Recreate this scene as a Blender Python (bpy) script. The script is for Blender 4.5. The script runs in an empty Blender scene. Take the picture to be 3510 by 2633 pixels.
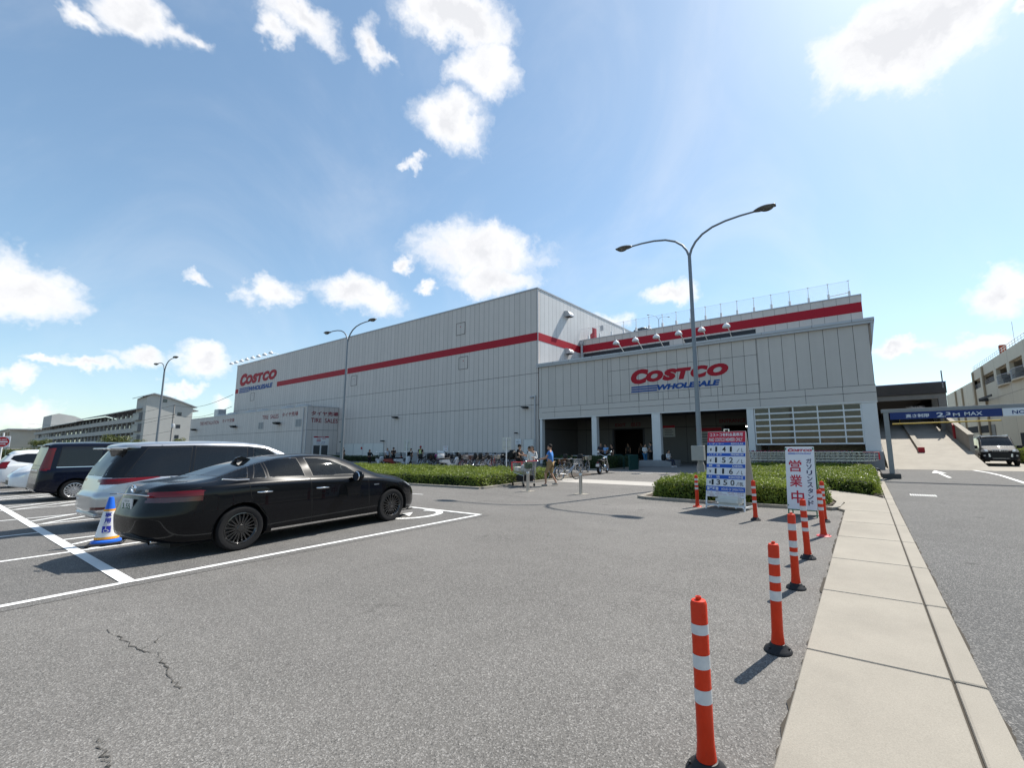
import bpy, bmesh, math, random
import numpy as np
from mathutils import Vector, Matrix, Euler
R = math.radians
random.seed(7)
S = bpy.context.scene
COL = S.collection

# ------------------------------------------------------------------ camera
cam_d = bpy.data.cameras.new('camera'); cam = bpy.data.objects.new('camera', cam_d); COL.objects.link(cam)
yaw, pitch, roll, cam_h = R(-34.261), R(7.839), R(0.668), 1.5636
cy, sy, cp, sp, cr, sr = math.cos(yaw), math.sin(yaw), math.cos(pitch), math.sin(pitch), math.cos(roll), math.sin(roll)
f_ = Vector((sy*cp, cy*cp, sp)); r_ = Vector((cy, -sy, 0)); d_ = f_.cross(r_)
r2 = cr*r_ + sr*d_; d2 = -sr*r_ + cr*d_
cam.matrix_world = Matrix(((r2.x, -d2.x, -f_.x, 0), (r2.y, -d2.y, -f_.y, 0), (r2.z, -d2.z, -f_.z, cam_h), (0, 0, 0, 1)))
cam_d.sensor_width = 36; cam_d.lens = 1512.418/3510*36; cam_d.shift_x = -(1919.645-1755)/3510
cam_d.clip_start = 0.05; cam_d.clip_end = 6000
S.camera = cam

# ------------------------------------------------------------------ light
SUN_AZ, SUN_EL = R(15), R(51)            # azimuth from +Y towards +X
sun_dir = Vector((math.sin(SUN_AZ)*math.cos(SUN_EL), math.cos(SUN_AZ)*math.cos(SUN_EL), math.sin(SUN_EL)))
sl = bpy.data.lights.new('sun', 'SUN'); sun = bpy.data.objects.new('sun', sl); COL.objects.link(sun)
sl.energy = 4.9; sl.angle = R(0.53); sl.color = (1, 0.95, 0.87)
sun.rotation_euler = sun_dir.to_track_quat('Z', 'Y').to_euler()
S.view_settings.view_transform = 'Standard'; S.view_settings.look = 'None'
S.view_settings.exposure = 0.58; S.view_settings.gamma = 1

W = bpy.data.worlds.new('World'); S.world = W; W.use_nodes = True
wn, wl = W.node_tree.nodes, W.node_tree.links
wn.clear()
def N(nodes, t, **kw):
    n = nodes.new(t)
    for k, v in kw.items(): setattr(n, k, v)
    return n
out = N(wn, 'ShaderNodeOutputWorld'); bg = N(wn, 'ShaderNodeBackground'); bg.inputs[1].default_value = 0.082
sky = N(wn, 'ShaderNodeTexSky', sky_type='NISHITA', sun_disc=False, sun_elevation=SUN_EL, sun_rotation=SUN_AZ)
sky.air_density = 1.0; sky.dust_density = .5; sky.ozone_density = 1.0; sky.altitude = 20
geo = N(wn, 'ShaderNodeTexCoord')
DIRV = geo.outputs['Generated']
def noise(nodes, links, vec, scale, detail=4, rough=.55, dist=0):
    n = N(nodes, 'ShaderNodeTexNoise'); n.inputs['Scale'].default_value = scale; n.inputs['Detail'].default_value = detail
    n.inputs['Roughness'].default_value = rough; n.inputs['Distortion'].default_value = dist
    if vec is not None: links.new(vec, n.inputs['Vector'])
    return n
def math_(nodes, links, op, a, b=None, c=None, clamp=False):
    n = N(nodes, 'ShaderNodeMath', operation=op, use_clamp=clamp)
    for i, v in enumerate((a, b, c)):
        if v is None: continue
        if isinstance(v, (int, float)): n.inputs[i].default_value = v
        else: links.new(v, n.inputs[i])
    return n.outputs[0]
def vmath(nodes, links, op, a, b=None, scale=None):
    n = N(nodes, 'ShaderNodeVectorMath', operation=op)
    for i, v in enumerate((a, b)):
        if v is None: continue
        if isinstance(v, (tuple, list)): n.inputs[i].default_value = v
        else: links.new(v, n.inputs[i])
    if scale is not None: n.inputs['Scale'].default_value = scale
    return n
# cumulus clouds: each one an ellipse of directions (azimuth, elevation, half sizes in degrees), broken up by noise
CLOUDS = [(-85.2, 35.6, 1.5, 1, 0.8), (-80.8, 37.2, 3.3, 2, 1), (-77.9, 37.2, 1.5, 1, 0.7), (-67.9, 42.3, 4, 2.1, 1), (-69.8, 40.2, 1.7, 1.2, 0.8), (-58.8, 42.7, 1.5, 2, 0.9), (-48.7, 46.7, 5.9, 2.6, 1.15), (-44.7, 42.9, 3.9, 3.4, 1.1), (-49, 37.7, 4.8, 3.2, 1.1), (6.9, 37.1, 7.5, 4.5, 1.35), (11, 36.5, 3.6, 3.2, 1.1), (16.2, 35.1, 1.1, 0.9, 0.9), (-85.7, 13.3, 4, 3, 1.2), (-74.5, 16.8, 1.5, 0.8, 0.8), (-68.4, 16.3, 3.2, 1.9, 1), (-59.8, 17.6, 5.3, 2.5, 1.05), (-61.8, 18.4, 1.9, 1.5, 0.8), (-44.7, 24.2, 8.5, 4, 1.15), (-43.4, 20.7, 6.4, 2.5, 1), (-54.3, 21.8, 1.5, 1.1, 0.8), (-51.7, 19.3, 1.4, 0.8, 0.7), (-20.1, 18.4, 3.6, 1.6, 1), (11.4, 13.1, 2.9, 2.1, 1), (4.5, 9.4, 3.4, 0.9, 0.8), (-85.7, 5.9, 1.6, 0.8, 0.8), (-81.6, 7.2, 2.8, 0.6, 0.8), (-84.3, 7.1, 1.2, 0.4, 0.7), (-77.8, 8.1, 2.5, 1.1, 0.8), (-73.1, 9, 3.1, 1.8, 0.9), (-74.9, 6.3, 1.7, 0.6, 0.7), (-85.2, 3.4, 2.8, 1.1, 0.7), (-71.5, 4.7, 1.2, 0.8, 0.7), (9.7, 8.5, 2.4, 0.8, 0.7), (-53.6, 33, 1.2, 0.5, 0.5), (-28.6, 15.5, 3.5, 1.3, 0.6)]
nz = noise(wn, wl, DIRV, 9, 5, .62)
off = vmath(wn, wl, 'SUBTRACT', nz.outputs['Color'], (.5, .5, .5))
off2 = vmath(wn, wl, 'SCALE', off.outputs[0], scale=.13)
wd = vmath(wn, wl, 'ADD', DIRV, off2.outputs[0])
acc = None
for az, el, rx, ry, wgt in CLOUDS:
    m = N(wn, 'ShaderNodeMapping', vector_type='TEXTURE')
    a, e = R(az), R(el)
    m.inputs['Location'].default_value = (math.sin(a)*math.cos(e), math.cos(a)*math.cos(e), math.sin(e))
    m.inputs['Rotation'].default_value = (e, 0, -a)
    m.inputs['Scale'].default_value = (math.tan(R(rx)), .8, math.tan(R(ry)))
    wl.new(wd.outputs[0], m.inputs['Vector'])
    L = vmath(wn, wl, 'LENGTH', m.outputs[0]).outputs['Value']
    v = math_(wn, wl, 'SUBTRACT', 1.0, L)
    v = math_(wn, wl, 'MULTIPLY', v, wgt)
    acc = v if acc is None else math_(wn, wl, 'SMOOTH_MAX', acc, v, .12)
nd = noise(wn, wl, wd.outputs[0], 20, 9, .58)
dens = math_(wn, wl, 'ADD', acc, math_(wn, wl, 'MULTIPLY', math_(wn, wl, 'SUBTRACT', nd.outputs['Fac'], .5), .88))
mr = N(wn, 'ShaderNodeMapRange', interpolation_type='SMOOTHSTEP'); wl.new(dens, mr.inputs['Value'])
mr.inputs['From Min'].default_value = -.16; mr.inputs['From Max'].default_value = .60
# thin high veil
nv = noise(wn, wl, DIRV, 2.2, 6, .6, 1.0)
veil = N(wn, 'ShaderNodeMapRange', interpolation_type='SMOOTHSTEP'); wl.new(nv.outputs['Fac'], veil.inputs['Value'])
veil.inputs['From Min'].default_value = .42; veil.inputs['From Max'].default_value = .85; veil.inputs['To Max'].default_value = .22
cover = math_(wn, wl, 'MAXIMUM', mr.outputs[0], veil.outputs[0])
# cloud brightness: thicker parts a little greyer
ns = noise(wn, wl, wd.outputs[0], 14, 5, .55)
thick = N(wn, 'ShaderNodeMapRange'); wl.new(math_(wn, wl, 'MULTIPLY', dens, ns.outputs['Fac']), thick.inputs['Value'])
thick.inputs['From Min'].default_value = .13; thick.inputs['From Max'].default_value = .50
cc = N(wn, 'ShaderNodeMix', data_type='RGBA'); wl.new(thick.outputs[0], cc.inputs['Factor'])
cc.inputs['A'].default_value = (9.0, 9.0, 9.1, 1); cc.inputs['B'].default_value = (7.0, 7.1, 7.4, 1)
mx = N(wn, 'ShaderNodeMix', data_type='RGBA'); wl.new(cover, mx.inputs['Factor'])
gm = N(wn, 'ShaderNodeGamma'); gm.inputs[1].default_value = .80; wl.new(sky.outputs[0], gm.inputs[0])
tn = vmath(wn, wl, 'MULTIPLY', gm.outputs[0], (1.66, 1.92, 1.99))
wl.new(tn.outputs[0], mx.inputs['A']); wl.new(cc.outputs['Result'], mx.inputs['B'])
wl.new(mx.outputs['Result'], bg.inputs[0]); wl.new(bg.outputs[0], out.inputs[0])

# ------------------------------------------------------------------ materials
MATS = {}
def new_mat(name):
    m = bpy.data.materials.new(name); m.use_nodes = True
    return m, m.node_tree.nodes, m.node_tree.links, m.node_tree.nodes['Principled BSDF']
def mat(name, col, rough=.5, metal=0., var=.0, vscale=3., bump=0., bscale=40., coat=0., spec=.25, emis=None, trans=0.):
    if name in MATS: return MATS[name]
    m, n, l, b = new_mat(name)
    b.inputs['Base Color'].default_value = (*col, 1); b.inputs['Roughness'].default_value = rough; b.inputs['Metallic'].default_value = metal
    b.inputs['Coat Weight'].default_value = coat; b.inputs['Coat Roughness'].default_value = .03
    b.inputs['Specular IOR Level'].default_value = spec
    tc = N(n, 'ShaderNodeTexCoord')
    if var:
        nz = noise(n, l, tc.outputs['Object'], vscale, 6, .65)
        cr_ = N(n, 'ShaderNodeMix', data_type='RGBA'); l.new(nz.outputs['Fac'], cr_.inputs['Factor'])
        cr_.inputs['A'].default_value = (*[c*(1-var) for c in col], 1); cr_.inputs['B'].default_value = (*[min(1, c*(1+var)) for c in col], 1)
        l.new(cr_.outputs['Result'], b.inputs['Base Color'])
        rr = N(n, 'ShaderNodeMapRange'); l.new(nz.outputs['Fac'], rr.inputs['Value'])
        rr.inputs['To Min'].default_value = max(0, rough-.08); rr.inputs['To Max'].default_value = min(1, rough+.08)
        l.new(rr.outputs[0], b.inputs['Roughness'])
    if bump:
        nb = noise(n, l, tc.outputs['Object'], bscale, 4, .6)
        bp = N(n, 'ShaderNodeBump'); bp.inputs['Strength'].default_value = bump; bp.inputs['Distance'].default_value = .01
        l.new(nb.outputs['Fac'], bp.inputs['Height']); l.new(bp.outputs[0], b.inputs['Normal'])
    if emis: b.inputs['Emission Color'].default_value = (*emis[:3], 1); b.inputs['Emission Strength'].default_value = emis[3]
    MATS[name] = m
    return m
def asphalt_mat(name, col, patch=.22, grain=.6, stone=(.34, .325, .305), wear=None):
    m, n, l, b = new_mat(name)
    tc = N(n, 'ShaderNodeTexCoord'); P = tc.outputs['Object']
    big = noise(n, l, P, .35, 5, .6); mid = noise(n, l, P, 2.3, 5, .7)
    fine = noise(n, l, P, 95, 3, .7)
    vor = N(n, 'ShaderNodeTexVoronoi'); vor.inputs['Scale'].default_value = 125; l.new(P, vor.inputs['Vector'])
    sepc = N(n, 'ShaderNodeSeparateColor'); l.new(vor.outputs['Color'], sepc.inputs[0])
    v = math_(n, l, 'ADD', math_(n, l, 'MULTIPLY', math_(n, l, 'SUBTRACT', big.outputs['Fac'], .5), patch*2.2), math_(n, l, 'MULTIPLY', math_(n, l, 'SUBTRACT', mid.outputs['Fac'], .5), patch*1.2))
    v = math_(n, l, 'ADD', v, math_(n, l, 'MULTIPLY', math_(n, l, 'SUBTRACT', fine.outputs['Fac'], .5), grain*2))
    v = math_(n, l, 'ADD', v, 1.0)
    sc = N(n, 'ShaderNodeVectorMath', operation='SCALE'); sc.inputs[0].default_value = col; l.new(v, sc.inputs['Scale'])
    mixs = N(n, 'ShaderNodeMix', data_type='RGBA')
    fac = N(n, 'ShaderNodeMapRange'); l.new(sepc.outputs[0], fac.inputs['Value']); fac.inputs['From Min'].default_value = .62; fac.inputs['From Max'].default_value = 1.0; fac.inputs['To Max'].default_value = .65
    l.new(fac.outputs[0], mixs.inputs['Factor']); l.new(sc.outputs[0], mixs.inputs['A']); mixs.inputs['B'].default_value = (*stone, 1)
    dk = N(n, 'ShaderNodeMix', data_type='RGBA'); fd = N(n, 'ShaderNodeMapRange'); l.new(sepc.outputs[1], fd.inputs['Value']); fd.inputs['From Min'].default_value = .7; fd.inputs['From Max'].default_value = 1; fd.inputs['To Max'].default_value = .6
    l.new(fd.outputs[0], dk.inputs['Factor']); l.new(mixs.outputs['Result'], dk.inputs['A']); dk.inputs['B'].default_value = (.03, .03, .03, 1)
    l.new(dk.outputs['Result'], b.inputs['Base Color'])
    b.inputs['Roughness'].default_value = .85; b.inputs['Specular IOR Level'].default_value = .25
    # worn wheel paths, darker stains and drips
    mp = N(n, 'ShaderNodeMapping'); mp.inputs['Scale'].default_value = (.22, .9, 1); mp.inputs['Rotation'].default_value = (0, 0, .35); l.new(P, mp.inputs['Vector'])
    path = noise(n, l, mp.outputs[0], 1.0, 4, .6); stn = noise(n, l, P, 1.15, 6, .72, .6)
    sm = N(n, 'ShaderNodeMapRange', interpolation_type='SMOOTHSTEP'); l.new(stn.outputs['Fac'], sm.inputs['Value']); sm.inputs['From Min'].default_value = .60; sm.inputs['From Max'].default_value = .74; sm.inputs['To Max'].default_value = .30
    dv = N(n, 'ShaderNodeTexVoronoi'); dv.inputs['Scale'].default_value = .75; l.new(P, dv.inputs['Vector'])
    dm_ = N(n, 'ShaderNodeMapRange', interpolation_type='SMOOTHSTEP'); l.new(math_(n, l, 'ADD', dv.outputs['Distance'], math_(n, l, 'MULTIPLY', mid.outputs['Fac'], .12)), dm_.inputs['Value']); dm_.inputs['From Min'].default_value = .09; dm_.inputs['From Max'].default_value = .14; dm_.inputs['To Min'].default_value = .35; dm_.inputs['To Max'].default_value = 0
    k = math_(n, l, 'ADD', math_(n, l, 'SUBTRACT', 1.0, math_(n, l, 'MAXIMUM', sm.outputs[0], dm_.outputs[0])), math_(n, l, 'MULTIPLY', math_(n, l, 'SUBTRACT', path.outputs['Fac'], .5), .35))
    wn2 = N(n, 'ShaderNodeVectorMath', operation='SCALE'); l.new(dk.outputs['Result'], wn2.inputs[0]); l.new(k, wn2.inputs['Scale']); l.new(wn2.outputs[0], b.inputs['Base Color'])
    bp = N(n, 'ShaderNodeBump'); bp.inputs['Strength'].default_value = .55; bp.inputs['Distance'].default_value = .006
    l.new(math_(n, l, 'ADD', fine.outputs['Fac'], vor.outputs['Distance']), bp.inputs['Height']); l.new(bp.outputs[0], b.inputs['Normal'])
    MATS[name] = m
    return m
def panel_mat(name, col, pitch, axis='X', line=.018, lines_z=(), lines_at=(), z_from=-1e3, z_to=1e3, dark=.2, joint=None):
    """wall cladding: vertical joints every `pitch` along an axis and horizontal joints at given heights"""
    m, n, l, b = new_mat(name)
    tc = N(n, 'ShaderNodeTexCoord'); sp_ = N(n, 'ShaderNodeSeparateXYZ'); l.new(tc.outputs['Object'], sp_.inputs[0])
    u = sp_.outputs[axis]; z = sp_.outputs['Z']
    q = math_(n, l, 'DIVIDE', u, pitch)
    fr = math_(n, l, 'FRACT', q); cell = math_(n, l, 'FLOOR', q)
    lw = line/pitch
    mask = math_(n, l, 'LESS_THAN', fr, lw)
    inz = math_(n, l, 'MULTIPLY', math_(n, l, 'GREATER_THAN', z, z_from), math_(n, l, 'LESS_THAN', z, z_to))
    mask = math_(n, l, 'MULTIPLY', mask, inz)
    for zz in lines_z:
        mask = math_(n, l, 'MAXIMUM', mask, math_(n, l, 'LESS_THAN', math_(n, l, 'ABSOLUTE', math_(n, l, 'SUBTRACT', z, zz)), .02))
    wnz = N(n, 'ShaderNodeTexWhiteNoise', noise_dimensions='1D'); l.new(cell, wnz.inputs['W'])
    st = noise(n, l, tc.outputs['Object'], 1.3, 6, .65)
    mp = N(n, 'ShaderNodeMapping'); mp.inputs['Scale'].default_value = (3.2, 3.2, .12); l.new(tc.outputs['Object'], mp.inputs['Vector'])
    streak = noise(n, l, mp.outputs[0], 1.0, 6, .7)
    v = math_(n, l, 'ADD', .93, math_(n, l, 'MULTIPLY', wnz.outputs['Value'], .07))
    v = math_(n, l, 'ADD', v, math_(n, l, 'MULTIPLY', math_(n, l, 'SUBTRACT', st.outputs['Fac'], .5), .14))
    v = math_(n, l, 'ADD', v, math_(n, l, 'MULTIPLY', math_(n, l, 'SUBTRACT', streak.outputs['Fac'], .5), .16))
    sc = N(n, 'ShaderNodeVectorMath', operation='SCALE'); sc.inputs[0].default_value = col; l.new(v, sc.inputs['Scale'])
    mix = N(n, 'ShaderNodeMix', data_type='RGBA'); l.new(mask, mix.inputs['Factor'])
    l.new(sc.outputs[0], mix.inputs['A']); mix.inputs['B'].default_value = (*(joint or [c*dark for c in col]), 1)
    l.new(mix.outputs['Result'], b.inputs['Base Color']); b.inputs['Roughness'].default_value = .6; b.inputs['Specular IOR Level'].default_value = .2
    bp = N(n, 'ShaderNodeBump', invert=True); bp.inputs['Strength'].default_value = .5; bp.inputs['Distance'].default_value = .02
    l.new(mask, bp.inputs['Height']); l.new(bp.outputs[0], b.inputs['Normal'])
    MATS[name] = m
    return m
def glass_mat(name, tint, gloss_rough=.02, opac=.0, dark=(.01, .012, .014)):
    """thin window glass: mirror reflection by fresnel over a tinted clear sheet; opac makes privacy glass"""
    if name in MATS: return MATS[name]
    m = bpy.data.materials.new(name); m.use_nodes = True; n, l = m.node_tree.nodes, m.node_tree.links; n.clear()
    o = N(n, 'ShaderNodeOutputMaterial'); tr = N(n, 'ShaderNodeBsdfTransparent'); tr.inputs[0].default_value = (*tint, 1)
    df = N(n, 'ShaderNodeBsdfDiffuse'); df.inputs[0].default_value = (*dark, 1)
    m1 = N(n, 'ShaderNodeMixShader'); m1.inputs[0].default_value = opac; l.new(tr.outputs[0], m1.inputs[1]); l.new(df.outputs[0], m1.inputs[2])
    gl = N(n, 'ShaderNodeBsdfGlossy'); gl.inputs['Roughness'].default_value = gloss_rough
    fz = N(n, 'ShaderNodeFresnel'); fz.inputs[0].default_value = 1.55
    m2 = N(n, 'ShaderNodeMixShader'); l.new(fz.outputs[0], m2.inputs[0]); l.new(m1.outputs[0], m2.inputs[1]); l.new(gl.outputs[0], m2.inputs[2])
    l.new(m2.outputs[0], o.inputs[0]); MATS[name] = m
    return m

TMP = bpy.data.scenes.new('workshop')     # letters and skins are evaluated here, then removed
# ------------------------------------------------------------------ mesh helpers
class MB:
    """collects shapes and links them as one mesh object"""
    def __init__(s): s.v = []; s.f = []; s.mi = []; s.m = 0
    def add(s, vs, fs, m=None):
        o = len(s.v); s.v += [tuple(v) for v in vs]
        for f in fs: s.f.append([i+o for i in f]); s.mi.append(s.m if m is None else m)
        return s
    def box(s, x0, y0, z0, x1, y1, z1, m=None):
        v = [(x0, y0, z0), (x1, y0, z0), (x1, y1, z0), (x0, y1, z0), (x0, y0, z1), (x1, y0, z1), (x1, y1, z1), (x0, y1, z1)]
        return s.add(v, [(3, 2, 1, 0), (4, 5, 6, 7), (0, 1, 5, 4), (1, 2, 6, 5), (2, 3, 7, 6), (3, 0, 4, 7)], m)
    def bbox(s, x0, y0, z0, x1, y1, z1, b=.02, m=None, seg=1):
        """bevelled box"""
        bm = bmesh.new(); bmesh.ops.create_cube(bm, size=1)
        for v in bm.verts: v.co = Vector(((x0+x1)/2+v.co.x*(x1-x0), (y0+y1)/2+v.co.y*(y1-y0), (z0+z1)/2+v.co.z*(z1-z0)))
        bmesh.ops.bevel(bm, geom=bm.edges[:], offset=b, segments=seg, affect='EDGES', profile=.5)
        return s.bm(bm, m)
    def bm(s, bm, m=None, mx=None):
        bm.verts.index_update()
        vs = [(mx @ v.co if mx else v.co)[:] for v in bm.verts]
        s.add(vs, [[v.index for v in f.verts] for f in bm.faces], m); bm.free(); return s
    def quad(s, a, b, c, d, m=None): return s.add([a, b, c, d], [(0, 1, 2, 3)], m)
    def prism(s, pts, a0, a1, axis='z', m=None):
        """extrude a 2D outline: axis z: (x,y); axis y: (x,z); axis x: (y,z)"""
        def P(p, a): return {'z': (p[0], p[1], a), 'y': (p[0], a, p[1]), 'x': (a, p[0], p[1])}[axis]
        n = len(pts); v = [P(p, a0) for p in pts]+[P(p, a1) for p in pts]
        fs = [tuple(range(n))[::-1], tuple(range(n, 2*n))]+[(i, (i+1) % n, (i+1) % n+n, i+n) for i in range(n)]
        return s.add(v, fs, m)
    def tube(s, pts, r, n=8, m=None, cap=True):
        pts = [Vector(p) for p in pts]; rs = r if isinstance(r, (list, tuple)) else [r]*len(pts)
        vs = []; prev = None
        for i, p in enumerate(pts):
            t = (pts[min(i+1, len(pts)-1)]-pts[max(i-1, 0)]).normalized()
            if prev is None:
                a = t.orthogonal().normalized()
            else:
                a = (prev-t*prev.dot(t))
                a = a.normalized() if a.length > 1e-6 else t.orthogonal().normalized()
            prev = a; b = t.cross(a)
            for k in range(n):
                an = 2*math.pi*k/n; vs.append(p+(a*math.cos(an)+b*math.sin(an))*rs[i])
        fs = []
        for i in range(len(pts)-1):
            for k in range(n): fs.append((i*n+k, i*n+(k+1) % n, (i+1)*n+(k+1) % n, (i+1)*n+k))
        if cap: fs += [tuple(range(n))[::-1], tuple(range((len(pts)-1)*n, len(pts)*n))]
        return s.add(vs, fs, m)
    def lathe(s, prof, c=(0, 0, 0), n=16, axis='z', m=None, sx=1, sy=1, cap=True):
        vs = []
        for r, h in prof:
            for k in range(n):
                a = 2*math.pi*k/n; x, y = r*math.cos(a)*sx, r*math.sin(a)*sy
                vs.append({'z': (c[0]+x, c[1]+y, c[2]+h), 'x': (c[0]+h, c[1]+x, c[2]+y), 'y': (c[0]+x, c[1]+h, c[2]+y)}[axis])
        fs = [(i*n+k, i*n+(k+1) % n, (i+1)*n+(k+1) % n, (i+1)*n+k) for i in range(len(prof)-1) for k in range(n)]
        if cap and prof[0][0] > 1e-6: fs.append(tuple(range(n))[::-1])
        if cap and prof[-1][0] > 1e-6: fs.append(tuple(range((len(prof)-1)*n, len(prof)*n)))
        return s.add(vs, fs, m)
    def ball(s, c, r, sub=2, m=None):
        bm = bmesh.new(); bmesh.ops.create_icosphere(bm, subdivisions=sub, radius=1)
        rr = r if isinstance(r, (tuple, list)) else (r, r, r)
        for v in bm.verts: v.co = Vector((c[0]+v.co.x*rr[0], c[1]+v.co.y*rr[1], c[2]+v.co.z*rr[2]))
        return s.bm(bm, m)
    def build(s, name, mats, parent=None, smooth=None, kind=None, fix=True):
        me = bpy.data.meshes.new(name); me.from_pydata(s.v, [], s.f)
        mats = mats if isinstance(mats, (list, tuple)) else [mats]
        for m in mats: me.materials.append(m)
        if len(mats) > 1: me.polygons.foreach_set('material_index', s.mi)
        if fix:
            bm = bmesh.new(); bm.from_mesh(me); bmesh.ops.recalc_face_normals(bm, faces=bm.faces[:]); bm.to_mesh(me); bm.free()
        o = bpy.data.objects.new(name, me); COL.objects.link(o)
        if parent: o.parent = parent
        if smooth is not None:
            me.polygons.foreach_set('use_smooth', [True]*len(me.polygons))
            me.set_sharp_from_angle(angle=R(smooth))
        if kind: o['kind'] = kind
        return o
def tag(o, label, cat, group=None, kind=None):
    o['label'] = label; o['category'] = cat
    if group: o['group'] = group
    if kind: o['kind'] = kind
    return o
def thing(name, label, cat, loc=(0, 0, 0), rz=0, group=None, sc=1):
    o = bpy.data.objects.new(name, None); COL.objects.link(o); o.location = loc; o.rotation_euler = (0, 0, rz); o.scale = (sc, sc, sc)
    o.empty_display_size = .2
    return tag(o, label, cat, group)
def dup(root, loc, rz=0, label=None, group=None, sc=None, swap=None):
    """copy of a thing, its parts and sub-parts (mesh data shared)"""
    def cp(o, par):
        c = o.copy(); COL.objects.link(c)
        if par: c.parent = par
        for ch in list(o.children): cp(ch, c)
        return c
    r = cp(root, None); r.location = loc; r.rotation_euler = (0, 0, rz)
    if sc: r.scale = (sc, sc, sc)
    if label: r['label'] = label
    if group: r['group'] = group
    return r
def text_mb(s, w, h, depth=.01, shear=0., bold=0., space=1.):
    """a piece of writing scaled to w x h, lower left corner at the origin, in the x-z plane facing -y"""
    cu = bpy.data.curves.new('lettering', 'FONT'); cu.body = s; cu.extrude = depth/2 if False else 0; cu.shear = shear; cu.offset = bold; cu.space_character = space
    cu.resolution_u = 4
    ob = bpy.data.objects.new('lettering', cu); TMP.collection.objects.link(ob); TMP.view_layers[0].update()
    dg = TMP.view_layers[0].depsgraph; me = bpy.data.meshes.new_from_object(ob.evaluated_get(dg))
    vs = np.array([v.co[:] for v in me.vertices]); fs = [list(p.vertices) for p in me.polygons]
    bpy.data.objects.remove(ob); bpy.data.curves.remove(cu); bpy.data.meshes.remove(me)
    lo, hi = vs.min(0), vs.max(0)
    sx = w/(hi[0]-lo[0]) if w else h/(hi[1]-lo[1]); sz = h/(hi[1]-lo[1])
    return [((v[0]-lo[0])*sx, 0., (v[1]-lo[1])*sz) for v in vs], fs
def write(mb, s, o, w, h, right=(1, 0, 0), up=(0, 0, 1), m=None, shear=0., bold=0., space=1., center=False):
    vs, fs = text_mb(s, w, h, shear=shear, bold=bold, space=space)
    o, right, up = Vector(o), Vector(right).normalized(), Vector(up).normalized()
    if center:
        ww = max(v[0] for v in vs); o = o-right*ww/2
    mb.add([o+right*v[0]+up*v[2] for v in vs], fs, m)
# ------------------------------------------------------------------ ground, roads, markings
M_asph = asphalt_mat('lot_asphalt', (.137, .129, .119), patch=.3, grain=.5)
M_bay = asphalt_mat('bay_asphalt', (.115, .11, .104), patch=.3, grain=.5)
M_road = asphalt_mat('road_asphalt', (.085, .084, .082), patch=.25, grain=.5)
M_conc = mat('pale_concrete', (.50, .455, .39), .85, var=.18, vscale=2.2, bump=.35, bscale=140)
def speckle(name, col, var=.2):
    m, n, l, b = new_mat(name)
    P = N(n, 'ShaderNodeTexCoord').outputs['Object']
    a = noise(n, l, P, .9, 6, .65); f = noise(n, l, P, 120, 3, .7); sp_ = noise(n, l, P, 260, 2, .6)
    v = math_(n, l, 'ADD', 1, math_(n, l, 'MULTIPLY', math_(n, l, 'SUBTRACT', a.outputs['Fac'], .5), var*2))
    v = math_(n, l, 'ADD', v, math_(n, l, 'MULTIPLY', math_(n, l, 'SUBTRACT', f.outputs['Fac'], .5), .55))
    v = math_(n, l, 'ADD', v, math_(n, l, 'MULTIPLY', math_(n, l, 'SUBTRACT', sp_.outputs['Fac'], .5), .5))
    sc = N(n, 'ShaderNodeVectorMath', operation='SCALE'); sc.inputs[0].default_value = col; l.new(v, sc.inputs['Scale'])
    l.new(sc.outputs[0], b.inputs['Base Color']); b.inputs['Roughness'].default_value = .88; b.inputs['Specular IOR Level'].default_value = .3
    bp = N(n, 'ShaderNodeBump'); bp.inputs['Strength'].default_value = .35; bp.inputs['Distance'].default_value = .004
    l.new(f.outputs['Fac'], bp.inputs['Height']); l.new(bp.outputs[0], b.inputs['Normal'])
    MATS[name] = m; return m
M_walk = speckle('sidewalk_concrete', (.285, .258, .215), .3)
M_kerb = speckle('kerb_concrete', (.285, .26, .22), .28)
M_ramp = speckle('ramp_concrete', (.31, .285, .245), .3)
M_dirt = mat('joint_dirt', (.06, .052, .042), .95, var=.4, vscale=30)
M_paint = mat('road_paint', (.72, .72, .70), .7, var=.12, vscale=14, bump=.2, bscale=160)
M_redpaint = mat('red_paint', (.33, .02, .03), .55, var=.15, vscale=6)

def flat(name, pts, z, m, kind='structure'):
    mb = MB(); mb.add([(x, y, z) for x, y in pts], [tuple(range(len(pts)))]); return mb.build(name, m, kind=kind)
flat('ground', [(-3000, -3000), (3000, -3000), (3000, 3000), (-3000, 3000)], 0, M_asph)
flat('parking_bays', [(-70, -6), (-7.12, -6), (-7.12, 7.55), (-70, 7.55)], .004, M_bay)
flat('road', [(.46, -8), (14, -8), (14, 30.9), (.46, 30.9)], .004, M_road)
flat('concrete_apron', [(.46, 30.9), (14, 30.9), (14, 60), (.46, 60)], .006, M_ramp)
flat('forecourt', [(-11.5, 22.3), (.3, 22.9), (.3, 37), (-24, 37), (-24, 22.3)], .004, mat('forecourt_paving', (.20, .19, .18), .8, var=.2, vscale=1.5, bump=.2, bscale=90))
flat('shopfront_pavement', [(-70, 20.6), (-11.9, 23.0), (-11.9, 30), (-70, 30)], .005, mat('shopfront_paving', (.17, .16, .15), .85, var=.2, vscale=2))
flat('crossing_strip', [(-11.6, 15.75), (-5.6, 15.65), (-5.6, 17.25), (-11.6, 17.35)], .006, speckle('crossing_concrete', (.40, .375, .34), .15))

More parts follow.
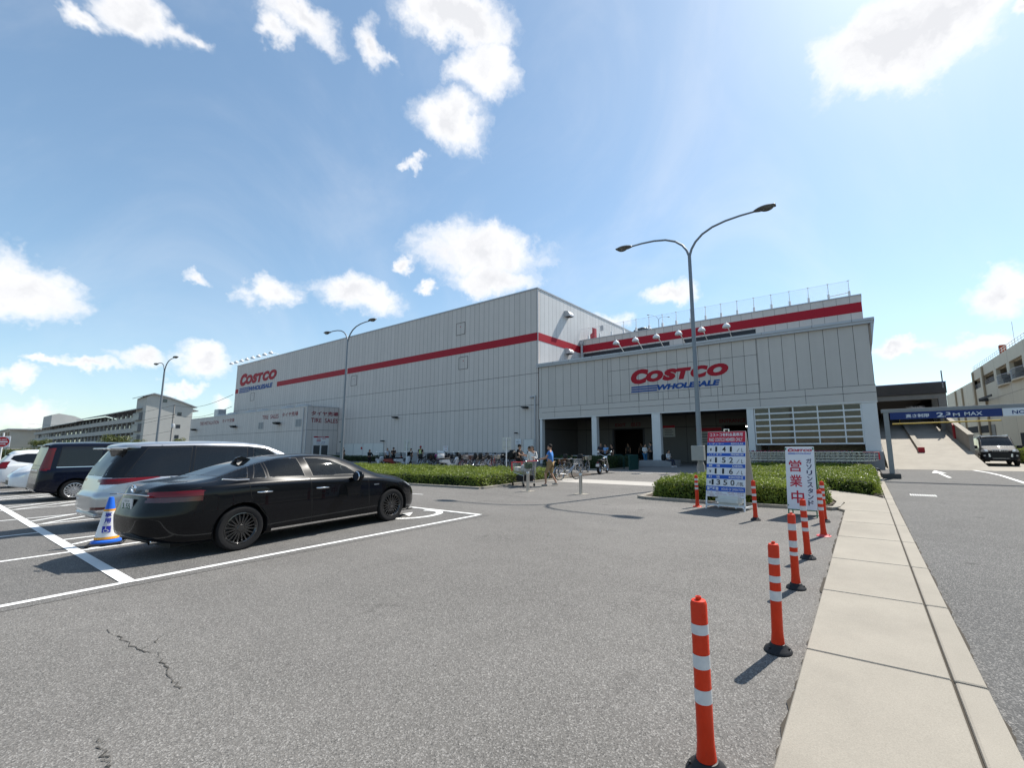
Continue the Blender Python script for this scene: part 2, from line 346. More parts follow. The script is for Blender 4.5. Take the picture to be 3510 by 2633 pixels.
# painted lines (the bays are 2.95 m wide with 1.45 m hatched strips between them)
pm = MB(); Z = .009
def line(a, b, w, z=Z):
    a, b = Vector((a[0], a[1])), Vector((b[0], b[1])); t = (b-a).normalized(); n = Vector((-t.y, t.x))*w/2
    pm.add([(*(a+n), z), (*(a-n), z), (*(b-n), z), (*(b+n), z)], [(0, 1, 2, 3)])
line((-7.36, -6), (-7.35, 7.52), .11)
line((-60, 1.66), (-7.3, 1.645), .13, Z+.003)
line((-60, 7.47), (-7.3, 7.47), .11, Z+.006)
for x in (-10.28, -11.76, -14.66, -16.2, -18.9, -20.33, -23.2, -24.6, -27.5, -30.4):
    line((x, 1.71), (x-.03, 7.4), .1)
for x in (-10.28, -13.23, -16.2, -18.9, -21.8, -24.7, -27.6): line((x+.03, -3.2), (x, 1.59), .1)
for x0, x1 in ((-11.71, -10.33), (-16.15, -14.71), (-20.28, -18.95), (-24.55, -23.25)):
    y = 1.0
    while y < 7.6:
        a = Vector((x1, y)); b = Vector((x0, y+1.45)); d = b-a
        t0 = max(0, (1.715-a.y)/d.y); t1 = min(1, (7.38-a.y)/d.y)
        if t1 > t0+.05: line(a+d*t0, a+d*t1, .1, Z+.003)
        y += .82
# wheelchair symbol in the bay of the black sedan (ring and tip)
arc = [(-8.75+.62*math.cos(a)*.9, 6.75+.62*math.sin(a)) for a in [R(-80+i*10) for i in range(21)]]
for a, b in zip(arc, arc[1:]): line(a, b, .16, Z+.003)
pm.prism([(-9.0, 6.62), (-8.55, 6.5), (-8.98, 6.92)], Z+.0065, Z+.0075)
# right hand road: lane line, arrow, stop mark
wl_ = [(2.95, 35.6), (3.7, 33.6), (4.45, 31.6), (4.75, 29), (4.80, 26.9), (4.6, 22.4), (4.2, 16), (3.9, 8), (3.8, 4)]
for a, b in zip(wl_, wl_[1:]): line(a, b, .15, .012)
pm.prism([(2.55, 27.9), (3.1, 27.9), (2.88, 30.2)], .012, .013); line((2.82, 24.6), (2.83, 27.9), .13, .011)
for i in range(11): line((.98+i*.055, 16.25), (.98+i*.055, 16.75), .028, .012)
line((1.42, 5.75), (1.52, 5.75), .5, .012)
line((-10.2, 21.6), (-9.3, 22.2), .12, .011); line((-12.5, 9.6), (-12.0, 9.62), .06)
pm.build('road_markings', M_paint, kind='structure')

# sidewalk with kerb
mb = MB()
js = [-8, -5.6, -4.0, -2.4, -.8, .8, 2.3, 3.9, 5.49, 7.01, 8.63, 10.23, 11.88, 13.4, 14.7]
for y0, y1 in zip(js, js[1:]):
    mb.bbox(-.485, y0+.007, -.05, .325, y1-.007, .052, .007); mb.bbox(.34, y0+.007, -.05, .50, y1-.007, .05, .016, seg=2)
# widening by the flower bed and the strip that follows the far bed
mb.prism([(-.485, 11.9), (-.62, 12.15), (-.52, 13.3), (-.75, 14.4), (-1.5, 15.6), (-1.0, 16.5), (-.2, 15.7), (.15, 15.2), (.325, 14.7), (.325, 11.9)], -.05, .0505)
mb.prism([(.34, 14.71), (.5, 14.71), (.5, 29.5), (.34, 29.5)], -.05, .049)
mb.build('sidewalk', M_walk, kind='structure')
mb = MB(); mb.box(-.49, -8, -.05, .495, 15, .028); y = -8.
for sx, x0 in ((-1, -.484), (1, .499)):
    y = -8.; a = .03
    while y < 11.8 + (18 if sx > 0 else 0):
        b = min(.042 if sx < 0 else .028, max(.008, a+random.uniform(-.025, .025))); dy = random.uniform(.03, .11); mb.add([(x0, y, .0095), (x0+sx*a, y, .0095), (x0+sx*b, y+dy, .0095), (x0, y+dy, .0095)], [(0, 1, 2, 3)]); y += dy; a = b
mb.build('sidewalk_joint', M_dirt, kind='structure')

# planting bed kerbs
mb = MB()
def kerb(pts, w=.15, h=.07):
    for a, b in zip(pts, pts[1:]):
        a, b = Vector(a), Vector(b); t = (b-a).normalized(); n = Vector((-t.y, t.x))*w/2
        mb.prism([a+n, a-n, b-n+t*.0, b+n], -.02, h+random.uniform(0, .003))
kerb([(-60, 11.65), (-30, 11.68), (-15.3, 11.72), (-11.63, 11.86)]); kerb([(-11.6, 11.95), (-11.6, 13.3), (-11.6, 17.6)])
kerb([(-5.55, 12.2), (-5.25, 12.02), (-3.5, 11.9), (-2.0, 11.95), (-.85, 12.02)]); kerb([(-5.5, 12.3), (-5.65, 15.6)])
kerb([(-.8, 12.1), (-.66, 12.3), (-.62, 13.3), (-.85, 14.4)])
kerb([(-12.9, 24.1), (-12.75, 27.8)]); kerb([(-17, 23.9), (-12.95, 24.0)])
mb.build('bed_kerb', M_kerb, kind='structure')
mb = MB()
mb.prism([(-60, 11.75), (-11.7, 11.95), (-11.7, 20.5), (-60, 20.5)], -.02, .04)
mb.prism([(-5.55, 12.2), (-3.5, 12.0), (-.9, 12.1), (-.72, 13.3), (-.95, 14.5), (-2, 15.7), (-5.6, 15.7)], -.02, .04)
mb.prism([(-5.6, 16.6), (-.9, 16.75), (-.1, 15.85), (.3, 15.3), (.3, 26.5), (-5.6, 26.5)], -.02, .04)
mb.build('planting_soil', mat('bark_soil', (.075, .06, .048), .95, var=.45, vscale=25, bump=.8, bscale=60), kind='structure')

# cracks in the asphalt of the lot
cb = MB()
def crack(pts, w):
    pts = [Vector(p) for p in pts]; fine = []
    for a, b in zip(pts, pts[1:]):
        for k in range(6):
            t = k/6; p = a.lerp(b, t); fine.append(p+Vector((random.uniform(-.018, .018), random.uniform(-.018, .018))))
    for a, b in zip(fine, fine[1:]):
        t = (b-a).normalized(); n = Vector((-t.y, t.x))*w*random.uniform(.1, .8)
        cb.add([(*(a+n), .0042), (*(a-n), .0042), (*(b-n*.7), .0042), (*(b+n*.7), .0042)], [(0, 1, 2, 3)])
crack([(-5.63, 1.14), (-5.23, 1.18), (-4.82, 1.19), (-4.65, 1.26), (-4.34, 1.22), (-4.03, 1.19), (-3.8, 1.17)], .008)
crack([(-3.59, .76), (-3.39, .74), (-3.24, .73), (-3.1, .70)], .007); crack([(-4.82, 1.19), (-4.9, 1.3), (-5.1, 1.42)], .006)
crack([(-11, 10.6), (-10.0, 10.9), (-9, 10.75), (-8.2, 10.4)], .012)
cb.build('asphalt_cracks', mat('crack_grey', (.062, .058, .052), .95), kind='structure')

# ramp up to the roof deck
RS, RY0 = .17, 31.0
def rz(y): return (y-RY0)*RS
mb = MB(); yT = 56
mb.prism([(RY0, -.1), (yT, rz(yT)-.1), (yT, rz(yT)+.008), (RY0, .008)], 1.0, 5.25, 'x')
mb.build('ramp', M_ramp, kind='structure')
mb = MB()
t = thing('ramp_kerb', 'concrete median kerb with red end running up the ramp', 'kerb')
mb.prism([(36.3, rz(36.3)), (56, rz(56)), (56, rz(56)+.22), (36.3, rz(36.3)+.22)], 2.78, 3.06, 'x'); mb.build('kerb_body', M_kerb, t)
MB().bbox(2.76, 35.75, rz(35.75)-.02, 3.08, 36.3, rz(36.3)+.24, .02).build('red_end', M_redpaint, t)
M_grey = mat('grey_concrete', (.26, .25, .235), .85, var=.25, vscale=1.2, bump=.3, bscale=60)
M_darkconc = mat('stained_concrete', (.085, .08, .078), .85, var=.35, vscale=.8, bump=.3, bscale=40)
t = thing('ramp_wall', 'low grey concrete parapet on the right of the ramp', 'wall')
MB().prism([(36.2, rz(36.2)-.3), (50, rz(50)-.5), (50, rz(50)+1.0), (36.2, rz(36.2)+.95)], 5.25, 5.45, 'x').build('parapet', M_grey, t)
MB().prism([(36.1, rz(36.1)+.94), (50, rz(50)+.99), (50, rz(50)+1.07), (36.1, rz(36.1)+1.03)], 5.2, 5.5, 'x').build('coping', M_kerb, t)
MB().prism([(40.6, rz(40.6)+.02), (41.1, rz(41.1)+.02), (41.1, rz(41.1)+1.02), (40.6, rz(40.6)+.97)], 5.16, 5.247, 'x').build('red_marker', M_redpaint, t)
t = thing('ramp_portal', 'dark stained concrete portal roofing the top of the ramp', 'portal')
mb = MB(); mb.bbox(.72, 44.3, 5.15, 5.55, 45.0, 6.0, .03); mb.box(.75, 45.0, 5.6, 5.5, 75, 5.9); mb.build('roof_beam', M_darkconc, t)
mb = MB(); mb.bbox(.74, 44.42, 4.75, 5.5, 44.95, 5.15, .02); mb.build('lower_beam', M_grey, t)
MB().box(5.3, 50, 2.5, 5.5, 75, 5.6).build('added_shade_wall', M_darkconc, t); MB().box(.98, 74.7, 3, 5.3, 75, 5.6).build('end_wall', M_darkconc, t)  # right side wall added to keep sun out, so the covered ramp stays dark
for y in (44.45, 48.5): MB().bbox(5.0, y, rz(y)-.2, 5.5, y+.5, 5.15, .02).build('column', M_grey, t)
MB().box(.72, 45, 1, .98, 75, 5.6).build('side_wall', M_darkconc, t)
MB().box(5.32, 44.28, 5.55, 5.40, 44.36, 6.9).build('conduit', mat('pipe_grey', (.3, .3, .31), .5), t)
MB().box(.72, 44.25, 5.99, 5.56, 44.31, 6.05).build('edge_flashing', mat('blue_flashing', (.06, .12, .35), .5), t)

# ------------------------------------------------------------------ the warehouse store
COL_W = (.61, .56, .525)
M_clad = panel_mat('cladding_long', COL_W, .635, 'X', .027, (7.73, 4.98), z_from=.93)
M_clady = panel_mat('cladding_side', (.62, .62, .62), .62, 'Y', .02)
M_front = panel_mat('cladding_front', (.55, .51, .475), .745, 'X', .026, z_from=4.70, z_to=8.2)
M_fascia = mat('fascia_panel', (.55, .51, .475), .6, var=.07, vscale=1.5, bump=.15, bscale=120)
M_upper = panel_mat('cladding_upper', COL_W, .82, 'X', .02)
M_trim = mat('zinc_trim', (.42, .43, .45), .4, .2, var=.1, vscale=4)
M_col = mat('column_white', (.66, .66, .655), .55, var=.08, vscale=2)
M_red = mat('store_red', (.36, .010, .024), .6, var=.1, vscale=1.2)
M_blue = mat('store_blue', (.015, .065, .25), .5, var=.08, vscale=1.2)
M_jointd = mat('panel_joint', (.07, .07, .075), .8)
M_plinth = mat('base_concrete', (.27, .27, .275), .85, var=.2, vscale=1.5)
M_dark = mat('dark_interior', (.055, .055, .058), .8, var=.3, vscale=1.0)
M_dim = mat('dim_interior_wall', (.24, .225, .20), .8, var=.15, vscale=1.0)
st = thing('warehouse_store', 'long grey panel clad warehouse store with red stripe and deep entrance porch', 'store building')
XT, XL, YF, YU = -22.72, -86.35, 30.0, 37.0
mb = MB(); mb.box(XL, YF, .0, XT, YF+.3, 15.3); mb.build('long_wall', M_clad, st)
mb = MB(); mb.box(XL, YF-.03, 0, XT+.05, YF-.002, .93); mb.build('wall_base', M_plinth, st)
mb = MB(); mb.box(XT-.3, YF+.3, 0, XT, 95, 15.3); mb.build('end_wall', M_clady, st)
MB().box(XL, YF+.3, 0, XL+.3, 95, 15.3).build('far_wall', M_clady, st)
MB().box(XL+.3, YF+.3, 15.0, XT-.3, 95, 15.2).build('roof', M_plinth, st)
mb = MB(); mb.box(XL-.05, YF-.05, 15.3, XT+.05, YF+.35, 15.42); mb.box(XT-.35, YF+.35, 15.3, XT+.05, 95, 15.42); mb.box(XT-.02, YF-.02, 8.47, XT+.03, YF+.03, 15.3)
mb.build('roof_trim', M_trim, st)
mb = MB()
mb.box(-71.4, YF-.015, 10.62, XT+.015, YF-.003, 11.33); mb.box(XL, YF-.015, 10.62, -85.2, YF-.003, 11.33)
mb.box(XT+.003, YF-.003, 10.62, XT+.015, YU, 11.33); mb.box(XT+.015, YU-.015, 10.64, .70, YU-.003, 11.35)
mb.build('red_stripe', M_red, st)
mb = MB()  # front block: wall above the openings
mb.box(-22.6, YF-.02, 4.70, .77, YF+.35, 8.25); mb.build('front_wall', M_front, st)
mb = MB(); mb.box(-22.6, YF-.04, 3.78, .80, YF+.37, 4.70); mb.build('fascia', M_fascia, st)
mb = MB(); mb.box(.42, YF+.37, 3.78, .775, 60, 8.25); mb.build('side_wall', panel_mat('cladding_frontside', (.50, .49, .485), .745, 'Y', .02), st)
mb = MB(); mb.box(-22.72, YF-.2, 8.17, 1.0, YF+.5, 8.32); mb.box(-22.72, YF-.26, 8.32, 1.06, YF+.5, 8.47); mb.box(.4, YF+.5, 8.17, 1.0, 44, 8.32); mb.box(.4, YF+.5, 8.32, 1.06, 44, 8.47)
mb.prism([(.86, 7.0), (1.03, 8.17), (.86, 8.17)], YF-.16, YF+.3, 'y')
mb.build('coping', M_trim, st)
for x in (-21.0, -19.4, -17.2, -14.8, -12.3, -9.8, -7.3, -4.8, -2.0, .0): MB().box(x, YF-.268, 8.33, x+.02, YF-.255, 8.46).build('coping_joint', M_jointd, st)
mb = MB()
def hj(x0, x1, z, y=YF-.045): mb.box(x0, y-.002, z-.012, x1, y+.004, z+.012)
def vj(x, z0, z1, y=YF-.045): mb.box(x-.01, y-.002, z0, x+.01, y+.004, z1)
hj(-22.6, .79, 4.68); hj(-22.3, .79, 4.26)
for x in (-20.97, -18.44, -15.93, -13.42, -11.54, -9.65, -7.75, -5.19, -2.66, -.76): vj(x, 3.8, 4.68)
hj(-15.95, -5.15, 7.13, YF-.025); hj(-15.95, -5.15, 5.24, YF-.025)
for x in (-15.95, -5.15): vj(x, 4.7, 8.1, YF-.025)
for x in (-13.42, -11.54, -9.65, -7.75): vj(x, 4.7, 5.24, YF-.025)
mb.build('fascia_joints', M_jointd, st)
mb = MB(); mb.box(-22.62, YF-.03, 3.70, .80, YF+.4, 3.78); mb.build('soffit_trim', M_col, st)
cols = [(-22.55, -22.32, .0), (-17.5, -17.05, 0), (-12.5, -11.86, .36), (-6.05, -5.64, 0), (.04, .76, 1.0)]
for x0, x1, z0 in cols:
    mb = MB(); mb.bbox(x0, YF+.0, z0, x1, YF+.42, 3.70, .015)
    if x1-x0 > .6: mb.box(x0+.1, YF-.004, z0, x0+.112, YF+.002, 3.7); mb.box(x1-.112, YF-.004, z0, x1-.1, YF+.002, 3.7)
    mb.build('column', M_col, st)
MB().bbox(-13.1, 28.9, 0, -10.75, YF+.7, .40, .015).build('plinth', M_plinth, st)
MB().bbox(-.15, YF-.35, 0, .82, YF+.8, 1.0, .02).build('plinth', M_plinth, st)
# porch
PB = 36.0
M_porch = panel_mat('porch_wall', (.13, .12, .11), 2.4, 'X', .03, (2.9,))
mb = MB()
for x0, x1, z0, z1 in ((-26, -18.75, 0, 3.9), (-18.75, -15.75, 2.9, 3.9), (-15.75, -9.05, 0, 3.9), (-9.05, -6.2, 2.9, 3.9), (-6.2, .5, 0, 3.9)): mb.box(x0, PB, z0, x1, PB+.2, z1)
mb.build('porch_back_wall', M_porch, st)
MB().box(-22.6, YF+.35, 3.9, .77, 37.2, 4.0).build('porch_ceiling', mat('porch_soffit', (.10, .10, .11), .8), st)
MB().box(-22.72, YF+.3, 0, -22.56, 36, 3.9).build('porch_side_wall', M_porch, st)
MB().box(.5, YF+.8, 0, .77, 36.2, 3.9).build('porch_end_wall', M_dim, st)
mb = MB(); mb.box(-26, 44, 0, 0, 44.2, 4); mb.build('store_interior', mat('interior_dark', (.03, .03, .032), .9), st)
mb = MB(); mb.box(-24, 36.2, 3.4, 0, 44, 3.5); mb.build('interior_ceiling', mat('interior_dark'.replace('dark', 'grey'), (.06, .06, .06), .9), st)
for i, x in enumerate((-17.35, -17.05, -8.2)): MB().bbox(x, 40, 2.9, x+.14, 40.5, 2.96, .01).build('ceiling_lamp', mat('lamp_glow', (.8, .8, .8), .5, emis=(1, .95, .85, 9)), st)
mb = MB(); mb.box(-18.8, PB-.04, 0, -18.65, PB+.24, 2.95); mb.box(-15.85, PB-.04, 0, -15.7, PB+.24, 2.95); mb.box(-18.65, PB-.04, 2.85, -15.85, PB+.24, 2.95)
mb.build('door_frame', M_dark, st); mb = MB(); mb.box(-9.15, PB-.04, 0, -9.0, PB+.24, 2.95); mb.build('door_frame', M_dark, st); MB().box(-6.3, PB-.04, 0, -6.15, PB+.24, 2.95).build('door_frame', M_dark, st)
mb = MB(); write(mb, 'EXIT', (-18.5, PB-.02, 3.12), 1.05, .26, bold=.02); mb.build('exit_lettering', mat('dull_red_lettering', (.16, .01, .02), .6), st); mb = MB(); write(mb, '出口', (-16.95, PB-.02, 3.1), .9, .34, bold=.02)
mb.build('exit_lettering', mat('dull_red_lettering', (.16, .01, .02), .6), st); mb = MB(); write(mb, 'ENTRANCE', (-9.3, PB-.02, 3.12), 1.95, .28, bold=.02)
mb.build('entrance_lettering', mat('dull_red_lettering', (.16, .01, .02), .6), st)
# upper storey, set back
mb = MB(); mb.box(-22.72, YU, 8.3, .70, YU+.3, 11.85); mb.build('upper_wall', M_upper, st)
mb = MB(); mb.box(-22.72, YF+.35, 8.0, .6, YU, 8.12); mb.build('front_roof', M_plinth, st)
MB().box(.40, YU+.3, 8.3, .69, 95, 11.85).build('upper_side_wall', panel_mat('cladding_upperside', COL_W, .82, 'Y', .02), st)
mb = MB(); mb.box(-22.72, YU-.05, 11.85, .74, YU+.35, 11.93); mb.box(.36, YU+.35, 11.85, .74, 95, 11.93); mb.build('upper_trim', M_trim, st)
MB().box(-22.7, YU+.3, 11.4, .4, 95, 11.5).build('roof_deck', M_plinth, st)
mb = MB()
for a, b in ((-22.3, -13.45), (-12.15, -6.35)): mb.box(a, YU-.02, 10.1, b, YU-.004, 10.5)
mb.build('louvre', mat('louvre_dark', (.03, .032, .038), .5), st)
mb = MB(); mb.tube([(-22.45, YU-.12, 8.3), (-22.45, YU-.12, 11.6)], .12, 10); mb.bbox(-22.6, YU-.26, 11.4, -22.28, YU-.01, 11.75, .02); mb.build('downpipe', M_trim, st, smooth=40)
# logo on the front and on the far end of the long wall
LB1, LB2 = .082, .06
def logo(parent, x0, zb, w, y, name, k=None):
    """COSTCO over WHOLESALE; x0 left edge, zb bottom of the bars, w full width"""
    k = w/6.87
    mr_ = MB(); yy = y
    write(mr_, 'C', (x0+.02*k, yy, zb+.60*k), 1.42*k, 1.10*k, shear=.22, bold=LB1)
    xs = x0+1.22*k
    for ch, ww in (('O', 1.33), ('S', 1.12), ('T', 1.10), ('C', 1.22), ('O', 1.40)):
        write(mr_, ch, (xs, yy-.0015*len(mr_.v)/400, zb+.67*k), ww*k, (.83 if ch != 'T' else .80)*k, shear=.22, bold=LB1); xs += (ww-.085)*k
    mr_.build(name, M_red, parent)
    mw = MB(); write(mw, 'WHOLESALE', (x0+2.05*k, yy, zb+.03*k), 4.42*k, .40*k, shear=.22, bold=LB2)
    for i in range(3):
        z0 = zb+i*.165*k; mw.add([(x0+i*.015*k, yy, z0), (x0+(2.10-.035*(2-i))*k, yy, z0), (x0+(2.13-.035*(2-i))*k, yy, z0+.105*k), (x0+(i*.015+.02)*k, yy, z0+.105*k)], [(0, 1, 2, 3)])
    mw.build('logo_tagline', M_blue, parent)
logo(st, -14.02, 5.33, 6.87, YF-.03, 'logo_lettering')
logo(st, -84.75, 10.6, 12.7, YF-.03, 'logo_lettering')
# hatches and doors in the long wall
def frame(x0, z0, x1, z1, m2, y=YF, name='hatch', w=.035):
    o = MB().box(x0, y-.012, z0, x1, y-.003, z1).build(name, m2, st)
    q = MB(); q.box(x0-w, y-.03, z0-w, x0, y-.002, z1+w); q.box(x1, y-.03, z0-w, x1+w, y-.002, z1+w); q.box(x0, y-.03, z0-w, x1, y-.002, z0); q.box(x0, y-.03, z1, x1, y-.002, z1+w)
    q.build('frame', M_jointd if name == 'hatch' else M_trim, o); return o
for x0, z0 in ((-32.53, 9.07), (-33.0, 12.6), (-51.6, 9.05), (-80.1, 9.07)):
    o = frame(x0, z0, x0+1.2, z0+1.18, M_clad); q = MB(); q.add([(x0+.52, YF-.014, z0+.85), (x0+.6, YF-.014, z0+.7), (x0+.68, YF-.014, z0+.85)], [(0, 1, 2)]); q.build('red_marker', M_red, o)
dm = mat('white_door', (.62, .62, .60), .5, var=.06, vscale=3)
frame(-24.27, .08, -23.19, 2.04, dm, YF-.03, 'door')
for i in range(4): frame(-52.3+i*2.0, .1, -52.3+i*2.0+1.95, 1.96, dm, YF-.03, 'gate_panel', .02)
MB().box(-48.75, YF-.06, 1.3, -48.45, YF-.045, 1.55).build('warning_plate', M_red, st)
# vents on the end wall
for z in (13.75, 10.1):
    mb = MB(); prof = [(0, 0), (.62, 0), (.62, .18), (.45, .45), (.2, .55), (0, .55)]
    mb.prism([(XT+a, z+b) for a, b in prof], 34.2, 34.95, 'y'); mb.build('vent_hood', M_trim, st)
    MB().box(XT+.05, 34.25, z-.01, XT+.6, 34.9, z-.004).build('vent_opening', M_dark, st)
# downpipe at the corner by the porch
mb = MB(); mb.tube([(-23.5, YF-.12, 5.66), (-23.1, YF-.12, 5.66), (-22.98, YF-.12, 5.8), (-22.98, YF-.12, .05)], .065, 8)
mb.build('downpipe', M_trim, st, smooth=40)
# roof railing on the upper storey
rl = thing('roof_railing', 'white wire mesh railing along the rooftop parking edge', 'railing', (0, 0, 0))
M_white = mat('white_metal', (.72, .72, .72), .45, .0)
xs = [-21.77+1.283*i for i in range(18)]
for x in xs:
    mb = MB(); mb.box(x-.018, YU+.15, 12.0, x+.018, YU+.19, 13.12); mb.box(x-.07, YU+.1, 13.09, x+.07, YU+.2, 13.12); mb.box(x-.06, YU+.13, 12.5, x+.06, YU+.18, 12.515); po = mb.build('railing_post', M_white, rl)
    MB().bbox(x-.075, YU+.05, 11.94, x+.075, YU+.28, 12.32, .015).build('post_shoe', M_white, po)
mb = MB()
for i in range(13): mb.tube([(xs[0]-.9, YU+.17, 12.05+i*.085), (xs[-1], YU+.17, 12.05+i*.085)], .0035, 4)
x = xs[0]-.9
while x < xs[-1]: mb.tube([(x, YU+.17, 12.05), (x, YU+.17, 13.09)], .003, 3); x += .13
mb.tube([(xs[0]-.9, YU+.17, 13.1), (xs[-1], YU+.17, 13.1)], .008, 4); mb.build('wire_mesh', mat('steel_wire', (.6, .6, .62), .4, .6), rl)
MB().tube([(xs[-2], YU+.05, 12.1), (xs[-1]-.1, YU+.05, 12.18), (xs[-1], YU+.05, 12.3)], .03, 6).build('brace', M_white, rl)
# flood lights on brackets, over the front and over the far logo
def flood(x, y, z, dx=-.62, dz=.62, yo=-.95, sc=1.):
    t = thing('flood_light', FL_LABEL, 'flood light', (x, y, z), 0, 'flood lights on brackets above the store signs', sc)
    MB().tube([(0, 0, 0), (0, yo*.5, dz*.72), (0, yo, dz)], .035, 6).build('bracket', M_white, t, smooth=60)
    mb = MB(); mb.lathe([(.30, -.16), (.31, -.12), (.27, .02), (.17, .13), (.06, .17), (0, .18)], (0, yo, dz), 14); mb.build('lamp_shade', M_white, t, smooth=60)
    mb = MB(); mb.lathe([(.09, .16), (.05, .24), (.012, .27), (.01, .42), (0, .43)], (0, yo, dz), 10); mb.build('lamp_cap', M_trim, t, smooth=60)
    MB().lathe([(0, -.12), (.2, -.12), (.26, -.155), (0, -.157)], (0, yo, dz), 12).build('lens', mat('lamp_lens', (.5, .5, .5), .2), t)
    return t
FL_LABEL = 'white dome flood light on a bracket over the front store sign'
f0 = flood(-14.44, YF-.2, 8.47, yo=-1.5, sc=.8)
for x in (-12.9, -11.32, -9.73, -8.18, -6.61): dup(f0, (x, YF-.2, 8.47))
FL_LABEL = 'white dome flood light on a long arm over the far store sign'
f1 = flood(-85.4, YF-.06, 15.45, dz=.1, yo=-1.15)
for i in range(1, 8): dup(f1, (-85.6+i*2.05, YF-.06, 15.45))

# ------------------------------------------------------------------ tyre shop wing
YTS, XTS = 26.2, -54.04
ts = thing('tire_shop', 'low grey clad annex with red tire sales lettering against the long wall', 'shop annex')
M_tclad = panel_mat('cladding_tire', COL_W, .64, 'X', .02, (3.58,)); M_tclady = panel_mat('cladding_tire_side', COL_W, .64, 'Y', .02, (3.64,))
MB().box(-92.5, YTS, 0, XTS-.3, YTS+.25, 6.42).build('front_wall', M_tclad, ts)
MB().box(XTS-.3, YTS, 0, XTS, YF-.04, 6.42).build('end_wall', M_tclady, ts)
MB().box(-92.5, YTS+.25, 6.0, XTS-.3, YF-.04, 6.2).build('roof', M_plinth, ts)
mb = MB(); mb.box(-92.55, YTS-.04, 6.42, XTS+.04, YTS+.3, 6.5); mb.box(XTS-.34, YTS+.3, 6.42, XTS+.04, YF-.04, 6.5); mb.box(XTS-.05, YTS-.02, 0, XTS+.02, YTS+.05, 6.42); mb.build('roof_trim', M_trim, ts)
mb = MB(); write(mb, 'タイヤ売場', (XTS+.012, 26.66, 5.36), 3.28, .55, (0, 1, 0), bold=.02); write(mb, 'TIRE  SALES', (XTS+.012, 26.68, 4.53), 3.26, .54, (0, 1, 0), bold=.012)
write(mb, 'TIRE  SALES', (-65.8, YTS-.012, 5.32), 4.6, .54, bold=.01); write(mb, 'タイヤ売場', (-60.3, YTS-.012, 5.4), 4.1, .56, bold=.015)
write(mb, 'TIRE INSTALLATION', (-88.2, YTS-.012, 5.3), 7.7, .52, bold=.01); write(mb, 'タイヤ交換', (-79.2, YTS-.012, 5.38), 4.4, .54, bold=.015)
mb.build('wall_lettering', mat('letter_red', (.22, .012, .03), .5), ts)
M_winglass = mat('window_dark_glass', (.03, .035, .04), .06, spec=.8)
for x in (-66.7, -56.6):
    o = MB().box(x, YTS-.02, 4.1, x+1.3, YTS-.006, 4.95).build('window', mat('grey_vent', (.25, .26, .27), .5), ts); q = MB(); q.box(x-.05, YTS-.04, 4.05, x+1.35, YTS-.01, 4.1); q.box(x-.05, YTS-.04, 4.95, x+1.35, YTS-.01, 5.0); q.box(x-.05, YTS-.04, 4.1, x, YTS-.01, 4.95); q.box(x+1.3, YTS-.04, 4.1, x+1.35, YTS-.01, 4.95); q.box(x+.62, YTS-.04, 4.1, x+.68, YTS-.01, 4.95); q.build('frame', M_trim, o)
mb = MB(); mb.box(XTS+.004, 27.1, .05, XTS+.02, 28.9, 1.8); dd = mb.build('glass_door', M_winglass, ts)
mb = MB(); mb.box(XTS+.021, 27.05, 1.8, XTS+.06, 28.95, 1.9); mb.box(XTS+.021, 27.05, .05, XTS+.06, 27.13, 1.8); mb.box(XTS+.021, 28.87, .05, XTS+.06, 28.95, 1.8); mb.box(XTS+.021, 27.9, .05, XTS+.06, 28.06, 1.8); mb.build('door_frame', M_col, dd)
MB().tube([(-54.7, YTS-.1, 6.3), (-54.7, YTS-.1, .05)], .06, 8).build('downpipe', M_trim, ts, smooth=40)
mb = MB()
for x in (-63.4, -59.4, -74.4, -70.5, -81.4, -85.5): mb.ball((x, YTS+2.2, 6.55), (1.5, 1.1, .62), 3)
mb.build('roof_dome', mat('roof_fibreglass', (.45, .44, .42), .5), ts, smooth=60)
MB().bbox(-87.5, YTS+1.5, 6.2, -85.8, YTS+2.6, 7.9, .05).build('roof_unit', M_trim, ts)
# notice over the glass door
sg = thing('notice_board', 'red and white opening hours notice above the annex door', 'notice', (XTS, 27.1, 1.93))
MB().box(.003, 0, 0, .03, 1.86, .98).build('board', mat('sign_white', (.70, .70, .70), .5), sg)
MB().box(.031, .02, .80, .034, 1.84, .96).build('header', M_red, sg)
mb = MB(); write(mb, '営業時間', (.036, .55, .82), .8, .12, (0, 1, 0)); mb.build('header_lettering', mat('sign_white', (.7, .7, .7)), sg)
mb = MB(); write(mb, 'COSTCO', (.033, .40, .62), .45, .11, (0, 1, 0), bold=.03, shear=.2); write(mb, 'COSTCO', (.033, 1.02, .62), .45, .11, (0, 1, 0), bold=.03, shear=.2); mb.box(.031, .38, .40, .034, .88, .53); mb.build('logo', M_red, sg)
mb = MB(); write(mb, '10:00 - 20:00', (.033, .38, .22), 1.05, .12, (0, 1, 0)); write(mb, '9:00 - 20:00', (.033, .38, .06), 1.0, .1, (0, 1, 0)); mb.build('hours_lettering', M_blue, sg)

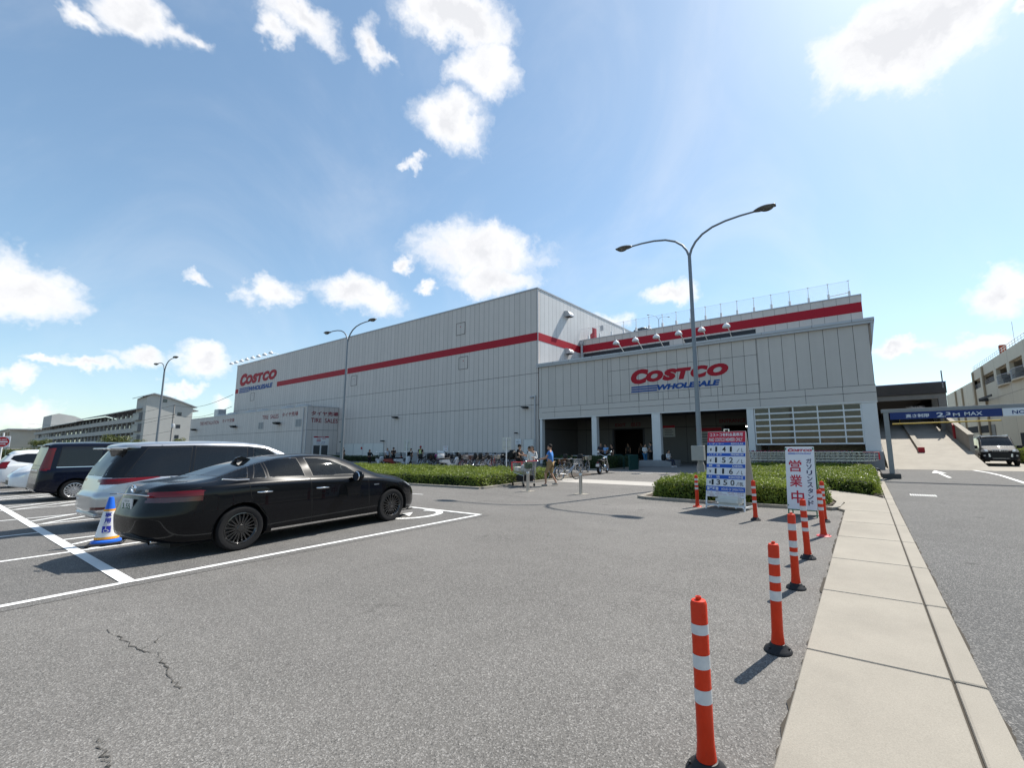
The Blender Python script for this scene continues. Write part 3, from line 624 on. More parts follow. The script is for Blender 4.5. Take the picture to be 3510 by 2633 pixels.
# ------------------------------------------------------------------ parking garage on the right
XG = 14.0
gr = thing('parking_garage', 'beige concrete parking garage with open upper deck and rounded corner', 'garage building')
M_bg = panel_mat('garage_wall', (.64, .565, .43), 6.2, 'Y', .05, (6.7,), joint=(.22, .16, .1)); M_bgin = mat('garage_inside', (.03, .03, .032), .9)
mb = MB()
mb.box(XG, 88.7, -.3, XG+18, 113, 10.15)
mb.box(XG, 20, -.3, XG+.4, 61.9, 8.8); mb.box(XG, 61.9, -.3, XG+.4, 73.2, 7.9); mb.box(XG, 73.2, -.3, XG+.4, 88.5, 8.8); mb.box(XG, 20, 10.1, XG+.4, 87.2, 11.5)
ys = [87.2, 81.6, 73.9, 67.9, 61.9, 55.9, 49.9, 43.9, 37.9, 31.9]
for y in ys: mb.box(XG+.002, y-.0, 8.8, XG+.4, y+1.2, 10.1)
mb.box(XG+.4, 20, 10.0, XG+18, 88.5, 10.15); mb.box(XG+.4, 88.2, 0, XG+18, 88.6, 11.5)
# rounded corner
pts = [(XG, 87.2)]+[(XG+1.5-1.5*math.cos(R(a)), 87.2+1.5*math.sin(R(a))) for a in range(10, 91, 16)]+[(XG+3, 88.7), (XG+3, 87.2)]
mb.prism(pts, -.3, 11.5)
mb.build('wall', M_bg, gr)
MB().box(XG+3, 20, 7.7, XG+3.2, 87, 10.1).build('inner_wall', M_bgin, gr)
MB().box(XG+.4, 20, 7.6, XG+3, 87, 7.7).build('deck', M_darkconc, gr)
for y0, y1 in ((67.9, 73.9), (61.9, 67.9)):
    mb = MB(); n = 10; arc = [(XG-.45*math.sin(math.pi*i/n), y0+(y1-y0)*i/n) for i in range(n+1)]
    mb.prism(arc+[(XG+.05, y1), (XG+.05, y0)], 7.75, 7.9); bl = mb.build('balcony', M_bg, gr)
    mb = MB()
    for i in range(41):
        q = i/40; x = XG-.42*math.sin(math.pi*q); y = y0+(y1-y0)*q; mb.tube([(x, y, 7.9), (x, y, 8.95)], .012, 4)
    mb.tube([(a, b, 8.95) for a, b in arc], .03, 5); mb.build('railing', M_trim, bl)
for y0, y1 in ((74.9, 81.5), (82.9, 87.1)):
    mb = MB()
    for z in (9.0, 9.2, 9.4): mb.tube([(XG+.1, y0, z), (XG+.1, y1, z)], .03, 5)
    mb.build('guard_rail', M_trim, gr)
mb = MB()
for z in (11.85, 12.15): mb.tube([(XG+.15, 30, z), (XG+.15, 87.2, z), (XG+.6, 88.3, z), (XG+3, 88.6, z)], .03, 5)
y = 30
while y < 88: mb.tube([(XG+.15, y, 11.5), (XG+.15, y, 12.15)], .025, 4); y += 1.1
mb.build('roof_railing', M_white, gr)
MB().bbox(XG+.2, 71.8, 11.5, XG+.8, 72.3, 12.7, .05).build('roof_box', mat('rust_red', (.28, .06, .03), .7), gr)
MB().tube([(XG+.3, 66, 11.5), (XG+.3, 66, 14.2)], .03, 5).build('aerial', M_white, gr)
for y in (96.3, 102.5, 86.6, 80.4): MB().tube([(XG-.1, y, 0), (XG-.1, y, 10 if y > 88 else 11.3)], .14, 8).build('downpipe', mat('pipe_tan', (.42, .33, .22), .6), gr)
for y0, y1, z0, z1 in ((88.5, 95.9, 2.6, 3.55), (80.1, 87.0, 2.5, 3.5), (97.5, 101.8, 2.6, 3.5), (60.5, 67.5, 0, 2.25)): MB().box(XG-.03, y0, z0, XG-.005, y1, z1).build('opening', M_bgin, gr)
MB().box(XG-.06, 78.0, .3, XG-.02, 80.0, 3.5).build('duct', mat('duct_grey', (.18, .17, .16), .6), gr)
MB().box(XG-.9, 79.6, 6.6, XG-.02, 80, 7.0).build('bracket', M_dark, gr)
MB().box(XG-.9, 73, 6.75, XG-.8, 80, 7.0).build('conduit', M_dark, gr)

# ------------------------------------------------------------------ apartment block far left
AY, AX = 34.0, -154.0
ap = thing('apartment_block', 'grey concrete apartment block with open galleries and curved roof', 'apartment building')
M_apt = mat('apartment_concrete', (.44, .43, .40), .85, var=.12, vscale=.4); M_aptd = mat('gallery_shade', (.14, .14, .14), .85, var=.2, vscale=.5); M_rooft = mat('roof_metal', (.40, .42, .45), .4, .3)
gy = AY; FP = 2.94
# gable block
prof = [(34, 0), (34, 15.4), (33.3, 15.9), (35.2, 16.4), (38.5, 15.6), (41.5, 14.5), (44.2, 13.3), (44.2, 0)]
MB().prism([(34, 0), (34, 15.3), (35.2, 16.1), (38.5, 15.3), (41.5, 14.2), (43.8, 13.2), (43.8, 0)], AX-9, AX, 'x').build('gable_wall', M_apt, ap)
MB().prism([(33.2, 15.5), (35.2, 16.35), (38.5, 15.55), (41.5, 14.45), (44.6, 13.15), (44.6, 12.95), (41.5, 14.2), (38.5, 15.3), (35.2, 16.1), (33.2, 15.3)], AX-10, AX+.6, 'x').build('curved_roof', M_rooft, ap)
for y, z in ((40.5, 10.6), (40.5, 7.2), (40.4, 4.4), (37.2, 14.0)): MB().box(AX+.002, y, z, AX+.03, y+.9, z+.95).build('window', M_winglass, ap)
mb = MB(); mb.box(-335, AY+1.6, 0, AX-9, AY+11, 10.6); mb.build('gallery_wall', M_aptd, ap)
for k in range(4):
    z = .55+k*FP; MB().box(-335, AY+.02, z-.25, AX-.5, AY+.25, z+1.0).build('gallery_parapet', M_apt, ap); MB().box(-335, AY+.25, z-.25, AX-9, AY+1.7, z).build('gallery_floor', M_apt, ap)
MB().prism([(AY-1.2, 11.7), (AY+6, 13.6), (AY+12, 11.8), (AY+12, 11.6), (AY+6, 13.4), (AY-1.2, 11.5)], -345, -230, 'x').build('gallery_roof', M_rooft, ap)
MB().prism([(AY-1.2, 12.3), (AY+6, 14.2), (AY+12, 12.4), (AY+12, 12.2), (AY+6, 14.0), (AY-1.2, 12.1)], -231, AX-3, 'x').build('gallery_roof', M_rooft, ap)
MB().prism([(AY+1, 0), (AY+1, 17.5), (AY+3, 18.2), (AY+8, 17.2), (AY+11, 15.6), (AY+11, 0)], -322, -300, 'x').build('stair_tower', M_apt, ap)
x = -160
while x > -335:
    for k in range(4):
        z = .55+k*FP
        if random.random() < .85: MB().box(x, AY+1.55, z+.9 if random.random() < .7 else z+.1, x+(1.2 if x > -230 else 2.4), AY+1.598, z+2.05).build('gallery_window', M_winglass, ap)
    MB().box(x-2, AY+.26, 0, x-1.75, AY+.5, 11.5).build('gallery_post', M_apt, ap)
    x -= 5.2 if x > -230 else 8
for k in range(1, 4): MB().bbox(AX-8, AY-.7, .55+k*FP-.1, AX-2.5, AY+.01, .55+k*FP+1.9, .05).build('balcony', mat('balcony_grey', (.2, .21, .22), .4), ap)
# low pale hall left of it
hl = thing('low_hall', 'long low cream hall with brown window strips far left', 'hall')
MB().box(-700, 28, 0, -352, 44, 12.2).build('wall', mat('cream_wall', (.55, .50, .42), .8, var=.15, vscale=.3), hl)
mb = MB()
x = -690
while x < -358: mb.box(x, 27.9, 7.4, x+7, 27.98, 11.2); x += 10
mb.build('window_strip', mat('brown_shutter', (.22, .15, .09), .7), hl); MB().box(-702, 27, 12.2, -350, 45, 12.7).build('roof', M_rooft, hl)
# ------------------------------------------------------------------ vehicles
def paint(name, col, rough=.28, metal=0., coat=1.):
    if name in MATS: return MATS[name]
    m = mat(name, col, rough, metal, coat=coat*.6, spec=.1)
    n, l, b = m.node_tree.nodes, m.node_tree.links, m.node_tree.nodes['Principled BSDF']
    P = N(n, 'ShaderNodeTexCoord').outputs['Object']; a = noise(n, l, P, 5, 6, .7)
    rr = N(n, 'ShaderNodeMapRange'); l.new(a.outputs['Fac'], rr.inputs['Value']); rr.inputs['To Min'].default_value = .0; rr.inputs['To Max'].default_value = .03
    l.new(rr.outputs[0], b.inputs['Coat Roughness']); return m
M_tyre = mat('tyre_rubber', (.011, .011, .012), .85, bump=.3, bscale=90)
M_gloss = mat('gloss_black', (.004, .004, .005), .12, coat=.4)
M_rubber = mat('black_trim', (.012, .012, .013), .45)
M_seam = mat('seam_black', (.004, .004, .004), .8)
M_chrome = mat('chrome', (.75, .75, .76), .08, 1.)
M_alloy = mat('alloy_silver', (.55, .56, .58), .25, .9)
M_blackrim = mat('rim_black', (.015, .015, .016), .22, .2, coat=1)
M_tail = mat('tail_red', (.14, .002, .005), .15, coat=.5)
M_taild = mat('tail_dark_red', (.06, .003, .005), .12, coat=1)
M_head = mat('headlight_glass', (.55, .57, .6), .08, .5, coat=1)
M_plate = mat('plate_white', (.62, .60, .60), .5)
M_plateink = mat('plate_ink', (.02, .10, .05), .6)
M_black = mat('soft_black', (.012, .012, .013), .6)
M_seat = mat('seat_fabric', (.03, .03, .032), .85)
G_clear = glass_mat('glass_clear', (.80, .90, .87), opac=.03)
G_wind = glass_mat('glass_windshield', (.6, .7, .7), opac=.08)
G_priv = glass_mat('glass_privacy', (.10, .11, .12), opac=.82, dark=(.008, .009, .011))
G_rear = glass_mat('glass_rear', (.25, .30, .33), opac=.55, dark=(.01, .014, .018))

def smooth_knots(kn, xs, sig):
    kx, kz = zip(*kn); L = xs[-1]
    fine = np.linspace(-1, L+1, 1200); v = np.interp(fine, kx, kz); h = fine[1]-fine[0]
    k = np.exp(-.5*(np.arange(-60, 61)*h/sig)**2); k /= k.sum()
    vp = np.pad(v, 60, mode='edge'); v2 = np.convolve(vp, k, 'valid')
    # keep the ends as given
    wgt = np.clip(np.minimum(fine, L-fine)/.14, 0, 1); v2 = v2*wgt+v*(1-wgt)
    return np.interp(xs, fine, v2)
def chaikin(P, it=2):
    for _ in range(it):
        Q = [P[0]]
        for a, b in zip(P, P[1:]): Q += [a*.75+b*.25, a*.25+b*.75]
        Q.append(P[-1]); P = np.array(Q)
    return P
def imprint(bm, lay, poly, axes, region, test):
    """cut a convex outline (seen along the axis left out of `axes`) into the surface and give the faces inside a region number"""
    a, b = axes; c = 3-a-b
    cx = sum(p[0] for p in poly)/len(poly); cz = sum(p[1] for p in poly)/len(poly)
    lo = (min(p[0] for p in poly)-.12, min(p[1] for p in poly)-.12); hi = (max(p[0] for p in poly)+.12, max(p[1] for p in poly)+.12)
    def near(f):
        k = f.calc_center_median(); return lo[0] < k[a] < hi[0] and lo[1] < k[b] < hi[1] and test(f, k)
    cur = [f for f in bm.faces if near(f)]
    n = len(poly)
    for i in range(n):
        p, q = poly[i], poly[(i+1) % n]
        d = (q[0]-p[0], q[1]-p[1]); no = Vector((0, 0, 0)); no[a] = d[1]; no[b] = -d[0]
        co = Vector((0, 0, 0)); co[a] = p[0]; co[b] = p[1]
        ce = Vector((0, 0, 0)); ce[a] = cx; ce[b] = cz
        if no.length < 1e-9: continue
        if (ce-co).dot(no) > 0: no = -no
        geom = set(cur); 
        for f in cur: geom.update(f.edges); geom.update(f.verts)
        r = bmesh.ops.bisect_plane(bm, geom=list(geom), dist=1e-5, plane_co=co, plane_no=no)
        cur = [g for g in r['geom'] if isinstance(g, bmesh.types.BMFace) and (g.calc_center_median()-co).dot(no) < 0]
    for f in cur: f[lay] = region
    return cur
SIDE = lambda f, k: k.y > .25 and abs(f.normal.y) > .25
UP = lambda f, k: f.normal.z > .12
def seam(a, b, w=.009):
    a, b = Vector(a), Vector(b); t = (b-a).normalized(); n = Vector((-t.y, t.x))*w/2
    return [tuple(a+n), tuple(a-n), tuple(b-n), tuple(b+n)]
def wheel(parent, x, y, r, w, style, rimmat, name='wheel'):
    s = 1 if y > 0 else -1
    mb = MB(); rr = r*.70
    prof = [(rr, -w/2+.01), (rr+.02, -w/2), (r-.025, -w/2+.004), (r, -w/2+.03), (r, w/2-.03), (r-.025, w/2-.004), (rr+.02, w/2), (rr, w/2-.01), (rr-.02, w/2-.05), (rr-.02, -w/2+.05), (rr, -w/2+.01)]
    mb.lathe(prof, (x, y, r), 40, 'y', cap=False); t = mb.build(name, M_tyre, parent, smooth=35)
    mb = MB(); yo = y+s*(w/2-.012); yi = y+s*(w/2-.055)
    # rim lip and barrel
    mb.lathe([(rr+.004, s*(w/2-.004)), (rr-.012, s*(w/2-.002)), (rr-.03, s*(w/2-.025)), (rr-.035, -s*w*.3)], (x, y, r), 36, 'y', cap=False)
    n, kind = style
    for i in range(n):
        a0 = 2*math.pi*i/n
        offs = (0,) if kind == 'single' else (-.10, .10)
        for o in offs:
            a = a0+o; ar = a+(o*.55 if kind == 'y' else -o*.3)
            wi, wo = (.024, .017) if kind != 'single' else (.036, .03)
            ca, sa = math.cos(ar), math.sin(ar); c2, s2 = math.cos(a), math.sin(a)
            r0, r1 = .045, rr-.02
            p0 = Vector((x+r0*c2, 0, r+r0*s2)); p1 = Vector((x+r1*ca, 0, r+r1*sa)); t_ = (p1-p0).normalized(); nn = Vector((-t_.z, 0, t_.x))
            A = [p0+nn*wi/2, p0-nn*wi/2, p1-nn*wo/2, p1+nn*wo/2]
            mb.add([(p.x, yo-s*.008, p.z) for p in A]+[(p.x, yo-s*.05, p.z) for p in A], [(0, 1, 2, 3), (0, 4, 5, 1), (1, 5, 6, 2), (2, 6, 7, 3), (3, 7, 4, 0)])
    mb.lathe([(0, s*(w/2-.012)), (.05, s*(w/2-.014)), (.062, s*(w/2-.03)), (.062, s*(w/2-.07))], (x, y, r), 20, 'y')
    for i in range(5):
        a = 2*math.pi*(i+.5)/5; mb.lathe([(0, s*.006), (.009, s*.004), (.009, -s*.02)], (x+.085*math.cos(a), yo-s*.014, r+.085*math.sin(a)), 6, 'y')
    mb.build('rim', rimmat, t, smooth=30)
    MB().lathe([(.03, s*.0), (rr-.06, s*.0), (rr-.06, -s*.02), (.03, -s*.02)], (x, y, r), 28, 'y', cap=False).build('brake_disc', mat('brake_steel', (.10, .10, .105), .4, .8), t, smooth=30)
    return t
def make_car(name, label, cat, K, loc, rz, group=None, sc=1.):
    root = thing(name, label, cat, loc, rz, group, sc)
    L = K['L']; body_m = K['paint']
    xs = np.concatenate([np.linspace(0, .12, 6)[:-1], np.arange(.12, L-.16, .055), np.linspace(L-.16, L, 7)])
    f = {k: smooth_knots(K[k], xs, K.get('sig', .09)) for k in ('top', 'belt', 'bot', 'w', 'wr')}
    rings = []
    for i, x in enumerate(xs):
        t, zb, b, w, wr = (f[k][i] for k in ('top', 'belt', 'bot', 'w', 'wr'))
        zb = min(zb, t-.04); h = t-zb; c = K.get('crease', .02)
        P = np.array([(0, b), (w*.55, b), (w*.90, b+.0), (w*.965, b+.05), (w*.985, b+.12*(zb-b)+.05), (w*1.0, b+.45*(zb-b)), (w*1.0-c*.2, b+.72*(zb-b)), (w*.988, zb-.06), (w*.955, zb-.004),
                      (w*.955*.93+wr*.07, zb+.05*h), (w*.955*.5+wr*.5, zb+.52*h), (wr*1.02, t-.12*h-.012), (wr*.93, t-.045*h-.004), (wr*.55, t-.008), (0, t)])
        rings.append(chaikin(P, 2))
    M_ = len(rings[0]); bm = bmesh.new()
    lean = K.get('tail', [(0, 0), (3, 0)]); nose = K.get('nose', [(0, 0), (3, 0)])
    V = []
    for i, x in enumerate(xs):
        row = []
        for (y, z) in rings[i]:
            wt = max(0, 1-x/K.get('tlen', .7)); wn_ = max(0, 1-(L-x)/K.get('nlen', .6))
            xx = x+np.interp(z, *zip(*lean))*wt-np.interp(z, *zip(*nose))*wn_
            row.append(bm.verts.new((xx, y, z)))
        V.append(row)
    for i in range(len(xs)-1):
        for j in range(M_-1):
            bm.faces.new((V[i][j], V[i+1][j], V[i+1][j+1], V[i][j+1]))
    for row in (V[0], V[-1]):        # end caps, gridded towards the centre line
        prev = row; 
        zc = [v.co.z for v in row]
        for s_ in (.66, .33, 0):
            cur = [bm.verts.new((v.co.x+(.012*(1-s_) if row is V[-1] else -.012*(1-s_)), v.co.y*s_, v.co.z)) for v in row] 
            for j in range(M_-1):
                vs = [prev[j], prev[j+1], cur[j+1], cur[j]]
                try: bm.faces.new(vs)
                except ValueError: pass
            prev = cur
    bmesh.ops.remove_doubles(bm, verts=bm.verts[:], dist=1e-5)
    bmesh.ops.recalc_face_normals(bm, faces=bm.faces[:])
    if sum(fc.normal.y*fc.calc_area() for fc in bm.faces if fc.calc_center_median().y > .4) < 0: bmesh.ops.reverse_faces(bm, faces=bm.faces[:])
    lay = bm.faces.layers.int.new('region')
    regs = {}; rid = 1; REG = {}
    def region(nm):
        nonlocal rid
        if nm not in regs: regs[nm] = rid; rid += 1
        return regs[nm]
    wr_ = K['wheel_r']; ar = K.get('arch_r', wr_+.055)
    for ax in K['axles']:
        imprint(bm, lay, [(ax+ar*math.cos(2*math.pi*k/28), wr_+.01+ar*math.sin(2*math.pi*k/28)) for k in range(28)], (0, 2), region('__arch'), lambda fc, k: k.y > .3)
    tests = {'side': ((0, 2), SIDE), 'top': ((0, 1), UP), 'rear': ((1, 2), lambda fc, k: k.x < .75 and fc.normal.x < -.2), 'front': ((1, 2), lambda fc, k: k.x > L-1.1 and fc.normal.x > .2)}
    for s_ in K.get('seams', []): imprint(bm, lay, seam(*s_), (0, 2), region('seam'), SIDE)
    for nm, view, poly in K['panels']:
        ax_, te = tests[view]
        imprint(bm, lay, poly, ax_, region(nm), te)
    # black seal round each pane
    for nm in list(regs):
        if ('window' in nm or 'windshield' in nm) and nm != 'window_pillar':
            fs = [x for x in bm.faces if x[lay] == regs[nm]]
            if fs:
                r = bmesh.ops.inset_region(bm, faces=fs, thickness=.014, depth=0, use_boundary=False, use_even_offset=True)
                tr = region('window_seal')
                for x in r['faces']: x[lay] = tr
    bmesh.ops.delete(bm, geom=[x for x in bm.faces if x[lay] == regs['__arch']], context='FACES')
    inv = {v: k for k, v in regs.items()}
    # mirror
    r = bmesh.ops.duplicate(bm, geom=bm.verts[:]+bm.edges[:]+bm.faces[:])
    nv = [g for g in r['geom'] if isinstance(g, bmesh.types.BMVert)]; nf = [g for g in r['geom'] if isinstance(g, bmesh.types.BMFace)]
    for v in nv: v.co.y = -v.co.y
    bmesh.ops.reverse_faces(bm, faces=nf)
    bmesh.ops.remove_doubles(bm, verts=[v for v in bm.verts if abs(v.co.y) < 1e-4], dist=2e-4)
    bm.verts.index_update(); bm.faces.ensure_lookup_table()
    def sub(fs, nm, m, parent=root, push=0.):
        idx = {}; vs = []; ff = []
        for fc in fs:
            ff.append([])
            for v in fc.verts:
                if v.index not in idx: idx[v.index] = len(vs); vs.append(v.co+v.normal*push)
                ff[-1].append(idx[v.index])
        mb = MB(); mb.add(vs, ff); o = mb.build(nm, m, parent, smooth=K.get('auto', 32), fix=False); return o
    bm.normal_update()
    groups = {}
    for fc in bm.faces: groups.setdefault(inv.get(fc[lay], 'body'), []).append(fc)
    body = sub(groups.pop('body'), 'body', body_m)
    def islands(fs):
        fs = set(fs); outl = []
        while fs:
            st_ = [fs.pop()]; isl = [st_[0]]
            while st_:
                q = st_.pop()
                for e in q.edges:
                    for g in e.link_faces:
                        if g in fs: fs.remove(g); st_.append(g); isl.append(g)
            outl.append(isl)
        return outl
    for nm, fs in groups.items():
        if nm == 'window_seal': sub(fs, 'window_seal', M_rubber, body)
        elif nm == 'seam': [sub(isl, 'panel_gap', M_seam, body) for isl in islands(fs) if sum(x.calc_area() for x in isl) > 5e-4]
        else:
            m = K['mats'][nm]; nm2 = nm.split('.')[0]
            for isl in islands(fs):
                if sum(x.calc_area() for x in isl) > .001: sub(isl, nm2, m)
    bm.free()
    # wheel wells, floor pan
    mb = MB()
    for ax in K['axles']:
        for s in (-1, 1):
            wy = float(np.interp(ax, xs, f['w']))
            n = 20; p = [(ax+ar*math.cos(math.pi*k/n*1.2-.3), wr_+.01+ar*math.sin(math.pi*k/n*1.2-.3)) for k in range(n+1)]
            mb.add([(q[0], s*(wy-.01), q[1]) for q in p]+[(q[0], s*.45, q[1]) for q in p], [(k, k+1, k+1+n+1, k+n+1) for k in range(n)])
            mb.add([(q[0], s*.45, q[1]) for q in p], [tuple(range(n+1))])
    b0 = float(np.interp(L/2, xs, f['bot'])); mb.box(.35, -.55, b0+.0, L-.4, .55, b0+.1)
    mb.build('wheel_well', M_black, body, fix=False)
    tw = K.get('tyre_w', .22)
    for ax in K['axles']:
        for s in (-1, 1): wheel(root, ax, s*(float(np.interp(ax, xs, f['w']))-tw/2-K.get('wheel_in', .012)), wr_, tw, K['style'], K['rim'])
    return root, body, (xs, f)
def mirror_part(parent, x, y, z, m, s=1, sz=1.):
    mb = MB(); bm = bmesh.new(); bmesh.ops.create_icosphere(bm, subdivisions=2, radius=1)
    for v in bm.verts:
        c = v.co; v.co = Vector((x+c.x*.07*sz*(1 if c.x > 0 else .45), y+s*c.y*.115*sz, z+c.z*.085*sz))
    mb.bm(bm); mb.box(x-.02, min(y, y-s*.16), z-.09, x+.03, max(y, y-s*.16), z-.05)
    o = mb.build('side_mirror', m, parent, smooth=50)
    mb = MB(); mb.lathe([(0, -.034*sz), (.065*sz, -.033*sz), (.07*sz, -.02*sz)], (x, y, z), 14, 'x'); mb.build('mirror_glass', M_chrome, o); return o
def handle(parent, x, y, z, s, m=M_chrome, w=.22):
    mb = MB(); mb.tube([(x, y-s*.01, z), (x+.02, y+s*.03, z), (x+w-.02, y+s*.03, z-.006), (x+w, y-s*.01, z-.008)], .014, 8); return mb.build('door_handle', m, parent, smooth=50)
def plate(parent, x, z, num, d=-1, y=0, top='大阪 330', w=.33, h=.165):
    mb = MB(); mb.box(min(x, x+d*.014), y-w/2, z, max(x, x+d*.014), y+w/2, z+h); o = mb.build('license_plate', M_plate, parent)
    mb = MB(); r = (0, d, 0); xx = x+d*.017
    write(mb, num, (xx, y-d*w*.40, z+.022), w*.78, h*.48, r, bold=.02); write(mb, top, (xx, y-d*w*.26, z+h*.70), w*.5, h*.2, r)
    mb.build('plate_number', M_plateink, o); return o
def seats(parent, xs_, z, ys_=(-.38, .38), w=.46, h=.62, m=M_seat):
    for x in xs_:
        for y in ys_:
            mb = MB(); mb.bbox(x, y-w/2, z-.12, x+.5, y+w/2, z+.06, .05, seg=2)
            bm = bmesh.new(); bmesh.ops.create_cube(bm, size=1)
            for v in bm.verts: v.co = Vector((x-.02+v.co.x*.13-(v.co.z+.5)*.16, y+v.co.y*w*(1 if v.co.z < 0 else .8), z+h/2+v.co.z*h))
            bmesh.ops.bevel(bm, geom=bm.edges[:], offset=.05, segments=2, affect='EDGES'); mb.bm(bm)
            mb.bbox(x-.25, y-.13, z+h+.03, x-.14, y+.13, z+h+.2, .04, seg=2)
            mb.build('seat', m, parent, smooth=50)
def dash(parent, x, z, w):
    mb = MB(); mb.bbox(x-.45, -w, z-.25, x+.1, w, z, .06, seg=2); mb.tube([(x-.55, -.36+.18*math.cos(a), z+.02+.18*math.sin(a)) for a in [2*math.pi*k/20 for k in range(21)]], .014, 6)
    mb.tube([(x-.54, -.53, z+.02), (x-.54, -.19, z+.02)], .02, 6)
    mb.build('dashboard', M_black, parent, smooth=50)

def emblem(parent, x, z, d=-1, sy=.075, sz=.052):
    """oval ring badge of three ovals"""
    mb = MB()
    def ov(ry, rz_, cz=0):
        mb.tube([(x+d*.012, ry*math.cos(a), z+cz+rz_*math.sin(a)) for a in [2*math.pi*k/24 for k in range(25)]], .006, 5)
    ov(sy, sz); ov(sy*.42, sz*.95); ov(sy*.8, sz*.38, sz*.45); return mb.build('badge', M_chrome, parent, smooth=50)

# --- black fastback sedan
P_black = paint('paint_black', (.002, .0025, .004), .25, coat=.6)
SED = dict(L=4.91, paint=P_black, wheel_r=.335, axles=(1.10, 4.02), style=(10, 'y'), rim=M_blackrim, tyre_w=.225, sig=.075, arch_r=.385,
    top=[(0, .93), (.04, 1.02), (.12, 1.072), (.5, 1.085), (.8, 1.12), (1.25, 1.285), (1.75, 1.41), (2.2, 1.452), (2.5, 1.455), (2.85, 1.42), (3.2, 1.29), (3.5, 1.13), (3.72, 1.03), (4.0, .985), (4.4, .905), (4.65, .82), (4.83, .73), (4.91, .64)],
    belt=[(0, .84), (.1, .96), (.5, 1.01), (1.2, 1.025), (2.2, 1.0), (3.2, .965), (3.7, .93), (4.3, .83), (4.7, .70), (4.91, .54)],
    bot=[(0, .40), (.08, .29), (.35, .22), (.8, .20), (1.5, .17), (4.2, .155), (4.6, .16), (4.85, .19), (4.91, .3)],
    w=[(0, .30), (.03, .43), (.08, .54), (.16, .66), (.3, .78), (.5, .855), (.75, .89), (1.0, .90), (2.5, .895), (3.9, .90), (4.3, .87), (4.6, .78), (4.8, .66), (4.91, .50)],
    wr=[(0, .25), (.1, .50), (.3, .62), (.5, .65), (.9, .62), (1.35, .56), (1.8, .545), (2.5, .56), (2.9, .585), (3.4, .66), (3.7, .69), (4.3, .64), (4.7, .5), (4.91, .36)],
    tail=[(0, .06), (.35, 0), (.62, -.02), (.85, .05), (1.06, .10), (1.5, .1)], nose=[(0, 0), (.5, -.02), (.8, .04)], crease=.03,
    seams=[((1.17, 1.02), (1.21, .80)), ((1.21, .80), (1.50, .42)), ((1.50, .42), (1.54, .24)), ((2.19, 1.03), (2.24, .24)), ((3.40, .96), (3.43, .24)), ((1.54, .24), (3.43, .24)), ((.12, .93), (.55, 1.0)), ((3.43, .62), (3.44, .4))],
    panels=[('rear_window', 'top', [(.86, -.2), (.86, .60), (1.62, .475), (1.62, -.2)]), ('windshield', 'top', [(2.93, -.2), (2.93, .50), (3.68, .63), (3.68, -.2)]),
            ('quarter_window', 'side', [(.80, 1.105), (1.18, 1.085), (1.33, 1.345), (1.22, 1.315), (1.0, 1.22)]),
            ('side_window.b', 'side', [(1.25, 1.08), (1.47, 1.08), (1.50, 1.365), (1.42, 1.36)]),
            ('side_window.r', 'side', [(1.50, 1.08), (2.12, 1.06), (2.085, 1.385), (1.9, 1.385), (1.53, 1.37)]),
            ('side_window', 'side', [(2.25, 1.055), (3.22, 1.03), (3.0, 1.19), (2.68, 1.335), (2.45, 1.375), (2.20, 1.385)]),
            ('taillight', 'side', [(.05, .96), (.05, .885), (.24, .885), (.60, .955), (.54, .968)]), ('tail_lower', 'side', [(.05, .88), (.05, .815), (.24, .81), (.42, .90), (.28, .88)]),
            ('taillight', 'rear', [(.36, .955), (.36, .885), (.9, .885), (.9, .955)]), ('tail_lower', 'rear', [(.40, .88), (.44, .815), (.9, .815), (.9, .88)]),
            ('headlight', 'side', [(4.38, .80), (4.62, .76), (4.80, .69), (4.80, .64), (4.6, .69)]),
            ('grille', 'front', [(-.2, .30), (.38, .30), (.34, .58), (-.2, .60)]),
            ('skirt_strip', 'side', [(1.56, .222), (3.66, .212), (3.66, .242), (1.56, .256)])],
    mats={'rear_window': G_rear, 'windshield': G_wind, 'quarter_window': G_clear, 'side_window.b': G_clear, 'side_window.r': G_clear, 'side_window': G_clear, 'taillight': M_tail, 'tail_lower': M_taild, 'headlight': M_head, 'grille': M_rubber, 'skirt_strip': M_chrome})
th = R(6.5)
def rear_origin(contact, th, half, xr):  # contact point of the right rear wheel -> rear centre of the car
    h = Vector((-math.sin(th), math.cos(th))); l = Vector((-math.cos(th), -math.sin(th)))
    p = Vector(contact)+l*half-h*xr; return (p.x, p.y, 0)
sd, sdb, _ = make_car('parked_sedan', 'black fastback sedan with black multi spoke wheels by the blue cone', 'car', SED, rear_origin((-8.09, 3.05), th, .88, 1.10), R(90)+th)
for s in (-1, 1):
    mirror_part(sd, 3.05, s*1.0, 1.0, P_black, s, 1.3)
    for x, z in ((1.30, .862), (2.30, .84)): handle(sd, x, s*.897, z, s)
mb = MB(); mb.tube([(.80, -.835, 1.10), (1.0, -.83, 1.075), (1.18, -.835, 1.07)], .011, 6); mb.tube([(.80, .835, 1.10), (1.0, .83, 1.075), (1.18, .835, 1.07)], .011, 6); mb.build('chrome_strip', M_chrome, sdb)
mb = MB(); mb.add([(1.58, -.012, 1.37), (1.36, 0, 1.335), (1.40, 0, 1.42), (1.58, .012, 1.37), (1.36, .05, 1.31), (1.36, -.05, 1.31)], [(0, 2, 4), (3, 2, 5), (2, 4, 5), (0, 4, 5)])
mb.prism([(1.30, 1.30), (1.60, 1.375), (1.44, 1.425), (1.36, 1.40)], -.02, .02, 'y'); mb.build('roof_antenna', P_black, sd)
mb = MB(); mb.bbox(.045, -.5, .905, .075, .5, .925, .005); mb.build('tail_strip', M_chrome, sdb); emblem(sd, .075, 1.0)
plate(sd, .02, .70, '・3 55'.replace('・', '').strip(), -1)
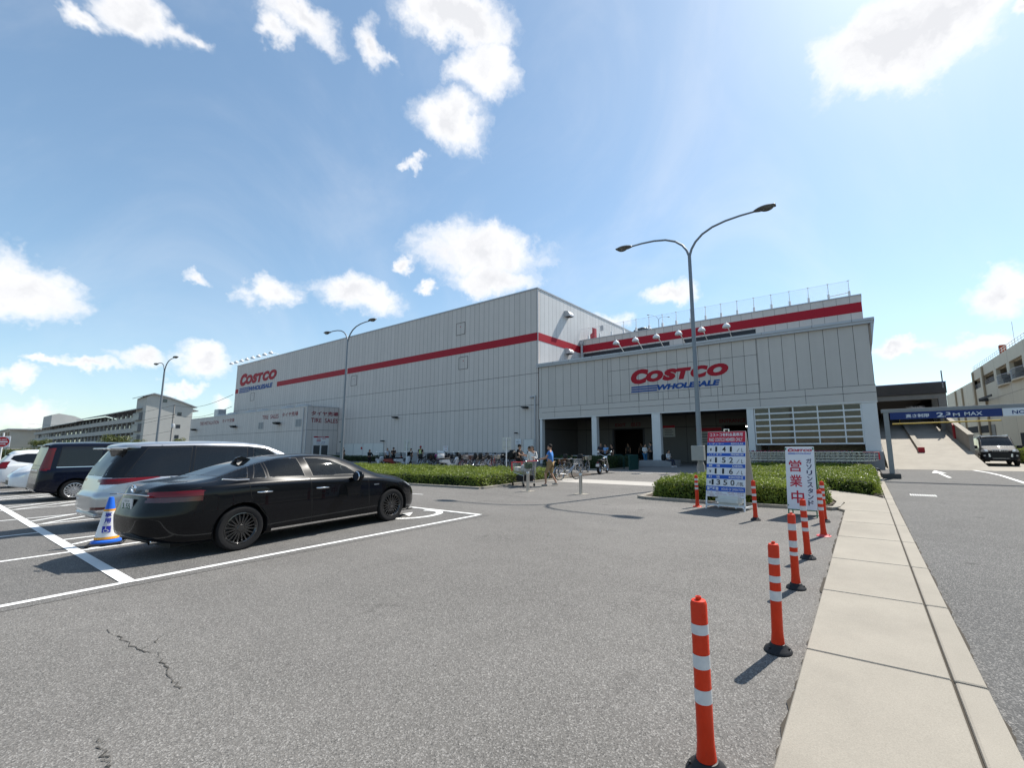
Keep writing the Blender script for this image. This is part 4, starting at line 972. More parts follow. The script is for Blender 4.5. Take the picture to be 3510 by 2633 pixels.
mb = MB(); write(mb, 'RS', (.055, -.40, .965), .11, .035, (0, -1, 0), shear=.2, bold=.03); mb.build('trim_badge', M_chrome, sd)
for s in (-1, 1): MB().lathe([(.04, 0), (.045, .01), (.045, .2)], (.15, s*.42, .27), 14, 'x', cap=False).build('exhaust', M_chrome, sd)
MB().bbox(.12, -.46, .25, .4, .46, .36, .03).build('rear_diffuser', M_rubber, sdb); MB().bbox(4.55, -.62, .13, 4.86, .62, .17, .012).build('front_lip', M_rubber, sdb)
mb = MB(); mb.box(3.52, -.905, .79, 3.64, -.896, .815); mb.build('fender_badge', M_chrome, sd)
seats(sd, (1.80,), .52, h=.5); seats(sd, (2.75,), .55, h=.52); dash(sd, 3.45, .97, .66)
MB().box(.9, -.7, .45, 3.6, .7, .5).build('cabin_floor', M_black, sdb)

# --- silver minivan
P_silver = paint('paint_silver', (.42, .43, .45), .3, .75)
VAN = dict(L=4.80, paint=P_silver, wheel_r=.335, axles=(.95, 3.86), style=(9, 'single'), rim=M_alloy, sig=.09, tlen=1.1,
    top=[(0, 1.58), (.06, 1.655), (.2, 1.70), (.8, 1.735), (1.8, 1.75), (2.5, 1.735), (3.0, 1.67), (3.4, 1.50), (3.85, 1.22), (4.15, 1.05), (4.5, .92), (4.72, .78), (4.8, .62)],
    belt=[(0, .96), (.3, 1.0), (1.5, 1.01), (2.6, .98), (3.4, .92), (4.0, .86), (4.5, .76), (4.8, .55)],
    bot=[(0, .36), (.08, .28), (.3, .24), (.8, .22), (4.2, .19), (4.6, .2), (4.8, .3)],
    w=[(0, .58), (.05, .69), (.15, .78), (.35, .86), (.7, .895), (3.9, .90), (4.3, .86), (4.6, .74), (4.8, .5)],
    wr=[(0, .46), (.1, .58), (.4, .67), (1.8, .71), (2.6, .70), (3.2, .70), (3.9, .72), (4.4, .62), (4.8, .4)],
    tail=[(0, .05), (.4, 0), (.65, .0), (.72, .05), (.98, .10), (1.2, .18), (1.55, .37), (1.66, .24), (1.9, .24)],
    seams=[((.95, 1.66), (.78, 1.0)), ((1.50, 1.65), (1.42, .3)), ((2.62, 1.6), (2.55, .28)), ((3.42, 1.0), (3.45, .28)), ((.2, .70), (.75, .68))],
    panels=[('window_pillar', 'side', [(.22, 1.0), (3.66, .965), (3.3, 1.36), (3.0, 1.56), (2.6, 1.61), (1.5, 1.645), (.62, 1.63)]), ('window_pillar', 'rear', [(.5, 1.02), (.95, 1.0), (.95, 1.6), (.5, 1.6)]), ('rear_window', 'rear', [(-.2, 1.04), (.60, 1.04), (.54, 1.55), (-.2, 1.57)]), ('windshield', 'top', [(3.0, -.2), (3.0, .60), (4.0, .70), (4.0, -.2)]),
            ('quarter_window', 'side', [(.36, 1.02), (1.42, 1.03), (1.48, 1.62), (.72, 1.605)]), ('side_window.p', 'side', [(1.47, 1.03), (2.53, 1.01), (2.58, 1.60), (1.53, 1.62)]),
            ('side_window', 'side', [(2.66, 1.005), (3.62, .98), (3.25, 1.38), (2.95, 1.55), (2.70, 1.585)]),
            ('taillight', 'side', [(-.1, .99), (.90, 1.0), (.93, .985), (.3, .88), (-.1, .88)]), ('clear_lamp', 'side', [(-.1, .875), (.28, .875), (.16, .80), (-.1, .80)]), ('taillight', 'rear', [(.36, .93), (.95, .90), (.95, .99), (.36, .98)]),
            ('reflector', 'rear', [(.5, .40), (.78, .40), (.78, .45), (.5, .45)]),
            ('headlight', 'side', [(4.1, .86), (4.6, .74), (4.7, .62), (4.4, .66)])],
    mats={'window_pillar': M_gloss, 'clear_lamp': M_head, 'rear_window': G_rear, 'windshield': G_wind, 'quarter_window': G_priv, 'side_window.p': G_priv, 'side_window': G_clear, 'taillight': M_tail, 'reflector': M_taild, 'headlight': M_head})
vn, vnb, _ = make_car('parked_minivan', 'silver minivan with red tail lights behind the black sedan', 'minivan', VAN, (-13.15, 2.12, 0), R(90)+R(2))
for s in (-1, 1):
    mirror_part(vn, 3.35, s*.99, 1.08, P_silver, s, 1.2)
    for x in (1.55, 2.75): handle(vn, x, s*.90, .90, s, P_silver)
plate(vn, .09, .74, '17-45'); emblem(vn, .13, 1.0)
mb = MB(); mb.bbox(.16, -.62, 1.575, .42, .62, 1.605, .012); mb.build('spoiler', P_silver, vnb)
mb = MB(); mb.tube([(.22, .02, 1.10), (.30, -.42, 1.18)], .012, 6); mb.lathe([(.035, 0), (.035, .05)], (.2, .02, 1.08), 10, 'x'); mb.build('rear_wiper', M_rubber, vnb)
mb = MB(); mb.bbox(-.005, .28, .56, .02, .52, .61, .008); mb.build('bumper_sticker', M_plate, vnb)
mb = MB(); mb.bbox(.03, -.66, .235, .2, .66, .33, .03); mb.build('bumper_skirt', P_silver, vnb)
seats(vn, (2.3, 3.0), .72); MB().box(.5, -.8, .5, 4.0, .8, .55).build('cabin_floor', M_black, vnb)
MB().box(.5, -.72, .5, .55, .72, 1.0).build('cabin_liner', M_black, vnb)

# --- navy boxy minivan
P_navy = paint('paint_navy', (.003, .005, .014), .25, coat=.5)
BOX = dict(L=4.69, paint=P_navy, wheel_r=.315, axles=(.82, 3.67), style=(15, 'single'), rim=M_alloy, sig=.07, tlen=.5,
    top=[(0, 1.72), (.04, 1.78), (.15, 1.81), (1, 1.83), (2.6, 1.82), (3.05, 1.77), (3.4, 1.58), (3.85, 1.22), (4.1, 1.08), (4.45, .98), (4.62, .85), (4.69, .7)],
    belt=[(0, 1.0), (2, 1.0), (3.3, .98), (4, .92), (4.5, .8), (4.69, .6)], bot=[(0, .36), (.06, .28), (.3, .25), (4.2, .2), (4.69, .3)],
    w=[(0, .68), (.04, .76), (.12, .82), (.3, .855), (.5, .865), (4.0, .865), (4.4, .82), (4.6, .72), (4.69, .55)], wr=[(0, .70), (.1, .74), (.5, .755), (3.0, .75), (3.8, .74), (4.4, .66), (4.69, .5)],
    tail=[(0, .06), (.4, 0), (.7, .02), (1.0, .05), (1.75, .20), (1.9, .16)],
    seams=[((1.42, 1.7), (1.40, .3)), ((2.6, 1.7), (2.55, .3)), ((3.4, 1.0), (3.42, .3)), ((.5, .93), (4.2, .90))],
    panels=[('rear_window', 'rear', [(-.2, 1.10), (.66, 1.10), (.62, 1.66), (-.2, 1.68)]), ('windshield', 'top', [(3.05, -.2), (3.05, .66), (3.95, .72), (3.95, -.2)]),
            ('quarter_window', 'side', [(.38, 1.07), (1.36, 1.07), (1.38, 1.68), (.46, 1.68)]), ('side_window.p', 'side', [(1.42, 1.07), (2.52, 1.06), (2.55, 1.68), (1.45, 1.68)]),
            ('side_window', 'side', [(2.63, 1.05), (3.6, 1.03), (3.3, 1.5), (3.1, 1.64), (2.66, 1.67)]), ('belt_strip', 'side', [(.38, 1.035), (3.6, 1.0), (3.6, 1.02), (.38, 1.055)]),
            ('taillight', 'side', [(-.2, .95), (.19, .95), (.34, 1.64), (-.1, 1.64)]), ('taillight', 'rear', [(.70, .98), (.95, .98), (.95, 1.62), (.70, 1.62)]),
            ('chrome_panel', 'rear', [(-.2, .55), (.66, .55), (.62, .86), (-.2, .86)])],
    mats={'rear_window': G_rear, 'windshield': G_wind, 'quarter_window': G_priv, 'side_window.p': G_priv, 'side_window': G_clear, 'taillight': M_tail, 'belt_strip': M_chrome, 'chrome_panel': mat('tinted_chrome', (.30, .30, .32), .18, .9)})
nv_, nvb, _ = make_car('parked_box_van', 'dark navy boxy van with tall red tail lights', 'minivan', BOX, (-21.62, 2.28, 0), R(90)+R(1))
for s in (-1, 1): mirror_part(nv_, 3.45, s*.97, 1.15, P_navy, s, 1.2); handle(nv_, 1.5, s*.865, .95, s); handle(nv_, 2.7, s*.865, .95, s)
plate(nv_, .03, .60, '58-21'); emblem(nv_, .10, 1.03); mb = MB(); mb.bbox(.03, -.5, .90, .09, .5, .97, .01); mb.build('tail_garnish', M_chrome, nvb)
mb = MB(); mb.bbox(.10, -.62, 1.70, .34, .62, 1.735, .012); mb.build('spoiler', P_navy, nvb)
seats(nv_, (2.3, 3.0), .75)

# --- white compact people carrier
P_white = paint('paint_white', (.72, .73, .74), .3, 0)
MPV = dict(L=4.40, paint=P_white, wheel_r=.305, axles=(.80, 3.45), style=(5, 'y'), rim=M_alloy, sig=.09, tlen=.9,
    top=[(0, 1.38), (.06, 1.48), (.25, 1.56), (1.0, 1.61), (2.2, 1.60), (2.8, 1.53), (3.2, 1.36), (3.7, 1.08), (4.0, .98), (4.25, .85), (4.4, .62)],
    belt=[(0, .95), (.5, 1.0), (2, .97), (3.3, .92), (4, .82), (4.4, .55)], bot=[(0, .38), (.08, .28), (.4, .22), (4.0, .19), (4.4, .3)],
    w=[(0, .66), (.05, .74), (.2, .81), (.6, .845), (3.6, .845), (4.0, .78), (4.3, .62), (4.4, .46)], wr=[(0, .52), (.1, .58), (.4, .62), (2, .64), (3, .64), (3.7, .66), (4.4, .36)],
    tail=[(0, .05), (.4, 0), (.7, .02), (.95, .10), (1.45, .42), (1.6, .34)],
    seams=[((1.15, 1.5), (1.1, .3)), ((2.1, 1.5), (2.1, .3))],
    panels=[('rear_window', 'rear', [(-.2, 1.02), (.62, 1.02), (.5, 1.42), (-.2, 1.44)]), ('windshield', 'top', [(2.75, -.2), (2.75, .54), (3.6, .62), (3.6, -.2)]),
            ('side_window.p', 'side', [(.42, 1.22), (.62, 1.10), (1.15, 1.0), (2.05, 1.0), (2.08, 1.44), (.85, 1.44), (.5, 1.36)]), ('side_window', 'side', [(2.13, 1.0), (3.2, .97), (2.85, 1.32), (2.5, 1.44), (2.16, 1.45)]),
            ('taillight', 'side', [(-.1, .80), (.38, .88), (.2, 1.10), (.12, 1.18), (-.1, 1.1)]), ('taillight', 'rear', [(.46, .82), (.9, .82), (.9, 1.15), (.56, 1.10)]),
            ('headlight', 'side', [(3.85, .84), (4.2, .76), (4.3, .62), (4.0, .68)]), ('headlight', 'front', [(.32, .62), (.75, .62), (.75, .80), (.36, .74)]), ('grille', 'front', [(-.2, .34), (.42, .34), (.36, .5), (-.2, .5)])],
    mats={'rear_window': G_rear, 'windshield': G_wind, 'side_window.p': G_priv, 'side_window': G_clear, 'taillight': M_tail, 'headlight': M_head, 'grille': M_rubber})
mp, mpb, _ = make_car('parked_hatchback', 'white rounded people carrier at the left edge of the lot', 'car', MPV, (-30.75, 2.1, 0), R(90))
plate(mp, .03, .62, '21-86'); mb = MB(); mb.tube([(1.2, 0, 1.6), (.95, 0, 1.7)], .008, 5); mb.build('roof_antenna', M_rubber, mp); seats(mp, (2.0,), .7)
# --- white car standing nose out between them
SM = dict(MPV); SM['L'] = 3.9
for k in ('top', 'belt', 'bot', 'w', 'wr'): SM[k] = [(x*3.9/4.4, v) for x, v in MPV[k]]
SM['axles'] = (.66, 3.12); SM['seams'] = []; SM['panels'] = [(n, v, [((x*3.9/4.4 if v != 'front' and v != 'rear' else x), z) for x, z in p]) for n, v, p in MPV['panels']]
sm, smb, _ = make_car('parked_compact', 'small white car parked nose out beside the navy van', 'car', SM, (-26.3, 6.1, 0), R(-90))
plate(sm, 3.88, .42, '30-14', 1)

# --- dark four wheel drive van coming down the ramp
P_dkgrey = paint('paint_graphite', (.011, .012, .016), .6, 0, coat=.4)
DEL = dict(L=4.73, paint=P_dkgrey, wheel_r=.35, axles=(.93, 3.78), style=(5, 'y'), rim=M_alloy, sig=.07, tlen=.4, nlen=.5,
    top=[(0, 1.72), (.05, 1.78), (.2, 1.83), (2.2, 1.86), (2.8, 1.84), (3.1, 1.78), (3.5, 1.50), (3.85, 1.22), (4.05, 1.14), (4.4, 1.09), (4.6, 1.02), (4.73, .93)],
    belt=[(0, 1.02), (3, 1.02), (4, 1.0), (4.5, .93), (4.73, .80)], bot=[(0, .42), (.3, .30), (4.3, .28), (4.73, .36)],
    w=[(0, .80), (.1, .86), (.5, .89), (4.2, .89), (4.5, .86), (4.66, .80), (4.73, .72)], wr=[(0, .72), (.2, .75), (3, .74), (3.9, .76), (4.4, .74), (4.73, .66)],
    seams=[((1.6, 1.7), (1.6, .35)), ((2.6, 1.7), (2.58, .35))],
    panels=[('windshield', 'front', [(-.2, 1.22), (.76, 1.20), (.68, 1.72), (-.2, 1.76)]), ('windshield', 'top', [(3.12, -.2), (3.12, .66), (3.9, .75), (3.9, -.2)]),
            ('side_window.p', 'side', [(.4, 1.1), (2.5, 1.08), (2.5, 1.72), (.5, 1.72)]), ('side_window', 'side', [(2.64, 1.08), (3.7, 1.06), (3.4, 1.45), (3.1, 1.68), (2.66, 1.7)]),
            ('headlight', 'front', [(.52, .86), (.88, .86), (.88, 1.02), (.56, .98)]), ('headlight', 'side', [(4.45, .86), (4.8, .84), (4.75, 1.0), (4.5, 1.0)]),
            ('grille', 'front', [(-.2, .50), (.42, .50), (.40, .80), (-.2, .80)]), ('fog_lamp', 'front', [(.66, .60), (.76, .58), (.78, .66), (.68, .68)]),
            ('silver_trim', 'front', [(.44, .56), (.52, .54), (.54, .74), (.46, .74)]), ('silver_strip', 'front', [(-.2, .47), (.35, .47), (.5, .43), (.85, .43), (.85, .455), (.5, .455), (.36, .495), (-.2, .495)])],
    mats={'windshield': G_wind, 'side_window.p': G_priv, 'side_window': G_clear, 'headlight': M_head, 'grille': M_rubber, 'fog_lamp': M_head, 'silver_trim': M_alloy, 'silver_strip': M_alloy})
DEL['panels'] = [p for p in DEL['panels'] if not (p[0] == 'windshield' and p[1] == 'front')]
dl, dlb, _ = make_car('moving_van', 'dark four wheel drive van with slotted chrome grille coming off the ramp', 'van', DEL, (6.9, 41.0, .008), R(-94), sc=.97)
plate(dl, 4.72, .62, '74-32', 1, top='大阪 300'); 
mb = MB(); mb.bbox(4.66, -.36, .875, 4.75, .36, .985, .01); g_ = mb.build('grille_surround', M_chrome, dl)
for i in range(9):
    y = -.30+i*.075
    if i != 4: MB().box(4.751, y-.026, .895, 4.755, y+.026, .965).build('slot', M_rubber, g_)
for s in (-1, 1): mirror_part(dl, 3.55, s*1.02, 1.15, P_dkgrey, s, 1.3)
mb = MB(); mb.bbox(1.2, -.66, 1.855, 3.0, -.60, 1.9, .01); mb.bbox(1.2, .60, 1.855, 3.0, .66, 1.9, .01); mb.bbox(3.0, -.66, 1.80, 3.12, .66, 1.86, .02); mb.build('roof_rail', M_alloy, dl)
seats(dl, (2.1, 3.0), .85); dash(dl, 3.75, 1.12, .7)
# --- cars glimpsed on the roof deck and behind the moving van
rc, _, _ = make_car('rooftop_car', 'dark car roof showing above the rooftop parapet', 'car', {**BOX, 'paint': P_black, 'seams': [], 'panels': BOX['panels'][1:5]}, (-18.2, 40.6, 11.5), R(62), sc=.98)
hc, _, _ = make_car('distant_car', 'white topped car parked behind the hedge by the garage', 'car', {**SM, 'panels': SM['panels'][1:4]}, (12.2, 62, 0), R(160))
# ------------------------------------------------------------------ marker posts
M_orange = mat('post_orange', (.58, .032, .006), .42, var=.2, vscale=14)
M_orangep = mat('post_faded_pink', (.62, .10, .11), .5)
M_refl = mat('reflective_white', (.55, .555, .56), .35, var=.2, vscale=22)
M_pbase = mat('post_base_black', (.018, .018, .02), .5, var=.3, vscale=20)
def marker_post(loc, label, base='black', bands=((.14, .20), (.32, .40), (.52, .60)), h=.755, lean=(0, 0), wide=False):
    t = thing('marker_post', label, 'marker post', (*loc, 0), random.uniform(0, 6), 'orange marker posts with white bands along the sidewalk')
    def X(z): return (math.sin(lean[0])*z, math.sin(lean[1])*z)
    r0 = .0405
    prof = [(.052, .02), (.047, .07), (.0415, .13), (r0, .2), (r0, h-.02), (r0-.006, h-.004), (.014, h), (.014, h+.014), (.009, h+.014), (.009, h+.004), (0, h+.004)]
    mb = MB(); mb.lathe(prof, (0, 0, 0), 28)
    mb.lathe([(0, .0), (.010, .0), (.012, .004)], (0, -r0-.001, h-.07), 10, 'y')
    def sh(m_): m_.v = [(v[0]+X(v[2])[0], v[1]+X(v[2])[1], v[2]) for v in m_.v]; return m_
    sh(mb).build('post_body', M_orange if base != 'pink' else M_orange, t, smooth=40)
    for a, b in bands:
        z1, z0 = h-a*h, h-b*h; mb = MB(); mb.lathe([(r0+.0012, z0), (r0+.0018, (z0+z1)/2), (r0+.0012, z1)], (0, 0, 0), 28, cap=False); sh(mb).build('reflective_band', M_refl, t, smooth=40)
    bm_ = {'black': M_pbase, 'pink': M_orangep, 'orange': M_orange}[base]
    mb = MB()
    if base == 'black': mb.lathe([(.098, 0), (.10, .008), (.09, .024), (.062, .04), (.055, .058), (.05, .06), (.0, .06)], (0, 0, 0), 32)
    else: mb.lathe([(.108, 0), (.11, .008), (.10, .014), (.062, .018), (.054, .03), (0, .03)], (0, 0, 0), 32)
    for a in (.6, 2.7, 4.8): mb.lathe([(.013, .0), (.013, .012), (.006, .016), (.006, .03), (0, .031)], (.08*math.cos(a), .08*math.sin(a), .012), 8)
    mb.build('base', bm_, t, smooth=40)
    return t
LB = 'orange marker post %s'
marker_post((-.757, 2.325), LB % 'with three wide white bands, cut by the lower picture edge', h=.785)
marker_post((-.672, 3.87), LB % 'on a black base, second from the viewer beside the sidewalk', bands=((.13, .19), (.30, .36), (.44, .53)), lean=(-.025, .01), h=.785)
marker_post((-.74, 5.56), LB % 'with wide wrinkled bands in front of the white upright sign', bands=((.13, .22), (.36, .45), (.51, .56)), lean=(-.01, 0), h=.78)
marker_post((-.76, 7.02), LB % 'overlapping the upright sign, black base, torn top band', bands=((.11, .19), (.31, .37), (.48, .54)), lean=(-.012, .01), h=.78)
marker_post((-.69, 8.78), LB % 'with a faded pink base disc by the sidewalk edge', 'pink', ((.08, .16), (.22, .30), (.37, .44)), lean=(-.03, 0), h=.75)
marker_post((-.77, 10.3), LB % 'half hidden behind the pink based one, farthest on the sidewalk', bands=((.10, .16), (.24, .30), (.37, .43)), h=.78)
marker_post((-1.95, 9.85), LB % 'on a black base right of the fuel price board', bands=((.14, .20), (.33, .39), (.50, .56)), lean=(-.02, 0), h=.785)
marker_post((-3.55, 11.2), LB % 'all orange down to its base, left of the fuel price board', 'orange', ((.09, .16), (.24, .31), (.38, .45)), lean=(-.03, 0), h=.76)

# ------------------------------------------------------------------ fuel price board
M_sw = mat('board_white', (.68, .69, .71), .45, var=.05, vscale=3); M_sr = mat('board_red', (.46, .02, .045), .45); M_sb = mat('board_blue', (.02, .09, .42), .45)
M_ink = mat('ink_black', (.015, .015, .017), .5); M_inkb = mat('ink_navy', (.03, .03, .09), .5)
pr = thing('price_board', 'tall white fuel price board with red header and blue rows', 'price sign', (-3.31, 11.05, 0), R(-9))
TL = R(11)
def panel(mb, nm, m, par): o = mb.build(nm, m, par); o.rotation_euler = (-TL, 0, 0); return o
Wd, top = .95, 1.87
pz = lambda p: top-(p-360)*.00256          # zoomed photo rows -> height along the board
fb = panel(MB().bbox(0, 0, pz(978), Wd, .022, top, .004), 'front_board', M_sw, pr)
hd = MB(); hd.box(0.004, -.003, pz(464), Wd-.004, -.0005, top-.004); hd = panel(hd, 'red_header', M_sr, pr)
mb = MB(); write(mb, 'コストコ有料会員専用', (.06, -.006, pz(408)), .82, .088, bold=.014); write(mb, 'PAID COSTCO MEMBER ONLY', (.05, -.006, pz(455)), .83, .085, bold=.008); panel(mb, 'header_lettering', M_sw, pr)
rows = [(465, 494, 'レギュラー', 'REGULAR', '¥', '1', '4', '1', '／L'), (568, 598, 'ハイオク', 'PREMIUM', '¥', '1', '5', '2', '／L'), (672, 706, '軽　油', 'DIESEL', '¥', '1', '1', '6', '／L'), (775, 811, '灯　油', 'KEROSENE', '¥', None, None, None, '/18L')]
bl = MB(); wt = MB(); bk = MB()
for a, b, jp, en, *_ in rows:
    bl.box(.003, -.003, pz(b), Wd-.003, -.0005, pz(a)); h = pz(a)-pz(b)
    write(wt, jp, (.06, -.006, pz(b)+h*.2), .14+.045*len(jp), h*.66, bold=.01); wd = .042*len(en); write(wt, en, (Wd-.05-wd, -.006, pz(b)+h*.2), wd, h*.6, bold=.012)
bl.box(.003, -.003, pz(926), Wd-.003, -.0005, pz(880)); h = pz(880)-pz(926)
write(wt, '営業時間', (.03, -.006, pz(926)+h*.18), .28, h*.66, bold=.03); write(wt, 'HOURS OF OPERATION', (.39, -.006, pz(926)+h*.22), .52, h*.5)
for (a, b, jp, en, y, d1, d2, d3, un), base in zip(rows, (556, 660, 764, 868)):
    write(bk, y, (.07, -.006, pz(base-8)), .055, .075, bold=.01)
    if d1:
        for d, x in ((d1, .20), (d2, .385), (d3, .565)): write(bk, d, (x+(.01 if d == '1' else 0), -.006, pz(base)), .05 if d == '1' else .092, .128, bold=(.0 if d == '1' else .012))
        bk.add([(.74, -.006, pz(base)), (.752, -.006, pz(base)), (.812, -.006, pz(base-33)), (.80, -.006, pz(base-33))], [(0, 1, 2, 3)]); write(bk, 'L', (.855, -.006, pz(base)), .045, .085, bold=.0)
    else:
        for d, x in (('1', .14), ('3', .26), ('5', .43), ('0', .605)): write(bk, d, (x, -.006, pz(base)), .05 if d == '1' else .092, .128, bold=(.0 if d == '1' else .012))
        bk.add([(.745, -.006, pz(base)), (.755, -.006, pz(base)), (.79, -.006, pz(base-33)), (.78, -.006, pz(base-33))], [(0, 1, 2, 3)]); write(bk, '18L', (.80, -.006, pz(base)), .11, .085, bold=.0)
panel(bl, 'blue_rows', M_sb, pr); panel(wt, 'row_lettering', M_sw, pr); panel(bk, 'price_digits', M_ink, pr)
mb = MB()
for x in (.035, .165, .35, .535): 
    for (a, b, *_r) in rows: mb.box(x+.0, -.0025, pz(b+66), x+.003, -.0012, pz(b+4))
panel(mb, 'digit_slots', mat('slot_grey', (.4, .41, .43), .5), pr)
mb = MB()
for s_, y in (('平　日　　Mon-Fri　　　AM 6:30 〜 PM 8:30', 941), ('土日祝日　Sat/Sun&Holiday　AM 6:30 〜 PM 8:30', 958), ('定休日　元日　　Closed: New Year\'s Day', 974)): write(mb, s_, (.03 if y < 970 else .1, -.006, pz(y)), .88 if y < 970 else .75, .03)
panel(mb, 'hours_lettering', mat('ink_red', (.25, .02, .04), .5), pr)
mb = MB()
for x in (0, Wd-.03): mb.box(x, .0, 0, x+.03, .03, pz(978))
mb.box(0, 0, .08, Wd, .03, .11); panel(mb, 'front_frame', M_white, pr)
M_oldboard = mat('board_back_grey', (.45, .43, .39), .6, var=.15, vscale=5)
bo = MB().bbox(0.01, 0, .30, Wd-.01, .02, top-.02, .004).build('rear_board', M_oldboard, pr); bo.location = (0, .80, 0); bo.rotation_euler = (R(12.5), 0, 0)
for x in (.02, Wd-.05):
    o = MB().box(x, 0, 0, x+.03, .03, .32).build('rear_leg', M_white, pr); o.location = (0, .80, 0); o.rotation_euler = (R(12.5), 0, 0)
mb = MB(); mb.box(.02, .0, .05, .05, .80, .08); mb.box(Wd-.05, 0, .05, Wd-.02, .80, .08); mb.box(.3, .02, .05, .33, .6, .08); mb.box(.72, .02, .05, .75, .6, .08); mb.build('floor_bars', M_white, pr)
mb = MB(); mb.tube([(.42, .37, top-.06), (.42, .37, top+.02), (.54, .37, top+.02), (.54, .37, top-.06)], .012, 6); mb.build('carry_handle', M_chrome, pr)
wt_ = thing('water_weight', 'white plastic water weight lying in the foot of the price board', 'weight', (-2.74, 11.12, .08), R(-9))
mb = MB(); bm = bmesh.new(); bmesh.ops.create_cube(bm, size=1)
for v in bm.verts: v.co = Vector((v.co.x*.62, v.co.y*.36, .13+v.co.z*.22))
bmesh.ops.bevel(bm, geom=bm.edges[:], offset=.07, segments=4, affect='EDGES'); mb.bm(bm); mb.build('tank', mat('weight_white', (.62, .62, .58), .45, var=.1, vscale=5), wt_, smooth=50)
MB().lathe([(.03, .2), (.03, .265), (0, .268)], (.18, 0, 0), 12).build('cap', M_white, wt_)

# ------------------------------------------------------------------ upright petrol station sign
ob = thing('open_sign', 'narrow white upright sign with large red characters in green frame', 'sign', (-1.48, 10.75, 0), R(-3))
M_green = mat('frame_green', (.02, .16, .08), .45); TL = R(10); W2 = .56
panel(MB().bbox(0, 0, .15, W2, .015, 1.48, .004), 'front_board', M_sw, ob)
mb = MB()
for x in (0.004, W2-.026): mb.box(x, .016, 0, x+.022, .04, 1.46)
mb.box(.004, .016, .13, W2-.004, .04, .149); mb.box(.0, .017, 1.45, W2, .04, 1.47); panel(mb, 'front_frame', M_green, ob)
zq = lambda p: .15+(1105-p)/595*1.33
mb = MB(); k_ = .46/6.87
x0, z0 = .055, zq(560)
write(mb, 'C', (x0, -.003, z0), 1.42*k_, 1.10*k_, shear=.22, bold=.075); xs_ = x0+1.22*k_
for ch, ww in (('O', 1.33), ('S', 1.12), ('T', 1.10), ('C', 1.22), ('O', 1.40)): write(mb, ch, (xs_, -.003, z0+.07*k_), ww*k_, .83*k_, shear=.22, bold=.075); xs_ += (ww-.085)*k_
panel(mb, 'logo_lettering', M_sr, ob)
mb = MB(); write(mb, 'WHOLESALE', (.205, -.003, zq(583)), .30, .03, shear=.2, bold=.03)
for i in range(3): mb.box(.06, -.004, zq(583)+i*.0105, .2, -.003, zq(583)+i*.0105+.007)
panel(mb, 'logo_tagline', M_sb, ob)
mb = MB()
for ch, a, b in (('営', 640, 752), ('業', 782, 895), ('中', 930, 1048)): write(mb, ch, (.065 if ch != '中' else .085, -.003, zq(b)), .245, zq(a)-zq(b), bold=.016)
panel(mb, 'red_characters', M_sr, ob)
mb = MB()
for i, ch in enumerate('ガソリンスタンド'): write(mb, ch, (.40, -.003, zq(672+i*56)), .105, .105, bold=.025)
panel(mb, 'black_characters', M_inkb, ob)
o = MB(); o.bbox(0, 0, .15, W2, .015, 1.46, .004); o = o.build('rear_board', M_oldboard, ob); o.location = (0, .52, 0); o.rotation_euler = (R(10), 0, 0)
for x in (.004, W2-.026): o = MB().box(x, -.03, 0, x+.022, 0, 1.46).build('rear_leg', M_green, ob); o.location = (0, .52, 0); o.rotation_euler = (R(10), 0, 0)
MB().box(.01, .02, .22, .03, .48, .24).build('tie_bar', M_green, ob)

# ------------------------------------------------------------------ blue cone with printed cover
cn = thing('traffic_cone', 'blue traffic cone in a printed white cover behind the sedan', 'traffic cone', (-10.57, 2.03, 0), R(72), None, 1.08)
M_cb = mat('cone_blue', (.02, .13, .60), .35); M_cy = mat('cone_orange', (.75, .33, .03), .45)
MB().bbox(-.20, -.20, 0, .20, .20, .045, .012).build('rubber_weight', M_pbase, cn)
mb = MB(); mb.lathe([(.175, .045), (.172, .07), (.145, .085), (.135, .09), (.033, .70), (.028, .715), (.012, .72), (0, .72)], (0, 0, 0), 28); mb.build('cone_body', M_cb, cn, smooth=40)
cr2 = lambda z: .135-(z-.09)/.61*.102+.006
mb = MB(); mb.lathe([(cr2(.13), .13), (cr2(.51), .51)], (0, 0, 0), 28, cap=False); mb.build('cover', M_sw, cn, smooth=40)
mb = MB(); mb.lathe([(cr2(.095)+.001, .095), (cr2(.13)+.001, .13)], (0, 0, 0), 28, cap=False); mb.lathe([(cr2(.51)+.001, .51), (cr2(.54)+.001, .54)], (0, 0, 0), 28, cap=False); mb.build('cover_edge', M_cy, cn, smooth=40)
def wrap(mb, s_, zc, w, h, **k):
    """writing bent round the cone"""
    vs, fs = text_mb(s_, w, h, **k) if isinstance(s_, str) else s_
    out_ = []
    for v in vs:
        z = zc+v[2]-h/2; r = cr2(z)+.004; a = (v[0]-w/2)/r; out_.append((r*math.sin(a), -r*math.cos(a), z))
    mb.add(out_, fs)
mb = MB(); wrap(mb, '専', .455, .075, .075, bold=.03); wrap(mb, '用', .372, .075, .075, bold=.03); wrap(mb, 'スペース', .318, .09, .02)
g_ = [((i % 9)*.1/8, 0, (i//9)*.095/8) for i in range(81)]; wrap(mb, (g_, [(i, i+1, i+10, i+9) for i in range(71) if i % 9 < 8]), .245, .1, .095)
mb.build('blue_lettering', mat('print_blue', (.03, .04, .35), .5), cn)
mb = MB()
def wr2(pts, w):
    v = []; f = []
    for a, b in zip(pts, pts[1:]):
        a, b = Vector(a), Vector(b); t = (b-a).normalized(); n = Vector((-t.y, t.x))*w; k = len(v)
        for p in (a+n, a-n, b-n, b+n): v.append((p.x, 0, p.y))
        f.append((k, k+1, k+2, k+3))
    out_ = []
    for q in v: z = .20+q[2]; r = cr2(z)+.0055; a = (q[0]-.05)/r; out_.append((r*math.sin(a), -r*math.cos(a), z))
    mb.add(out_, f)
